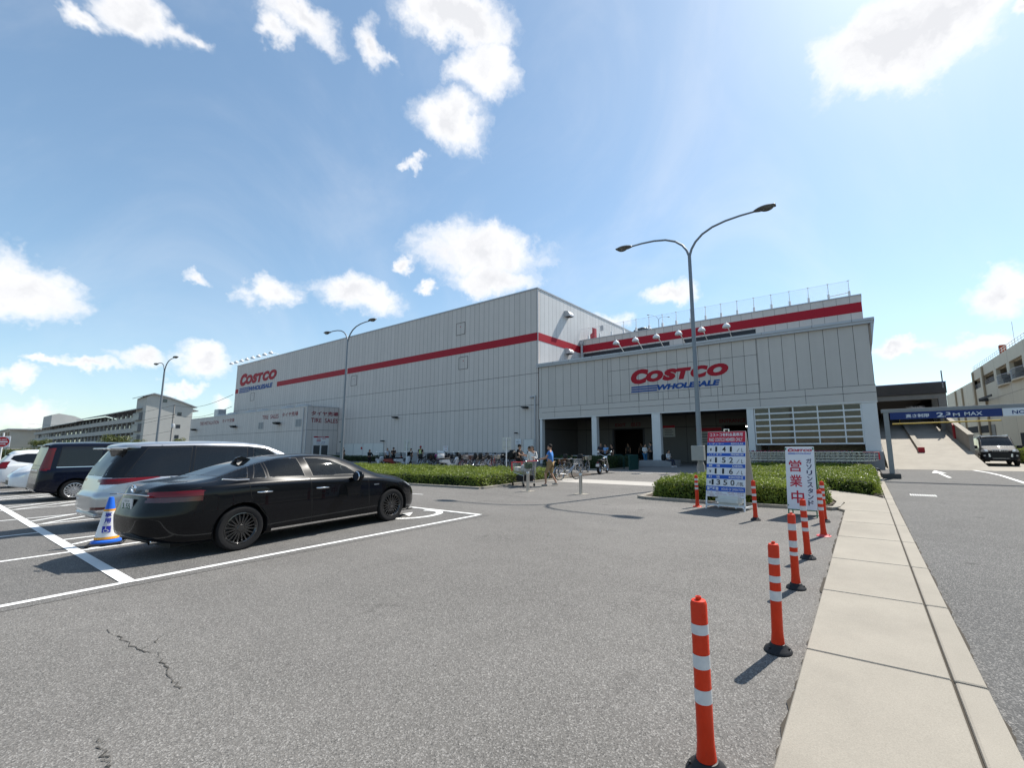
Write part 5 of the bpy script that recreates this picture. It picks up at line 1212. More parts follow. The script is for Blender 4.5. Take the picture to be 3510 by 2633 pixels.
wr2([(.042, .075), (.042, .042), (.066, .040), (.076, .016), (.086, .020)], .0035)
wr2([(.046+.026*math.cos(a), .026+.024*math.sin(a)) for a in [R(110+i*25) for i in range(11)]], .0035); wr2([(.038, .082), (.046, .082)], .005)
mb.build('wheelchair_symbol', M_sw, cn)
MB().bbox(.115, -.06, .22, .13, .09, .52, .003).build('side_card', M_cy, cn)

# ------------------------------------------------------------------ bollards
M_steel = mat('stainless_steel', (.50, .49, .47), .32, .9, var=.12, vscale=12)
def bollard(loc, label):
    t = thing('steel_bollard', label, 'bollard', (*loc, 0), 0, 'short steel bollards at the crossing')
    MB().lathe([(.055, .0), (.055, .56), (.058, .575), (.058, .64), (.05, .65), (0, .652)], (0, 0, 0), 20).build('tube', M_steel, t, smooth=40)
    MB().prism([(-.2, -.16), (.22, -.14), (.2, .2), (-.18, .18)], .001, .008).build('base_patch', M_kerb, t)
bollard((-9.62, 12.1), 'short steel bollard in front of the loaded shopping trolley'); bollard((-7.56, 12.2), 'short steel bollard standing alone right of the walking man')

# ------------------------------------------------------------------ street lamps
M_galv = mat('galvanised_pole', (.20, .225, .25), .5, .4, var=.15, vscale=3); M_lampg = glass_mat('lamp_bowl', (.75, .74, .70), .05, .25, (.3, .29, .26))
M_lamp = mat('lamp_head_grey', (.16, .165, .17), .45, .2)
def lamp(loc, label, fork=9.0, box=False):
    t = thing('street_lamp', label, 'street lamp', (*loc, 0), 0, 'double armed street lamps round the lot')
    MB().tube([(0, 0, 0), (0, 0, 1), (0, 0, fork*.5), (0, 0, fork)], [.105, .10, .082, .066], 16).build('pole', M_galv, t, smooth=40)
    for s in (-1, 1):
        pts = [(0, -.25), (.02, 0), (.10, .24), (.27, .50), (.55, .74), (.95, .92), (1.45, 1.02), (2.0, 1.06), (2.5, 1.06)]
        MB().tube([(s*x, 0, fork+z) for x, z in pts], [.05, .05, .047, .045, .042, .04, .038, .036, .034], 12).build('arm', M_galv, t, smooth=50)
        mb = MB(); bm = bmesh.new(); bmesh.ops.create_uvsphere(bm, u_segments=20, v_segments=14, radius=1)
        for v in bm.verts:
            u = (v.co.x+1)/2; wd_ = .055+.115*math.sin(min(1, u*1.15)*math.pi*.85) if u < .87 else .12
            v.co = Vector((s*(2.45+u*.78), v.co.y*wd_*1.15/max(.25, math.sqrt(max(.06, 1-(2*u-1)**2))) if abs(2*u-1) < .97 else v.co.y*wd_, fork+1.06+.03*u+(v.co.z*.095 if v.co.z > 0 else v.co.z*.02)))
        mb.bm(bm); hd_ = mb.build('lamp_head', M_lamp, t, smooth=60)
        mb = MB(); mb.ball((s*2.92, 0, fork+1.075), (.24, .15, .125), 3); mb.v = [(a, b, min(c, fork+1.075)) for a, b, c in mb.v]; mb.build('glass_bowl', M_lampg, hd_, smooth=60)
    if box:
        MB().bbox(-.24, -.30, .92, .22, -.07, 1.47, .012).build('control_box', mat('box_grey', (.30, .30, .29), .5, var=.1, vscale=6), t)
        MB().lathe([(.15, 0), (.15, .7), (.11, .85)], (0, 0, 0), 14).build('foot_sleeve', M_grey, t, smooth=40)
    return t
L1 = lamp((-5.12, 16.8), 'tall double armed street lamp with a grey box, in front of the store sign', box=True)
dup_l = lamp((-29.6, 16.8), 'double armed street lamp in front of the tire sales corner')
dup(dup_l, (-55.2, 13.2, 0), 0, 'double armed street lamp at far left before the apartment block')
dup(dup_l, (-18.63, 48, 11.5), R(55), 'double armed street lamp standing on the roof parking deck', sc=.485)
rs_ = thing('red_roof_cabinet', 'stepped red cabinet at the left end of the roof railing', 'roof cabinet', (-21.9, 38.2, 11.5)); MB().prism([(-.22, 0), (.3, 0), (.3, 1.75), (.02, 1.85), (.02, 1.3), (-.22, 1.2)], -.15, .25, 'y').build('cabinet', M_red, rs_)
rp = thing('roof_sign', 'small grey plate sign on a post behind the roof railing', 'sign', (-20.8, 38.1, 11.5)); MB().tube([(0, 0, 0), (0, 0, 1.9)], .03, 6).build('post', M_white, rp); MB().bbox(-.2, -.04, 1.35, .2, -.02, 1.9, .004).build('plate', M_trim, rp)

# ------------------------------------------------------------------ height limit gantry
ga = thing('height_gantry', 'grey steel height limit gantry with blue sign across the road', 'height gantry', (0, 23.36, 0))
M_gs = mat('gantry_steel', (.24, .245, .25), .5, .3, var=.25, vscale=3)
for x in (.86, 9.4):
    MB().bbox(x-.09, -.08, .2, x+.09, .08, 2.74, .006).build('post', M_gs, ga); MB().bbox(x-.36, -.22, 0, x+.28, 2.4, .21, .02).build('footing', M_darkconc, ga)
MB().bbox(.70, -.09, 2.74, 9.6, .09, 2.89, .006).build('beam', M_gs, ga)
MB().bbox(.99, -.115, 2.44, 4.42, -.095, 2.735, .004).build('blue_sign', mat('sign_navy', (.015, .035, .15), .45), ga)
MB().bbox(4.43, -.115, 2.44, 8.6, -.095, 2.735, .004).build('white_sign', M_sw, ga)
mb = MB(); y = -.118
write(mb, '高さ制限', (1.52, y, 2.50), .76, .15, bold=.02); write(mb, '2', (2.50, y, 2.49), .22, .18, bold=.02); mb.box(2.74, y-.001, 2.49, 2.77, y, 2.52); write(mb, '3', (2.79, y, 2.55), .14, .12, bold=.02)
write(mb, 'M', (3.0, y, 2.50), .2, .125, bold=.01); write(mb, 'MAX', (3.34, y, 2.51), .52, .14, bold=.01); mb.build('white_lettering', M_sw, ga)
mb = MB(); write(mb, 'NO', (4.68, y, 2.51), .36, .14, bold=.025); mb.build('navy_lettering', mat('sign_navy', (.02, .03, .15)), ga)
mb = MB(); mb.tube([(1.04, -.1, 2.26), (4.36, -.1, 2.29)], .028, 10)
for x in (1.3, 2.7, 4.0): mb.tube([(x, -.1, 2.28), (x, -.1, 2.46)], .004, 4)
mb.build('yellow_bar', mat('bar_yellow', (.55, .36, .06), .5), ga)
mb = MB()
for i in range(26): mb.tube([(1.62+i*.022, random.uniform(-.05, .05), 2.885), (1.6+i*.022+random.uniform(-.05, .05), random.uniform(-.1, .1), 2.95+random.uniform(0, .03))], .004, 3)
mb.build('bird_spikes', M_steel, ga)

# ------------------------------------------------------------------ hedges
def leaf_mat(name, dark, light, trans=.35, scale=11):
    m, n, l, b = new_mat(name)
    P = N(n, 'ShaderNodeTexCoord').outputs['Object']; a = noise(n, l, P, scale, 3, .8); c = noise(n, l, P, 1.1, 4, .6)
    v = math_(n, l, 'ADD', math_(n, l, 'MULTIPLY', a.outputs['Fac'], .75), math_(n, l, 'MULTIPLY', c.outputs['Fac'], .45))
    mr_ = N(n, 'ShaderNodeMapRange'); l.new(v, mr_.inputs['Value']); mr_.inputs['From Min'].default_value = .44; mr_.inputs['From Max'].default_value = .78
    mx_ = N(n, 'ShaderNodeMix', data_type='RGBA'); l.new(mr_.outputs[0], mx_.inputs['Factor']); mx_.inputs['A'].default_value = (*dark, 1); mx_.inputs['B'].default_value = (*light, 1)
    l.new(mx_.outputs['Result'], b.inputs['Base Color']); b.inputs['Roughness'].default_value = .45; b.inputs['Specular IOR Level'].default_value = .4
    tr = N(n, 'ShaderNodeBsdfTranslucent'); l.new(mx_.outputs['Result'], tr.inputs[0])
    ms = N(n, 'ShaderNodeMixShader'); ms.inputs[0].default_value = trans; l.new(b.outputs[0], ms.inputs[1]); l.new(tr.outputs[0], ms.inputs[2])
    l.new(ms.outputs[0], n['Material Output'].inputs[0]); MATS[name] = m; return m
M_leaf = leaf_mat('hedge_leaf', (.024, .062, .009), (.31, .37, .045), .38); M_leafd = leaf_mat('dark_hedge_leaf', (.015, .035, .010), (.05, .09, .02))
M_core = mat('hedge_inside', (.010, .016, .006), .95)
rng = np.random.default_rng(5)
def leaves_mesh(P, Nn, size, jitter, mat_, name, parent=None, extra=None):
    """one small folded leaf per point P, loosely facing Nn"""
    n = len(P); d = Nn+rng.normal(0, jitter, (n, 3)); d /= np.linalg.norm(d, axis=1, keepdims=True)
    a = np.cross(d, rng.normal(0, 1, (n, 3))); a /= np.linalg.norm(a, axis=1, keepdims=True); b = np.cross(d, a)
    s = (size*rng.uniform(.6, 1.3, n))[:, None]
    v = np.stack([P-a*s, P-b*s*.42+d*s*.15, P+a*s, P+b*s*.42+d*s*.15], 1).reshape(-1, 3)
    me = bpy.data.meshes.new(name); f = np.arange(4*n).reshape(-1, 4)
    vs, fs = v.tolist(), f.tolist()
    mats = [mat_]
    if extra: 
        o_ = len(vs); vs += [list(q) for q in extra.v]; fs += [[i+o_ for i in q] for q in extra.f]; mats.append(M_core)
    me.from_pydata(vs, [], fs)
    for m in mats: me.materials.append(m)
    if extra: me.polygons.foreach_set('material_index', [0]*n+[1]*len(extra.f))
    o = bpy.data.objects.new(name, me); COL.objects.link(o)
    if parent: o.parent = parent
    return o
def inside(P, poly):
    x, y = P[:, 0], P[:, 1]; c = np.zeros(len(P), bool); n = len(poly)
    for i in range(n):
        (x0, y0), (x1, y1) = poly[i], poly[(i+1) % n]
        cnd = ((y0 > y) != (y1 > y)) & (x < (x1-x0)*(y-y0)/(y1-y0+1e-12)+x0); c ^= cnd
    return c
def lump(P, s=1.):
    return .05*np.sin(P[:, 0]*2.1*s+1.3)*np.cos(P[:, 1]*1.9*s)+.035*np.sin(P[:, 0]*5.3*s+P[:, 1]*4.1*s)+.02*np.sin(P[:, 0]*13*s+2)*np.sin(P[:, 1]*11*s)
def hedge(label, poly, h, dens, size, name='hedge', m=None, side=1.6, group=None):
    poly = [tuple(p) for p in poly]; pa = np.array(poly); lo, hi = pa.min(0), pa.max(0)
    area = (hi-lo).prod(); P = rng.uniform(lo, hi, (int(area*dens), 2)); P = P[inside(P, poly)]
    z = h+lump(P)+rng.normal(-.02, .035, len(P)); T = np.column_stack([P, z]); Nt = np.tile([0, 0, 1.], (len(T), 1))
    Ps, Ns = [T], [Nt]
    ctr = pa.mean(0)
    for i in range(len(poly)):
        a, b = pa[i], pa[(i+1) % len(poly)]; L = np.linalg.norm(b-a); n = int(L*h*dens*side); t = rng.uniform(0, 1, n); zz = rng.uniform(0.03, 1, n)**.85*h
        q = a+(b-a)*t[:, None]; nn = np.array([(b-a)[1], -(b-a)[0]])/L
        if (q.mean(0)-ctr)@nn < 0: nn = -nn
        round_ = -.10*np.clip((zz/h-.72)/.28, 0, 1)**2-.08*np.clip(.25-zz/h, 0, 1)*3
        q = q+nn*(lump(np.column_stack([t*L, zz*2]))*1.1+rng.normal(0, .035, n)+round_)[:, None]
        Ps.append(np.column_stack([q, zz+rng.normal(0, .02, n)])); Ns.append(np.tile([*nn, .45], (n, 1)))
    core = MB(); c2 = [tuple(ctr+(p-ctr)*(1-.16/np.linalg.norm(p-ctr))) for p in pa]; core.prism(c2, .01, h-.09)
    o = leaves_mesh(np.concatenate(Ps), np.concatenate(Ns), size, .75, m or M_leaf, name, None, core)
    tag(o, label, 'hedge', group or 'clipped evergreen hedges in the planting beds'); return o
hedge('long clipped green hedge behind the black sedan, in front of the bicycles', [(-34, 11.95), (-15.2, 11.98), (-11.85, 12.15), (-11.82, 16.9), (-13, 17.4), (-34, 17.2)], .455, 650, .035)
hedge('clipped green hedge behind the fuel price board', [(-5.15, 12.4), (-4.4, 12.2), (-2.2, 12.2), (-1.15, 12.35), (-.92, 12.9), (-.95, 13.8), (-1.5, 15.0), (-5.3, 15.3)], .50, 1200, .036)
hedge('clipped green hedge before the nested trolleys, right of the path', [(-5.4, 16.9), (-1.2, 16.95), (-.35, 16.1), (.18, 15.65), (.22, 19.0), (.2, 25.8), (-5.4, 26.2)], .44, 650, .038)
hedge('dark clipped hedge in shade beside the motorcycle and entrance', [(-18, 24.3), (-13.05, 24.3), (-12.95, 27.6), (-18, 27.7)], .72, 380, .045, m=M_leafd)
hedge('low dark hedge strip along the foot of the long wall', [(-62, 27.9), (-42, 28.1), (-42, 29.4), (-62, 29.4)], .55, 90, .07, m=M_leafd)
hedge('clipped hedge with yellow tips right of the moving van', [(8.3, 39), (11, 40), (11, 47), (8.6, 47)], .95, 140, .06)

# ------------------------------------------------------------------ trees and shrubs beyond the lot
M_bark = mat('tree_bark', (.09, .07, .05), .9, var=.3, vscale=8); M_tleaf = leaf_mat('tree_leaf', (.035, .06, .012), (.16, .17, .035), .3, 1.2)
def tree(loc, h, r, label, m=M_tleaf, name='tree'):
    t = thing(name, label, 'tree', (*loc, 0), 0, 'trees beyond the parked cars')
    mb = MB(); mb.tube([(0, 0, 0), (.1, 0, h*.35), (0, .1, h*.75)], [h*.035, h*.026, h*.01], 8); tips = []
    for k in range(7):
        a = k*2.4; z = h*(.35+.06*k); e = Vector((math.cos(a)*r*.7, math.sin(a)*r*.7, z+h*.18)); mb.tube([(0, 0, z), tuple(e*.6+Vector((0, 0, z*.35))), tuple(e)], [h*.014, h*.009, h*.004], 5); tips.append(e)
    mb.build('trunk', M_bark, t, smooth=60)
    cl = [np.array(e)+rng.normal(0, r*.12, 3) for e in tips]+[np.array([0, 0, h*.82])+rng.normal(0, r*.2, 3) for _ in range(5)]
    P = []; Nn = []
    for c in cl:
        d = rng.normal(0, 1, (170, 3)); d /= np.linalg.norm(d, axis=1, keepdims=True); rr = r*.42*rng.uniform(.5, 1.1, (170, 1)); P.append(c+d*rr*[1, 1, .8]); Nn.append(d+[0, 0, .4])
    leaves_mesh(np.concatenate(P), np.concatenate(Nn), r*.075, .6, m, 'crown', t)
tree((-101, 19), 3.9, 2.0, 'round yellow green tree in front of the apartment galleries'); tree((-78, 8.5), 2.9, 1.0, 'small loose tree right of the do not enter sign')
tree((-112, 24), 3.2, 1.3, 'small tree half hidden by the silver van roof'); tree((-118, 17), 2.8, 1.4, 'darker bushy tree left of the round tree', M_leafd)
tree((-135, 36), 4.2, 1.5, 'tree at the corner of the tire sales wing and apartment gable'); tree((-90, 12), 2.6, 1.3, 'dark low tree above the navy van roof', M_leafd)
hedge('belt of low shrubs behind the parked cars at far left', [(-100, 4), (-64, 5), (-62, 8), (-100, 14)], 1.6, 40, .12, name='shrub_belt', m=M_tleaf)
# fence by the shrubs, utility pole and wires
fn = thing('wire_fence', 'thin green wire fence in front of the far shrubs', 'fence'); mb = MB()
for i in range(15): mb.tube([(-61-.1*i, 3+i*.9, 0), (-61-.1*i, 3+i*.9, 1.9)], .03, 5)
mb.build('fence_posts', mat('fence_green', (.10, .14, .10), .6), fn); mb = MB()
for z in (.5, 1.0, 1.5, 1.88): mb.tube([(-61, 3, z), (-62.4, 15.6, z)], .012, 4)
mb.build('fence_wires', mat('fence_green', (.1, .14, .1)), fn)
up = thing('utility_pole', 'thin concrete utility pole at the corner of the apartment gable', 'utility pole', (-128, 33, 0))
MB().tube([(0, 0, 0), (0, 0, 11.6)], [.2, .13], 10).build('pole', M_grey, up, smooth=40)
mb = MB()
for z in (11.3, 9.2, 8.6): mb.box(-.9, -.05, z, .9, .05, z+.12)
mb.build('cross_arm', M_dark, up); MB().lathe([(.28, 0), (.3, .1), (.3, .8), (.25, .9)], (.4, 0, 6.3), 12).build('transformer', M_trim, up, smooth=40)
for i, (z0, z1, y1) in enumerate(((14.5, 11.4, -8), (12.6, 9.3, -8), (10.0, 8.7, -6), (6.4, 5.6, -4))):
    pts = [(-330+202*k/20, 33+(y1)*(1-k/20)*.2, z0+(z1-z0)*k/20-2.2*math.sin(math.pi*k/20)) for k in range(21)]
    o = MB().tube(pts, .035, 4).build('power_line', M_black); tag(o, 'thin power line running from the utility pole to the left', 'power line', 'power lines at far left')
for z in (11.4, 9.3):
    o = MB().tube([(-128+38*k/10, 33-.2*k, z-1.2*math.sin(math.pi*k/10)-.05*k) for k in range(11)], .035, 4).build('power_line', M_black); tag(o, 'thin power line from the utility pole to the tire wing', 'power line', 'power lines by the tire wing')

# ------------------------------------------------------------------ signs
dn = thing('no_entry_sign', 'square white do not enter sign with red disc, far left', 'road sign', (-40.5, 3.0, 0), R(62))
MB().tube([(0, .03, 0), (0, .03, 2.6)], .035, 8).build('post', M_white, dn); MB().bbox(-.31, -.01, 1.78, .31, .01, 2.40, .01).build('plate', M_sw, dn)
MB().lathe([(0, -.001), (.28, 0)], (0, -.014, 2.09), 40, 'y').build('red_disc', mat('sign_red', (.50, .012, .02), .4), dn)
mb = MB(); mb.box(-.22, -.02, 2.05, .22, -.016, 2.13); write(mb, 'DO NOT', (0, -.02, 2.17), .36, .08, center=True, bold=.03); write(mb, 'ENTER', (0, -.02, 1.92), .32, .08, center=True, bold=.03); mb.build('white_lettering', M_sw, dn)
def sign_back(loc, w, h, z, label, rz=0):
    t = thing('sign_pole', label, 'road sign', (*loc, 0), rz)
    MB().tube([(0, 0, 0), (0, 0, z+h-.05)], .04, 8).build('post', M_white, t); MB().bbox(-w/2, .04, z, w/2, .055, z+h, .004).build('plate', mat('plate_back', (.52, .52, .48), .5), t)
    for zz in (z+.2*h, z+.75*h): MB().bbox(-w*.36, .0, zz, w*.36, .039, zz+.06, .006).build('clamp', M_trim, t)
sign_back((-28.6, 21.3), .5, .80, 1.25, 'back of a narrow sign on white post above the hedge', R(25)); sign_back((-20.15, 23.0), .62, .84, 1.25, 'back of a square sign on white post by the bicycles', R(20))
def notice(x, z, w, h, lines, label, y=YF-.05):
    t = thing('wall_notice', label, 'notice', (x, y, z)); MB().box(0, 0, 0, w, .02, h).build('plate', M_sw, t)
    mb = MB()
    for s_, px, pz_, pw, ph in lines: write(mb, s_, (px, -.004, pz_), pw, ph)
    mb.build('lettering', M_inkb if 'left' not in label else M_sr, t)
notice(-34.5, 1.05, .68, .5, (('駐輪場', .1, .34, .48, .1), ('ご注意', .12, .08, .42, .1)), 'small white wall notice left of the bicycles, red writing')
notice(-25.2, 1.6, .62, .5, (('バイク', .18, .37, .28, .08), ('駐輪禁止', .08, .2, .46, .11), ('お願い', .12, .06, .38, .07)), 'small white wall notice beside the white side door')
for x, z, y, w in ((-12.9+-1.1, 2.1, PB-.03, 1.05), (-11.2, 1.4, PB-.03, 2.0)):
    t = thing('porch_poster', 'pale poster with red top on the porch wall beside the %s' % ('exit' if w < 1.5 else 'entrance'), 'poster', (x, y, z)); MB().box(0, 0, 0, w, .02, .95 if w < 1.5 else 1.35).build('sheet', mat('poster_paper', (.42, .41, .39), .6), t); hh = .95 if w < 1.5 else 1.35; MB().box(0, -.006, hh*.8, w, -.002, hh).build('header', M_red, t)
    mb = MB()
    for i in range(4): mb.box(w*.12, -.005, hh*(.15+.15*i), w*(.85-.1*(i % 2)), -.002, hh*(.19+.15*i))
    mb.build('print_lines', M_ink, t)
# wall lamps and cameras
wlk = 0
def wall_lamp(x, z, y, label, s=1., cam_=False):
    t = thing('wall_lamp' if not cam_ else 'wall_camera', label, 'wall lamp' if not cam_ else 'security camera', (x, y, z), 0, None, s)
    MB().bbox(-.06, -.16, -.05, .06, 0, .05, .01).build('bracket', M_black, t)
    if cam_: mb = MB(); mb.bbox(-.3, -.34, -.06, .1, -.16, .07, .02); mb.build('housing', M_black, t); MB().lathe([(.04, 0), (.04, .02)], (-.32, -.25, 0), 10, 'x').build('lens', M_chrome, t)
    else: mb = MB(); mb.prism([(-.42, .06), (-.35, .10), (.30, .10), (.36, .0), (.20, -.10), (-.1, -.08)], -.42, -.10, 'y'); mb.build('lamp_shade', M_black, t); MB().box(-.1, -.38, -.108, .2, -.14, -.101).build('lens', M_trim, t)
wall_lamp(-42.2, 4.72, YF-.01, 'black wall lamp over the left end of the bicycle rows'); wall_lamp(-24.0, 4.78, YF-.01, 'black wall lamp beside the downpipe near the porch', .9)
wall_lamp(-25.0, 2.62, YF-.01, 'small black security camera above the wall notice', .7, True); wall_lamp(-44.3, 2.2, YF-.01, 'security camera over the right of the white gates', 1., True); wall_lamp(-52.6, 2.2, YF-.01, 'security camera over the left of the white gates', 1., True)
for x, l_ in ((-89.6, 'far left end'), (-74.0, 'middle'), (-60.8, 'right half')): wall_lamp(x, 4.64, YTS-.01, 'black wall lamp on the %s of the tire shop wing' % l_, 1.5)
# ------------------------------------------------------------------ roll-up glass screen in the right bay
mb = MB()
zs = [1.44+i*.378 for i in range(7)]
for z in zs: mb.box(-5.62, YF+.06, z-.045, .05, YF+.12, z+.045)
mb.box(-5.62, YF+.061, 1.49, -5.56, YF+.119, 3.66); mb.box(-.02, YF+.061, 1.49, .04, YF+.119, 3.66)
for x in (-4.73, -3.41, -2.12, -.82): mb.box(x-.035, YF+.055, 1.40, x+.035, YF+.125, 3.69)
sf = mb.build('shutter_frame', M_white, st)
G_shut = glass_mat('shutter_glass', (.60, .50, .38), .06, .25, (.10, .08, .055))
MB().box(-5.56, YF+.085, 1.49, -.02, YF+.095, 3.66).build('shutter_glass', G_shut, sf)
MB().box(-5.5, 34.0, 0, .45, 34.2, 3.88).build('cart_bay_wall', mat('warm_wall', (.36, .30, .22), .8, var=.25, vscale=.9), st)
MB().box(-5.9, 31.6, 0, -5.6, 34.0, 3.88).build('cart_bay_side', M_dim, st)
t = thing('yellow_bollard', 'yellow guard bollard inside the trolley bay', 'bollard', (-5.0, 31.5, 0)); MB().lathe([(.09, 0), (.09, .95), (.06, 1.03), (0, 1.05)], (0, 0, 0), 14).build('tube', mat('guard_yellow', (.60, .42, .03), .5), t, smooth=40)
# ------------------------------------------------------------------ shopping trolleys
M_wire = mat('trolley_chrome', (.50, .51, .53), .25, .9); M_hand = mat('trolley_red', (.32, .02, .05), .4); M_redc = mat('trolley_corner_red', (.60, .03, .04), .4)
def cart(name, label, loc, rz, group=None, sc=1., dense=1, guards=True):
    """front towards +x"""
    t = thing(name, label, 'shopping trolley', loc, rz, group, sc)
    L, w0, w1, z0, z1 = 1.0, .30, .25, .52, 1.0
    mb = MB(); n1 = 7 if dense else 4; n2 = 13 if dense else 6; r = .0045 if dense else .0075
    def pt(u, s, v):        # u along, s side, v height
        x = -L*.5+.02+u*(L-.02)+(.05*v*(1 if u > .5 else -.3)); w = w0+(w1-w0)*u+.02*v; return (x, s*w, z0+.06*u*(1-v)+v*(z1-z0-.02*u))
    for s in (-1, 1):
        for k in range(n1): v = k/(n1-1); mb.tube([pt(0, s, v), pt(1, s, v)], r*(1.6 if k in (0, n1-1) else 1), 4)
        for k in range(n2): u = k/(n2-1); mb.tube([pt(u, s, 0), pt(u, s, 1)], r, 4)
    for u in (0, 1):
        for k in range(n1): v = k/(n1-1); mb.tube([pt(u, -1, v), pt(u, 1, v)], r*(1.6 if k == n1-1 else 1), 4)
        for k in range(n1): q = -1+2*k/(n1-1); mb.tube([pt(u, q, 0), pt(u, q, 1)], r, 4)
    for k in range(n2): u = k/(n2-1); mb.tube([pt(u, -1, 0), pt(u, 1, 0)], r, 4)
    mb.build('basket', M_wire, t)
    mb = MB(); R2 = .0125
    for s in (-1, 1):
        mb.tube([(-.62, s*.29, 1.04), (-.50, s*.29, .98), (-.44, s*.28, .5), (-.40, s*.28, .14)], R2, 6); mb.tube([(-.42, s*.28, .20), (.42, s*.24, .17), (.46, s*.24, .12)], R2, 6); mb.tube([(-.42, s*.28, .45), (.40, s*.24, .56)], R2, 6)
    for x in (-.42, -.2, 0, .2, .42): mb.tube([(x, -.27, .185), (x, .27, .185)], .007, 5)
    mb.tube([(-.62, -.29, 1.04), (-.62, .29, 1.04)], R2*.8, 6); mb.build('frame', M_wire, t)
    MB().tube([(-.62, -.26, 1.042), (-.62, .26, 1.042)], .021 if dense else .034, 8).build('handle', M_hand, t)
    for s in (-1, 1):
        if guards: MB().box(pt(1, s, 0)[0]-.0, s*(w1)-.022, z0+.10, pt(1, s, 0)[0]+.06, s*(w1)+.022, z1-.03).build('corner_guard', M_redc, t)
        for x in (-.40, .44): MB().lathe([(.02, -.014), (.06, -.014), (.062, 0), (.06, .014), (.02, .014)], (x, s*.26, .062), 14, 'y').build('wheel', M_tyre, t)
    if guards: MB().tube([pt(.35, -1, 1), pt(1, -1, 1), pt(1, 1, 1), pt(.35, 1, 1)], .013, 6).build('red_rim', M_redc, t)
    return t
GRP = 'nested shopping trolleys in front of the glass screen'
c0 = cart('shopping_trolley', 'rightmost trolley of the nested row, red front corners in view', (.05, 28.35, 0), 0, GRP, 1., 0)
c1 = cart('shopping_trolley', 'chrome shopping trolley nested among others under the glass screen', (-.185, 28.35, 0), 0, GRP, 1., 0, False)
for i in range(2, 27): dup(c1, (.05-.235*i, 28.35+random.uniform(-.015, .015), 0), 0, 'chrome shopping trolley nested among others under the glass screen')
for i in range(22): dup(c1, (-.35-.235*i, 29.15+random.uniform(-.015, .015), 0), 0, 'chrome shopping trolley nested in the rear row by the porch')
ct = cart('shopping_trolley', 'loaded shopping trolley pushed by the man in the blue shirt', (-10.98, 13.55, 0), R(162), None, .92)
def good(nm, label, lo, hi, m, b=.02, rz=0):
    o = MB().bbox(lo[0], lo[1], lo[2], hi[0], hi[1], hi[2], b, seg=2).build(nm, m); o.matrix_world = ct_m; tag(o, label, 'groceries', 'goods in the loaded trolley'); return o
ct_m = Matrix.Translation((-10.98, 13.55, 0)) @ Matrix.Rotation(R(162), 4, 'Z') @ Matrix.Scale(.92, 4)
good('carton', 'white carton lying in the loaded trolley basket', (.08, -.2, .6), (.44, .2, .78), mat('carton_white', (.62, .60, .57), .6)); good('crate', 'black crate on the lower rack of the loaded trolley', (-.38, -.24, .215), (.22, .24, .46), M_black)
good('grocery_bag', 'crumpled pale bag in the loaded trolley basket', (-.3, -.2, .58), (.02, .18, .9), mat('bag_grey', (.45, .46, .48), .5), .09); good('melon_bag', 'dark green bag by the trolley handle', (-.44, -.2, .72), (-.2, .16, 1.02), mat('bag_green', (.03, .06, .03), .5), .09)
good('bread_bag', 'tan bag on the front of the trolley rack', (.24, -.18, .215), (.42, .16, .38), mat('bag_tan', (.35, .20, .11), .6), .06)

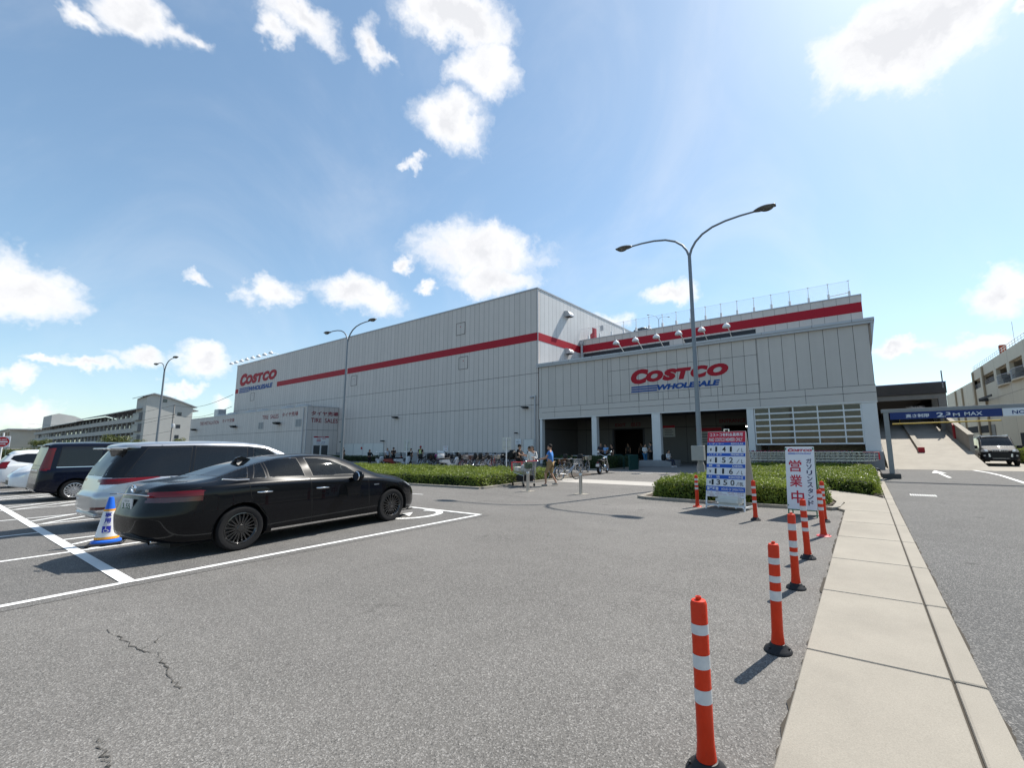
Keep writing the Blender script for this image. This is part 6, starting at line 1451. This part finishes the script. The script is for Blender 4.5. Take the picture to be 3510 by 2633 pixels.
# ------------------------------------------------------------------ bicycles
M_bk = [mat('bike_silver', (.42, .43, .45), .25, .8), mat('bike_black', (.015, .015, .017), .3), mat('bike_navy', (.02, .03, .08), .3), mat('bike_red', (.22, .015, .02), .3)]
M_basket = [mat('basket_steel', (.38, .38, .39), .35, .6), mat('basket_cream', (.50, .46, .38), .6), mat('basket_brown', (.12, .055, .03), .7), mat('basket_black', (.02, .02, .02), .6)]
def bicycle(label, loc, rz, fm, bm_, child=False, sc=.92):
    t = thing('bicycle', label, 'bicycle', loc, rz, 'bicycles parked along the long wall', sc)
    r = .33
    for x in (-.55, .55):
        mb = MB(); mb.lathe([(r-.03, -.014), (r, -.012), (r+.004, 0), (r, .012), (r-.03, .014), (r-.03, -.014)], (x, 0, r), 28, 'y', cap=False); w = mb.build('wheel', M_tyre, t, smooth=40)
        mb = MB(); mb.lathe([(r-.045, -.01), (r-.028, -.012), (r-.028, .012), (r-.045, .01), (r-.045, -.01)], (x, 0, r), 24, 'y', cap=False); mb.lathe([(.018, -.045), (.018, .045)], (x, 0, r), 8, 'y')
        for k in range(16): a = 2*math.pi*k/16; mb.tube([(x+.016*math.cos(a+1), .03*(-1)**k, r+.016*math.sin(a+1)), (x+(r-.04)*math.cos(a), 0, r+(r-.04)*math.sin(a))], .0022, 3)
        mb.build('rim', M_alloy, w)
        mb = MB(); pts = [(x+(r+.035)*math.cos(R(a)), (r+.035)*math.sin(R(a))+r) for a in (range(-5, 186, 16) if x < 0 else range(20, 200, 16))]
        for y in (-.028,): mb.add([(p[0], -.028, p[1]) for p in pts]+[(p[0], .028, p[1]) for p in pts], [(k, k+1, k+1+len(pts), k+len(pts)) for k in range(len(pts)-1)])
        mb.build('mudguard', M_bk[0], t)
    mb = MB(); f = .017
    mb.tube([(.55, 0, r), (.44, 0, .72), (.40, 0, .86)], f, 7); mb.tube([(.45, 0, .70), (.2, 0, .42), (-.1, 0, .30)], f*1.2, 7); mb.tube([(.43, 0, .74), (.15, 0, .5), (-.17, 0, .48)], f*.9, 7); mb.tube([(-.1, 0, .29), (-.22, 0, .80)], f, 7)
    for s in (-1, 1): mb.tube([(-.55, s*.055, r), (-.1, s*.04, .29)], f*.6, 6); mb.tube([(-.55, s*.055, r), (-.19, s*.02, .60)], f*.6, 6)
    mb.build('frame', fm, t, smooth=50)
    mb = MB(); mb.tube([(.40, 0, .84), (.37, 0, .98)], .014, 6); mb.tube([(.16, -.27, .99), (.25, -.26, 1.0), (.36, -.12, 1.0), (.37, 0, .98), (.36, .12, 1.0), (.25, .26, 1.0), (.16, .27, .99)], .012, 6); hb = mb.build('handlebar', M_chrome, t, smooth=50)
    mb = MB()
    for s in (-1, 1): mb.tube([(.12, s*.275, .985), (.24, s*.262, 1.0)], .018, 6)
    mb.build('grip', M_black, hb)
    mb = MB(); bm = bmesh.new(); bmesh.ops.create_icosphere(bm, subdivisions=2, radius=1)
    for v in bm.verts: v.co = Vector((-.24+v.co.x*.14, v.co.y*.095*(1-.45*max(0, v.co.x)), .86+v.co.z*.045))
    mb.bm(bm); mb.build('saddle', M_black, t, smooth=60)
    mb = MB(); r_ = .005
    def bp(u, v, z): return (.50+.28*u-.03*(1-z)*(1 if u < .5 else -1), (v-.5)*(.30+.06*z), .74+.24*z)
    for z in (0, .25, .5, .75, 1): mb.tube([bp(0, 0, z), bp(1, 0, z), bp(1, 1, z), bp(0, 1, z), bp(0, 0, z)], r_*(1.8 if z == 1 else 1), 4)
    for k in range(6): q = k/5; [mb.tube([bp(a, b, 0), bp(a, b, 1)], r_, 4) for a, b in ((q, 0), (q, 1), (0, q), (1, q))]
    for k in range(5): q = k/4; mb.tube([bp(q, 0, 0), bp(q, 1, 0)], r_, 4)
    mb.build('basket', bm_, t)
    mb = MB()
    for y in (-.06, 0, .06): mb.tube([(-.24, y, .70), (-.80, y, .70)], .006, 4)
    for s in (-1, 1): mb.tube([(-.55, s*.06, r), (-.62, s*.065, .70)], .006, 4)
    rk = mb.build('rear_rack', M_chrome, t)
    if child:
        mb = MB(); mb.bbox(-.78, -.16, .72, -.42, .16, .82, .04); mb.bbox(-.80, -.17, .75, -.70, .17, 1.12, .04); mb.build('child_seat', M_black, t, smooth=50)
    mb = MB(); mb.tube([(-.1, -.07, .29), (-.05, -.09, .14)], .01, 5); mb.tube([(-.1, .07, .29), (-.16, .09, .44)], .01, 5); mb.lathe([(.07, -.005), (.07, .005)], (-.1, -.05, .29), 16, 'y'); mb.box(-.10, -.14, .12, -.02, -.09, .14); mb.box(-.2, .09, .43, -.12, .14, .45)
    mb.tube([(-.55, .07, r), (-.68, .2, .02)], .008, 5); mb.build('crank', M_chrome, t); return t
protos = []
LBK = 'city bicycle with %s basket in the crowded rows by the long wall'
kinds = [('steel wire', 0, 0, False), ('cream', 1, 1, True), ('brown', 2, 2, False), ('black', 0, 3, True), ('steel wire', 3, 0, False), ('brown', 1, 2, True)]
rb = random.Random(3)
n = 0; spots = [(-27.6+.44*i, 22.0+.12*rb.random()) for i in range(17)]+[(-29.0+.5*i, 24.6+.2*rb.random()) for i in range(19)]+[(-27.9+.55*i, 23.2+.15*rb.random()) for i in range(14)]
for (x, y) in spots:
    k = n % len(kinds) if rb.random() < .7 else rb.randrange(len(kinds)); rz = R(90)+rb.uniform(-.45, .45)+(math.pi if rb.random() < .3 else 0)
    kd = kinds[k]; lab = LBK % kd[0]+('' if not kd[3] else ' and child seat')
    pr_ = next((p for p in protos if p[0] == k), None)
    if pr_ is None: protos.append((k, bicycle(lab, (x, y, 0), rz, M_bk[kd[1]], M_basket[kd[2]], kd[3])))
    else: dup(pr_[1], (x, y, 0), rz, lab)
    n += 1
P_ = {k: o for k, o in protos}
dup(P_[0], (-11.0, 16.7, 0), R(75), 'silver city bicycle parked alone at the kerb right of the walking man')
dup(P_[2], (-11.75, 16.9, 0), R(100), 'navy city bicycle with brown basket behind the walking man')
dup(P_[1], (-13.1, 21.6, 0), R(100), 'bicycle with cream basket and child seat left of the cruiser motorcycle')
dup(P_[5], (-13.9, 21.7, 0), R(80), 'bicycle with brown basket left of the cream basket one near the porch')
# things in baskets
bg_ = MB(); bg_.bbox(-.25, -.14, 0, .25, .16, .34, .06, seg=2); bo_ = bg_.build('checked_bag', mat('checked_pink', (.42, .03, .20), .7, var=.5, vscale=9)); bo_.location = (-25.55, 21.75, .62); tag(bo_, 'pink checked bag on a bicycle in the front row', 'bag')
cv = MB(); bm = bmesh.new(); bmesh.ops.create_icosphere(bm, subdivisions=3, radius=1)
for v in bm.verts: v.co = Vector((v.co.x*.34, v.co.y*.22, v.co.z*.13+.03*math.sin(v.co.x*5)))
cv.bm(bm); o = cv.build('saddle_cover', mat('cover_white', (.65, .65, .63), .5, var=.1, vscale=7), smooth=60); o.location = (-25.9, 22.3, 1.07); o.rotation_euler = (0, .2, .3); tag(o, 'white cover bag on a bicycle behind the pink bag', 'bag')

# ------------------------------------------------------------------ motorcycles
def motorbike(label, loc, rz, body, style='scooter', sc=.92, seat_m=None, box=None):
    t = thing('motorcycle' if style == 'cruiser' else 'scooter', label, 'motorcycle', loc, rz, 'motorcycles parked near the bicycles', sc)
    r = .30 if style == 'cruiser' else .25; wb = .72 if style == 'cruiser' else .62
    for x in (-wb, wb):
        mb = MB(); tw = .07 if x < 0 else .055; mb.lathe([(r*.62, -tw), (r-.03, -tw), (r, -tw*.4), (r, tw*.4), (r-.03, tw), (r*.62, tw), (r*.62, -tw)], (x, 0, r), 28, 'y', cap=False); w = mb.build('wheel', M_tyre, t, smooth=40)
        mb = MB(); mb.lathe([(r*.64, -.04), (r*.58, -.045), (r*.58, .045), (r*.64, .04)], (x, 0, r), 24, 'y', cap=False); mb.lathe([(.05, -.06), (.05, .06)], (x, 0, r), 12, 'y')
        for k in range(10): a = 2*math.pi*k/10; mb.tube([(x, 0, r), (x+r*.6*math.cos(a), 0, r+r*.6*math.sin(a))], .008, 4)
        mb.build('rim', M_chrome if style == 'cruiser' else M_alloy, w)
    if style == 'cruiser':
        mb = MB(); mb.ball((.16, 0, .80), (.30, .15, .13), 3); mb.build('fuel_tank', body, t, smooth=60)
        mb = MB(); mb.bbox(-.5, -.15, .66, -.02, .15, .76, .05, seg=2); mb.bbox(-.72, -.12, .74, -.42, .12, .82, .04, seg=2); mb.build('seat', M_black, t, smooth=50)
        mb = MB(); mb.bbox(-.12, -.16, .26, .26, .16, .52, .05); mb.lathe([(.11, -.2), (.12, 0), (.11, .2)], (.06, 0, .36), 16, 'y')
        for a in (-.35, .35):
            for k in range(5): mb.lathe([(.09, 0), (.09, .012)], (.08+math.sin(a)*(.12+.035*k), 0, .46+.04*k), 12)
        mb.build('engine', M_chrome, t, smooth=40)
        mb = MB()
        for s in (-1, 1): mb.tube([(wb, s*.09, r), (.46, s*.09, .78), (.40, s*.09, .92)], .024, 8)
        mb.tube([(.30, -.40, 1.06), (.36, -.28, 1.10), (.40, -.08, 1.0), (.40, .08, 1.0), (.36, .28, 1.10), (.30, .40, 1.06)], .014, 7); mb.lathe([(.02, 0), (.10, .02), (.11, .12), (.06, .16), (0, .17)], (.46, 0, .90), 16, 'x'); mb.build('fork', M_chrome, t, smooth=50)
        for s in (-1, 1):
            mb = MB(); mb.tube([(.34, s*.30, 1.08), (.32, s*.38, 1.22)], .006, 5); mb.ball((.32, s*.40, 1.25), (.012, .07, .045), 2); mb.build('mirror', M_chrome, t, smooth=60)
        mb = MB(); mb.tube([(.15, -.17, .3), (-.1, -.2, .22), (-.85, -.2, .26)], [.03, .035, .045], 10); mb.tube([(.15, -.17, .42), (-.15, -.21, .34), (-.8, -.21, .37)], [.03, .035, .045], 10); mb.build('exhaust', M_chrome, t, smooth=50)
        mb = MB(); pts = [(-wb+(r+.05)*math.cos(R(a)), (r+.05)*math.sin(R(a))+r) for a in range(10, 175, 15)]; k_n = len(pts); mb.add([(p[0], -.09, p[1]) for p in pts]+[(p[0], .09, p[1]) for p in pts], [(k, k+1, k+1+k_n, k+k_n) for k in range(k_n-1)]); mb.build('rear_fender', body, t, smooth=50)
        MB().bbox(-1.06, -.1, .44, -1.045, .1, .58, .004).build('license_plate', M_plate, t); MB().ball((-1.02, 0, .66), (.03, .06, .04), 2).build('taillight', M_tail, t)
    else:
        mb = MB(); mb.prism([(-.95, .62), (-.80, .74), (-.2, .70), (-.12, .45), (.22, .34), (.30, .60), (.52, .92), (.62, .86), (.60, .50), (.36, .24), (-.3, .24), (-.42, .42), (-.85, .48)], -.16, .16, 'y')
        bm = bmesh.new()
        o = mb.build('body_shell', body, t)
        bm.from_mesh(o.data); bmesh.ops.bevel(bm, geom=bm.edges[:], offset=.045, segments=2, affect='EDGES', clamp_overlap=True); bm.to_mesh(o.data); bm.free()
        o.data.polygons.foreach_set('use_smooth', [True]*len(o.data.polygons)); o.data.set_sharp_from_angle(angle=R(50))
        mb = MB(); mb.bbox(-.88, -.15, .70, -.14, .15, .82, .05, seg=2); mb.build('seat', seat_m or M_black, t, smooth=50)
        mb = MB(); mb.tube([(.40, -.34, 1.0), (.48, -.1, 1.0), (.48, .1, 1.0), (.40, .34, 1.0)], .018, 7); mb.tube([(.62, 0, r), (.50, 0, .95)], .035, 8); mb.build('handlebar', M_black, t, smooth=50)
        mb = MB(); mb.prism([(.54, .88), (.50, 1.22), (.47, 1.22), (.52, .88)], -.2, .2, 'y'); mb.build('windscreen', glass_mat('screen_clear', (.7, .75, .75), opac=.15), t)
        for s in (-1, 1):
            mb = MB(); mb.tube([(.42, s*.28, 1.0), (.42, s*.34, 1.2)], .007, 5); mb.ball((.42, s*.37, 1.23), (.014, .075, .05), 2); mb.build('mirror', M_chrome, t, smooth=60)
        mb = MB(); mb.ball((.60, 0, .80), (.05, .11, .07), 2); mb.build('headlight', M_head, t, smooth=60)
        if box: MB().bbox(-1.05, -.2, .80, -.66, .2, 1.12, .05, seg=2).build('top_box', box, t, smooth=40)
    return t
M_wht = mat('moto_white', (.62, .62, .63), .3, coat=1)
mo = motorbike('black and chrome cruiser motorcycle with white plate near the porch', (-11.75, 21.3, 0), R(101), mat('moto_black', (.01, .01, .012), .2, coat=1), 'cruiser')
s1 = motorbike('large white and black touring scooter at the left end of the bikes', (-31.2, 20.8, 0), R(-20), M_wht)
s2 = motorbike('white scooter with steel basket look between touring scooter and sign pole', (-29.9, 21.2, 0), R(70), mat('moto_red', (.3, .05, .04), .3, coat=1)); s2['label'] = 'reddish scooter right of the large white touring scooter'
s3 = motorbike('white scooter standing between the red scooter and the narrow sign pole', (-29.2, 21.5, 0), R(95), M_wht)
s4 = motorbike('black scooter with black top box right of the narrow sign pole', (-27.4, 23.4, 0), R(95), mat('moto_black', (.01, .01, .012)), box=M_black)
s5 = motorbike('white scooter with pale storage box among the bicycles', (-23.6, 21.2, 0), R(80), M_wht, box=M_wht)

# ------------------------------------------------------------------ people
M_skin = mat('skin', (.42, .24, .16), .5); M_hair = mat('hair_black', (.012, .010, .009), .75); M_shoe = mat('shoe_dark', (.03, .03, .035), .6)
def skin_tube(verts, edges, radii, sub=1, root=0):
    """smooth limb surface grown round a skeleton; returns vertices and faces"""
    bm = bmesh.new(); L = bm.verts.layers.skin.verify(); vs = [bm.verts.new(v) for v in verts]
    for i, v in enumerate(vs): r = radii[i]; v[L].radius = r if isinstance(r, tuple) else (r, r); v[L].use_root = (i == root)
    for a, b in edges: bm.edges.new((vs[a], vs[b]))
    me = bpy.data.meshes.new('skeleton'); bm.to_mesh(me); bm.free(); o = bpy.data.objects.new('skeleton', me); COL.objects.link(o)
    m = o.modifiers.new('skin', 'SKIN'); m.use_smooth_shade = True
    if sub: q = o.modifiers.new('subdivision', 'SUBSURF'); q.levels = sub; q.render_levels = sub
    COL.objects.unlink(o); TMP.collection.objects.link(o); TMP.view_layers[0].update(); dg = TMP.view_layers[0].depsgraph; e = bpy.data.meshes.new_from_object(o.evaluated_get(dg))
    out_ = [v.co[:] for v in e.vertices], [list(p.vertices) for p in e.polygons]
    bpy.data.objects.remove(o); bpy.data.meshes.remove(me); bpy.data.meshes.remove(e); return out_
def chain(mb, pts, rad, sub=1, m=None):
    v, f = skin_tube(pts, [(i, i+1) for i in range(len(pts)-1)], rad, sub); mb.add(v, f, m)
def person(label, loc, rz, h=1.55, top=(.3, .3, .3), legs=(.03, .03, .04), arms='down', walk=0., sit=False, hair='short', hat=None, skirt=False, shorts=False, vest=None, shoe=None, sleeve='short', look=0.):
    """facing +x, feet at the origin, built for 1.70 m and scaled"""
    t = thing('person', label, 'person', loc, rz, None, h/1.70)
    V = Vector; pel = V((0, 0, .93)); dz = 0
    if sit: pel = V((0, 0, .50))
    b = pel.z-.93
    spine, chest, neck, head = V((.01, 0, 1.12+b)), V((0, 0, 1.32+b)), V((.0, 0, 1.47+b)), V((.035, 0, 1.58+b))
    sh = {s: V((-.01, s*.175, 1.40+b)) for s in (-1, 1)}; hip = {s: pel+V((0, s*.095, -.03)) for s in (-1, 1)}
    if sit: knee = {s: pel+V((.42, s*.10, .02)) for s in (-1, 1)}; ank = {s: V((.44+.05*s, s*.10, .08)) for s in (-1, 1)}
    else:
        knee = {s: V((.06+walk*.18*s+.05*abs(walk), s*.095, .50)) for s in (-1, 1)}; ank = {s: V((walk*.33*s-(.10*walk if s < 0 else 0), s*.09, .085+(.06*walk if s < 0 else 0))) for s in (-1, 1)}
    pose = {'down': lambda s: (V((-.02, s*.235, 1.13+b)), V((.05, s*.24, .89+b))), 'push': lambda s: (V((.14, s*.24, 1.17+b)), V((.42, s*.20, 1.10+b))),
            'phone': lambda s: (V((.0, s*.23, 1.14+b)), V((.22, s*.08, 1.20+b))), 'fold': lambda s: (V((.02, s*.23, 1.14+b)), V((.2, -s*.02, 1.15+b))),
            'cup': lambda s: (V((-.02, s*.24, 1.13+b)), V((.2, s*.14, 1.18+b)) if s > 0 else V((.06, s*.24, .90+b)))}[arms]
    el, wr = {}, {}
    for s in (-1, 1): el[s], wr[s] = pose(s)
    # body: one continuous surface
    P = [pel, spine, chest, neck, head+V((-.02, 0, -.06)), head+V((-.012, 0, .05)), head+V((-.015, 0, .10))]; E = [(0, 1), (1, 2), (2, 3), (3, 4), (4, 5), (5, 6)]
    Rr = [(.125, .15), (.105, .13), (.115, .155), .052, .062, .082, .05]
    for s in (-1, 1):
        k = len(P); P += [sh[s], el[s], wr[s]]; E += [(2, k), (k, k+1), (k+1, k+2)]; Rr += [.058, .042, .030]
        k = len(P); P += [hip[s], knee[s], ank[s], ank[s]+V((.13, 0, -.05))]; E += [(0, k), (k, k+1), (k+1, k+2), (k+2, k+3)]; Rr += [.085, .055, .038, .03]
    mb = MB(); v, f = skin_tube(P, E, Rr, 2); mb.add(v, f)
    hc = head+V((-.01, 0, .03))
    mb.ball(hc, (.092, .074, .108), 2); mb.ball(head+V((.055, 0, -.035)), (.035, .045, .05), 2)
    mb.ball(head+V((.088, 0, .005)), (.016, .012, .02), 1)
    for s in (-1, 1): mb.ball(head+V((-.01, s*.076, .01)), (.018, .01, .03), 1)
    for s in (-1, 1):          # palm, four fingers of different length and a thumb from the side of the palm
        d = (wr[s]-el[s]).normalized(); side = V((0, s, 0)); cross = d.cross(side).normalized(); q = wr[s]
        chain(mb, [q-d*.02, q+d*.035, q+d*.075], [(.024, .024), (.034, .018), (.036, .016)], 1)
        for i, ln in enumerate((.062, .072, .066, .05)):
            o_ = side.cross(d).cross(d)*0+V((0, 1, 0))*(.024-.016*i) if abs(d.y) < .9 else V((1, 0, 0))*(.024-.016*i)
            a = q+d*.072+o_; c = V((0, 0, -1)) if arms != 'down' else V((1, 0, 0)); chain(mb, [a, a+d*ln*.5+c*.006, a+d*ln*.75+c*.026], [.0095, .0085, .007], 1)
        chain(mb, [q+d*.02+V((0, -s*.022, 0)), q+d*.05+V((.012, -s*.045, -.01)), q+d*.08+V((.02, -s*.045, -.02))], [.012, .010, .008], 1)
    mb.build('body', M_skin, t, smooth=180)
    mb = MB()
    for s in (-1, 1): mb.ball(head+V((.078, s*.030, .025)), (.008, .012, .007), 1); mb.box(head.x+.076, s*.032-.016, head.z+.043, head.x+.084, s*.032+.016, head.z+.048)
    mb.box(head.x+.082, -.02, head.z-.048, head.x+.089, .02, head.z-.043); mb.build('face_features', M_hair, t)
    # clothes
    cm = lambda c, nm: mat('%s_%02d%02d%02d' % (nm, c[0]*99, c[1]*99, c[2]*99), c, .8, var=.12, vscale=9)
    mb = MB(); P2 = [pel+V((0, 0, -.02)), spine, chest, neck+V((0, 0, -.035))]; E2 = [(0, 1), (1, 2), (2, 3)]; R2 = [(.138, .162), (.122, .145), (.13, .168), .062]
    for s in (-1, 1):
        k = len(P2); e_ = el[s] if sleeve == 'long' else sh[s].lerp(el[s], .62); P2 += [sh[s], e_]; E2 += [(2, k), (k, k+1)]; R2 += [.072, .058]
        if sleeve == 'long': P2 += [el[s].lerp(wr[s], .9)]; E2 += [(k+1, k+2)]; R2 += [.042]
    v, f = skin_tube(P2, E2, R2, 2); mb.add(v, f); mb.build('shirt', cm(top, 'shirt'), t, smooth=180)
    mb = MB()
    if skirt: mb.lathe([(.13, .0), (.15, -.12), (.17, -.35), (.2, -.62)], tuple(pel+V((0, 0, .1))), 16, sx=.85); mb.build('skirt', cm(legs, 'skirt'), t, smooth=60)
    else:
        P3 = [pel+V((0, 0, .05))]; E3 = []; R3 = [(.135, .16)]
        for s in (-1, 1):
            k = len(P3); P3 += [hip[s], knee[s]]; E3 += [(0, k), (k, k+1)]; R3 += [.108, .082 if shorts else .070]
            if not shorts: P3 += [ank[s]+V((0, 0, .02))]; E3 += [(k+1, k+2)]; R3 += [.055]
        v, f = skin_tube(P3, E3, R3, 2); mb.add(v, f); mb.build('shorts' if shorts else 'trousers', cm(legs, 'trousers'), t, smooth=180)
    for s in (-1, 1):
        mb = MB(); a = ank[s]; mb.bbox(a.x-.07, a.y-.045, a.z-.085, a.x+.19, a.y+.045, a.z-.005, .03, seg=2); mb.build('shoe', shoe or M_shoe, t, smooth=60)
    mb = MB(); mb.ball(hc+V((-.022, 0, .028)), (.094, .084, .100), 3); mb.v = [(x, y, max(z, hc.z-.03+(x-hc.x+.1)*.35)) for x, y, z in mb.v]
    if hair == 'long': mb.ball(hc+V((-.055, 0, -.07)), (.065, .088, .13), 2)
    mb.build('hair', M_hair, t, smooth=180)
    if hat:
        mb = MB(); mb.ball(hc+V((-.01, 0, .055)), (.108, .095, .085), 3); mb.bbox(hc.x+.06, -.07, hc.z+.04, hc.x+.18, .07, hc.z+.055, .005); mb.build('cap', cm(hat, 'cap'), t, smooth=180)
    if vest:
        mb = MB(); v, f = skin_tube([pel+V((0, 0, .06)), spine, chest, neck+V((0, 0, -.05))], [(0, 1), (1, 2), (2, 3)], [(.145, .168), (.13, .153), (.14, .172), .075], 2); mb.add(v, f); vs_ = mb.build('vest', mat('vest_lime', (.42, .55, .03), .6), t, smooth=180)
        mb = MB()
        for s in (-1, 1): mb.box(.125, s*.07-.02, 1.0, .162, s*.07+.02, 1.36); mb.box(-.162, s*.07-.02, 1.0, -.125, s*.07+.02, 1.36)
        mb.build('reflective_strip', M_refl, vs_)
    return t
WH = (.60, .60, .60); BK = (.012, .012, .014)
def face(d): return R(90-d)       # compass bearing (0 away from the viewer along +y) to rotation
person('man in blue shirt and khaki shorts pushing the loaded trolley', (-10.1, 14.1, 0), R(200), 1.56, (.06, .20, .52), (.26, .18, .09), 'push', .55, shorts=True, shoe=mat('sandal_tan', (.4, .35, .3), .7))
person('woman in loose white top holding a phone beside the loaded trolley', (-11.85, 15.2, 0), R(-75), 1.5, (.66, .65, .63), (.10, .11, .13), 'cup', .3, hair='long', sleeve='long')
person('man in black with dark helmet cap beside the big delivery bag', (-14.8, 17.9, 0), R(10), 1.57, BK, BK, 'push', 0, hat=BK)
person('person in black top and red skirt facing the helmeted man', (-14.0, 17.75, 0), R(190), 1.48, BK, (.35, .02, .06), 'fold', 0, hair='long', skirt=True)
person('person in white shirt behind the woman in the loose white top', (-13.55, 17.3, 0), R(200), 1.44, WH, BK, 'down', 0, hair='long')
person('parking guard in red cap and lime yellow vest by the wall', (-29.9, 23.6, 0), R(-60), 1.56, BK, BK, 'down', 0, hat=(.35, .01, .03), vest=True)
person('man in black cap and black shirt bending to his phone among motorcycles', (-33.2, 23.4, 0), R(-20), 1.46, BK, BK, 'phone', 0, hat=BK)
person('woman in pale blue top beside the man in the black cap', (-34.2, 23.5, 0), R(-10), 1.41, (.40, .44, .50), BK, 'down', 0)
person('person all in black standing at the left of the touring scooter', (-32.6, 20.8, 0), R(0), 1.33, BK, BK, 'push', 0, hair='long', sleeve='long')
person('person in black behind the narrow sign pole', (-31.0, 23.5, 0), R(-90), 1.38, BK, BK, 'down', 0)
person('person in black half hidden behind the middle street lamp', (-44.6, 25.5, 0), R(-90), 1.5, BK, BK, 'down', 0)
person('man in dark clothes leaning by the exit, leftmost of three', (-16.0, 28.7, 0), R(-60), 1.62, (.03, .03, .04), BK, 'fold', 0)
person('person in light blue shirt standing between two dark figures by the exit', (-15.6, 28.7, 0), R(-100), 1.55, (.16, .32, .58), BK, 'fold', 0)
person('person in dark clothes right of the light blue shirt by the exit', (-15.2, 28.9, 0), R(-120), 1.55, BK, BK, 'down', 0, hair='long')
person('woman in white top and blue trousers left of the porch column', (-13.0, 29.75, 0), R(-20), 1.52, (.58, .58, .58), (.03, .12, .24), 'fold', 0, hair='long', sleeve='long')
person('man in grey shirt with dark backpack facing the woman in white', (-12.75, 30.25, 0), R(170), 1.66, (.16, .15, .14), BK, 'phone', 0)
person('person in white shirt sitting on the column plinth with a phone', (-11.0, 29.05, 0), R(-15), 1.46, (.58, .58, .60), (.03, .035, .06), 'phone', 0, sit=True, sleeve='long', shoe=mat('shoe_white', (.6, .6, .6), .6))
for x, y in ((-17.6, 36.6), (-16.5, 37.0)): person('dim figure inside the exit doorway, ' + ('left' if x < -17 else 'right') + ' one', (x, y, 0), R(-90), 1.6, (.05, .045, .04), BK, 'down', 0)
def soft_bag(nm, label, loc, sz, m, rz=0):
    mb = MB(); bm = bmesh.new(); bmesh.ops.create_cube(bm, size=1)
    for v in bm.verts: v.co = Vector((v.co.x*sz[0], v.co.y*sz[1], (v.co.z+.5)*sz[2]))
    bmesh.ops.bevel(bm, geom=bm.edges[:], offset=min(sz)*.25, segments=3, affect='EDGES'); mb.bm(bm); o = mb.build(nm, m, smooth=60); o.location = loc; o.rotation_euler = (0, 0, rz); tag(o, label, 'bag'); return o
soft_bag('backpack', 'black backpack on the plinth beside the sitting person', (-11.4, 29.2, .40), (.3, .24, .42), M_black)
soft_bag('delivery_bag', 'big black delivery bag behind the helmeted man', (-15.35, 18.0, .82), (.46, .46, .50), M_black, .3)
soft_bag('worn_backpack', 'dark backpack on the man in the grey shirt', (-12.58, 30.25, 1.02), (.16, .28, .40), mat('bag_navy', (.02, .03, .05), .7))
# green crowd gate at the porch
t = thing('crowd_gate', 'dark green folding gate in front of the exit', 'gate', (-13.4, 25.6, 0)); M_gg = mat('gate_green', (.01, .05, .045), .5); mb = MB()
for x0 in (0, .8):
    mb.tube([(x0, 0, 0), (x0, 0, .75), (x0+.12, 0, .88), (x0+.62, 0, .88), (x0+.74, 0, .75), (x0+.74, 0, 0)], .022, 7)
    for k in range(6): mb.tube([(x0+.1+.11*k, 0, .1), (x0+.1+.11*k, 0, .86)], .01, 5)
mb.build('rails', M_gg, t, smooth=50); MB().bbox(1.7, -1.3, 0, 1.78, -.02, .9, .02).build('end_panel', M_gg, t)
bpy.data.scenes.remove(TMP)
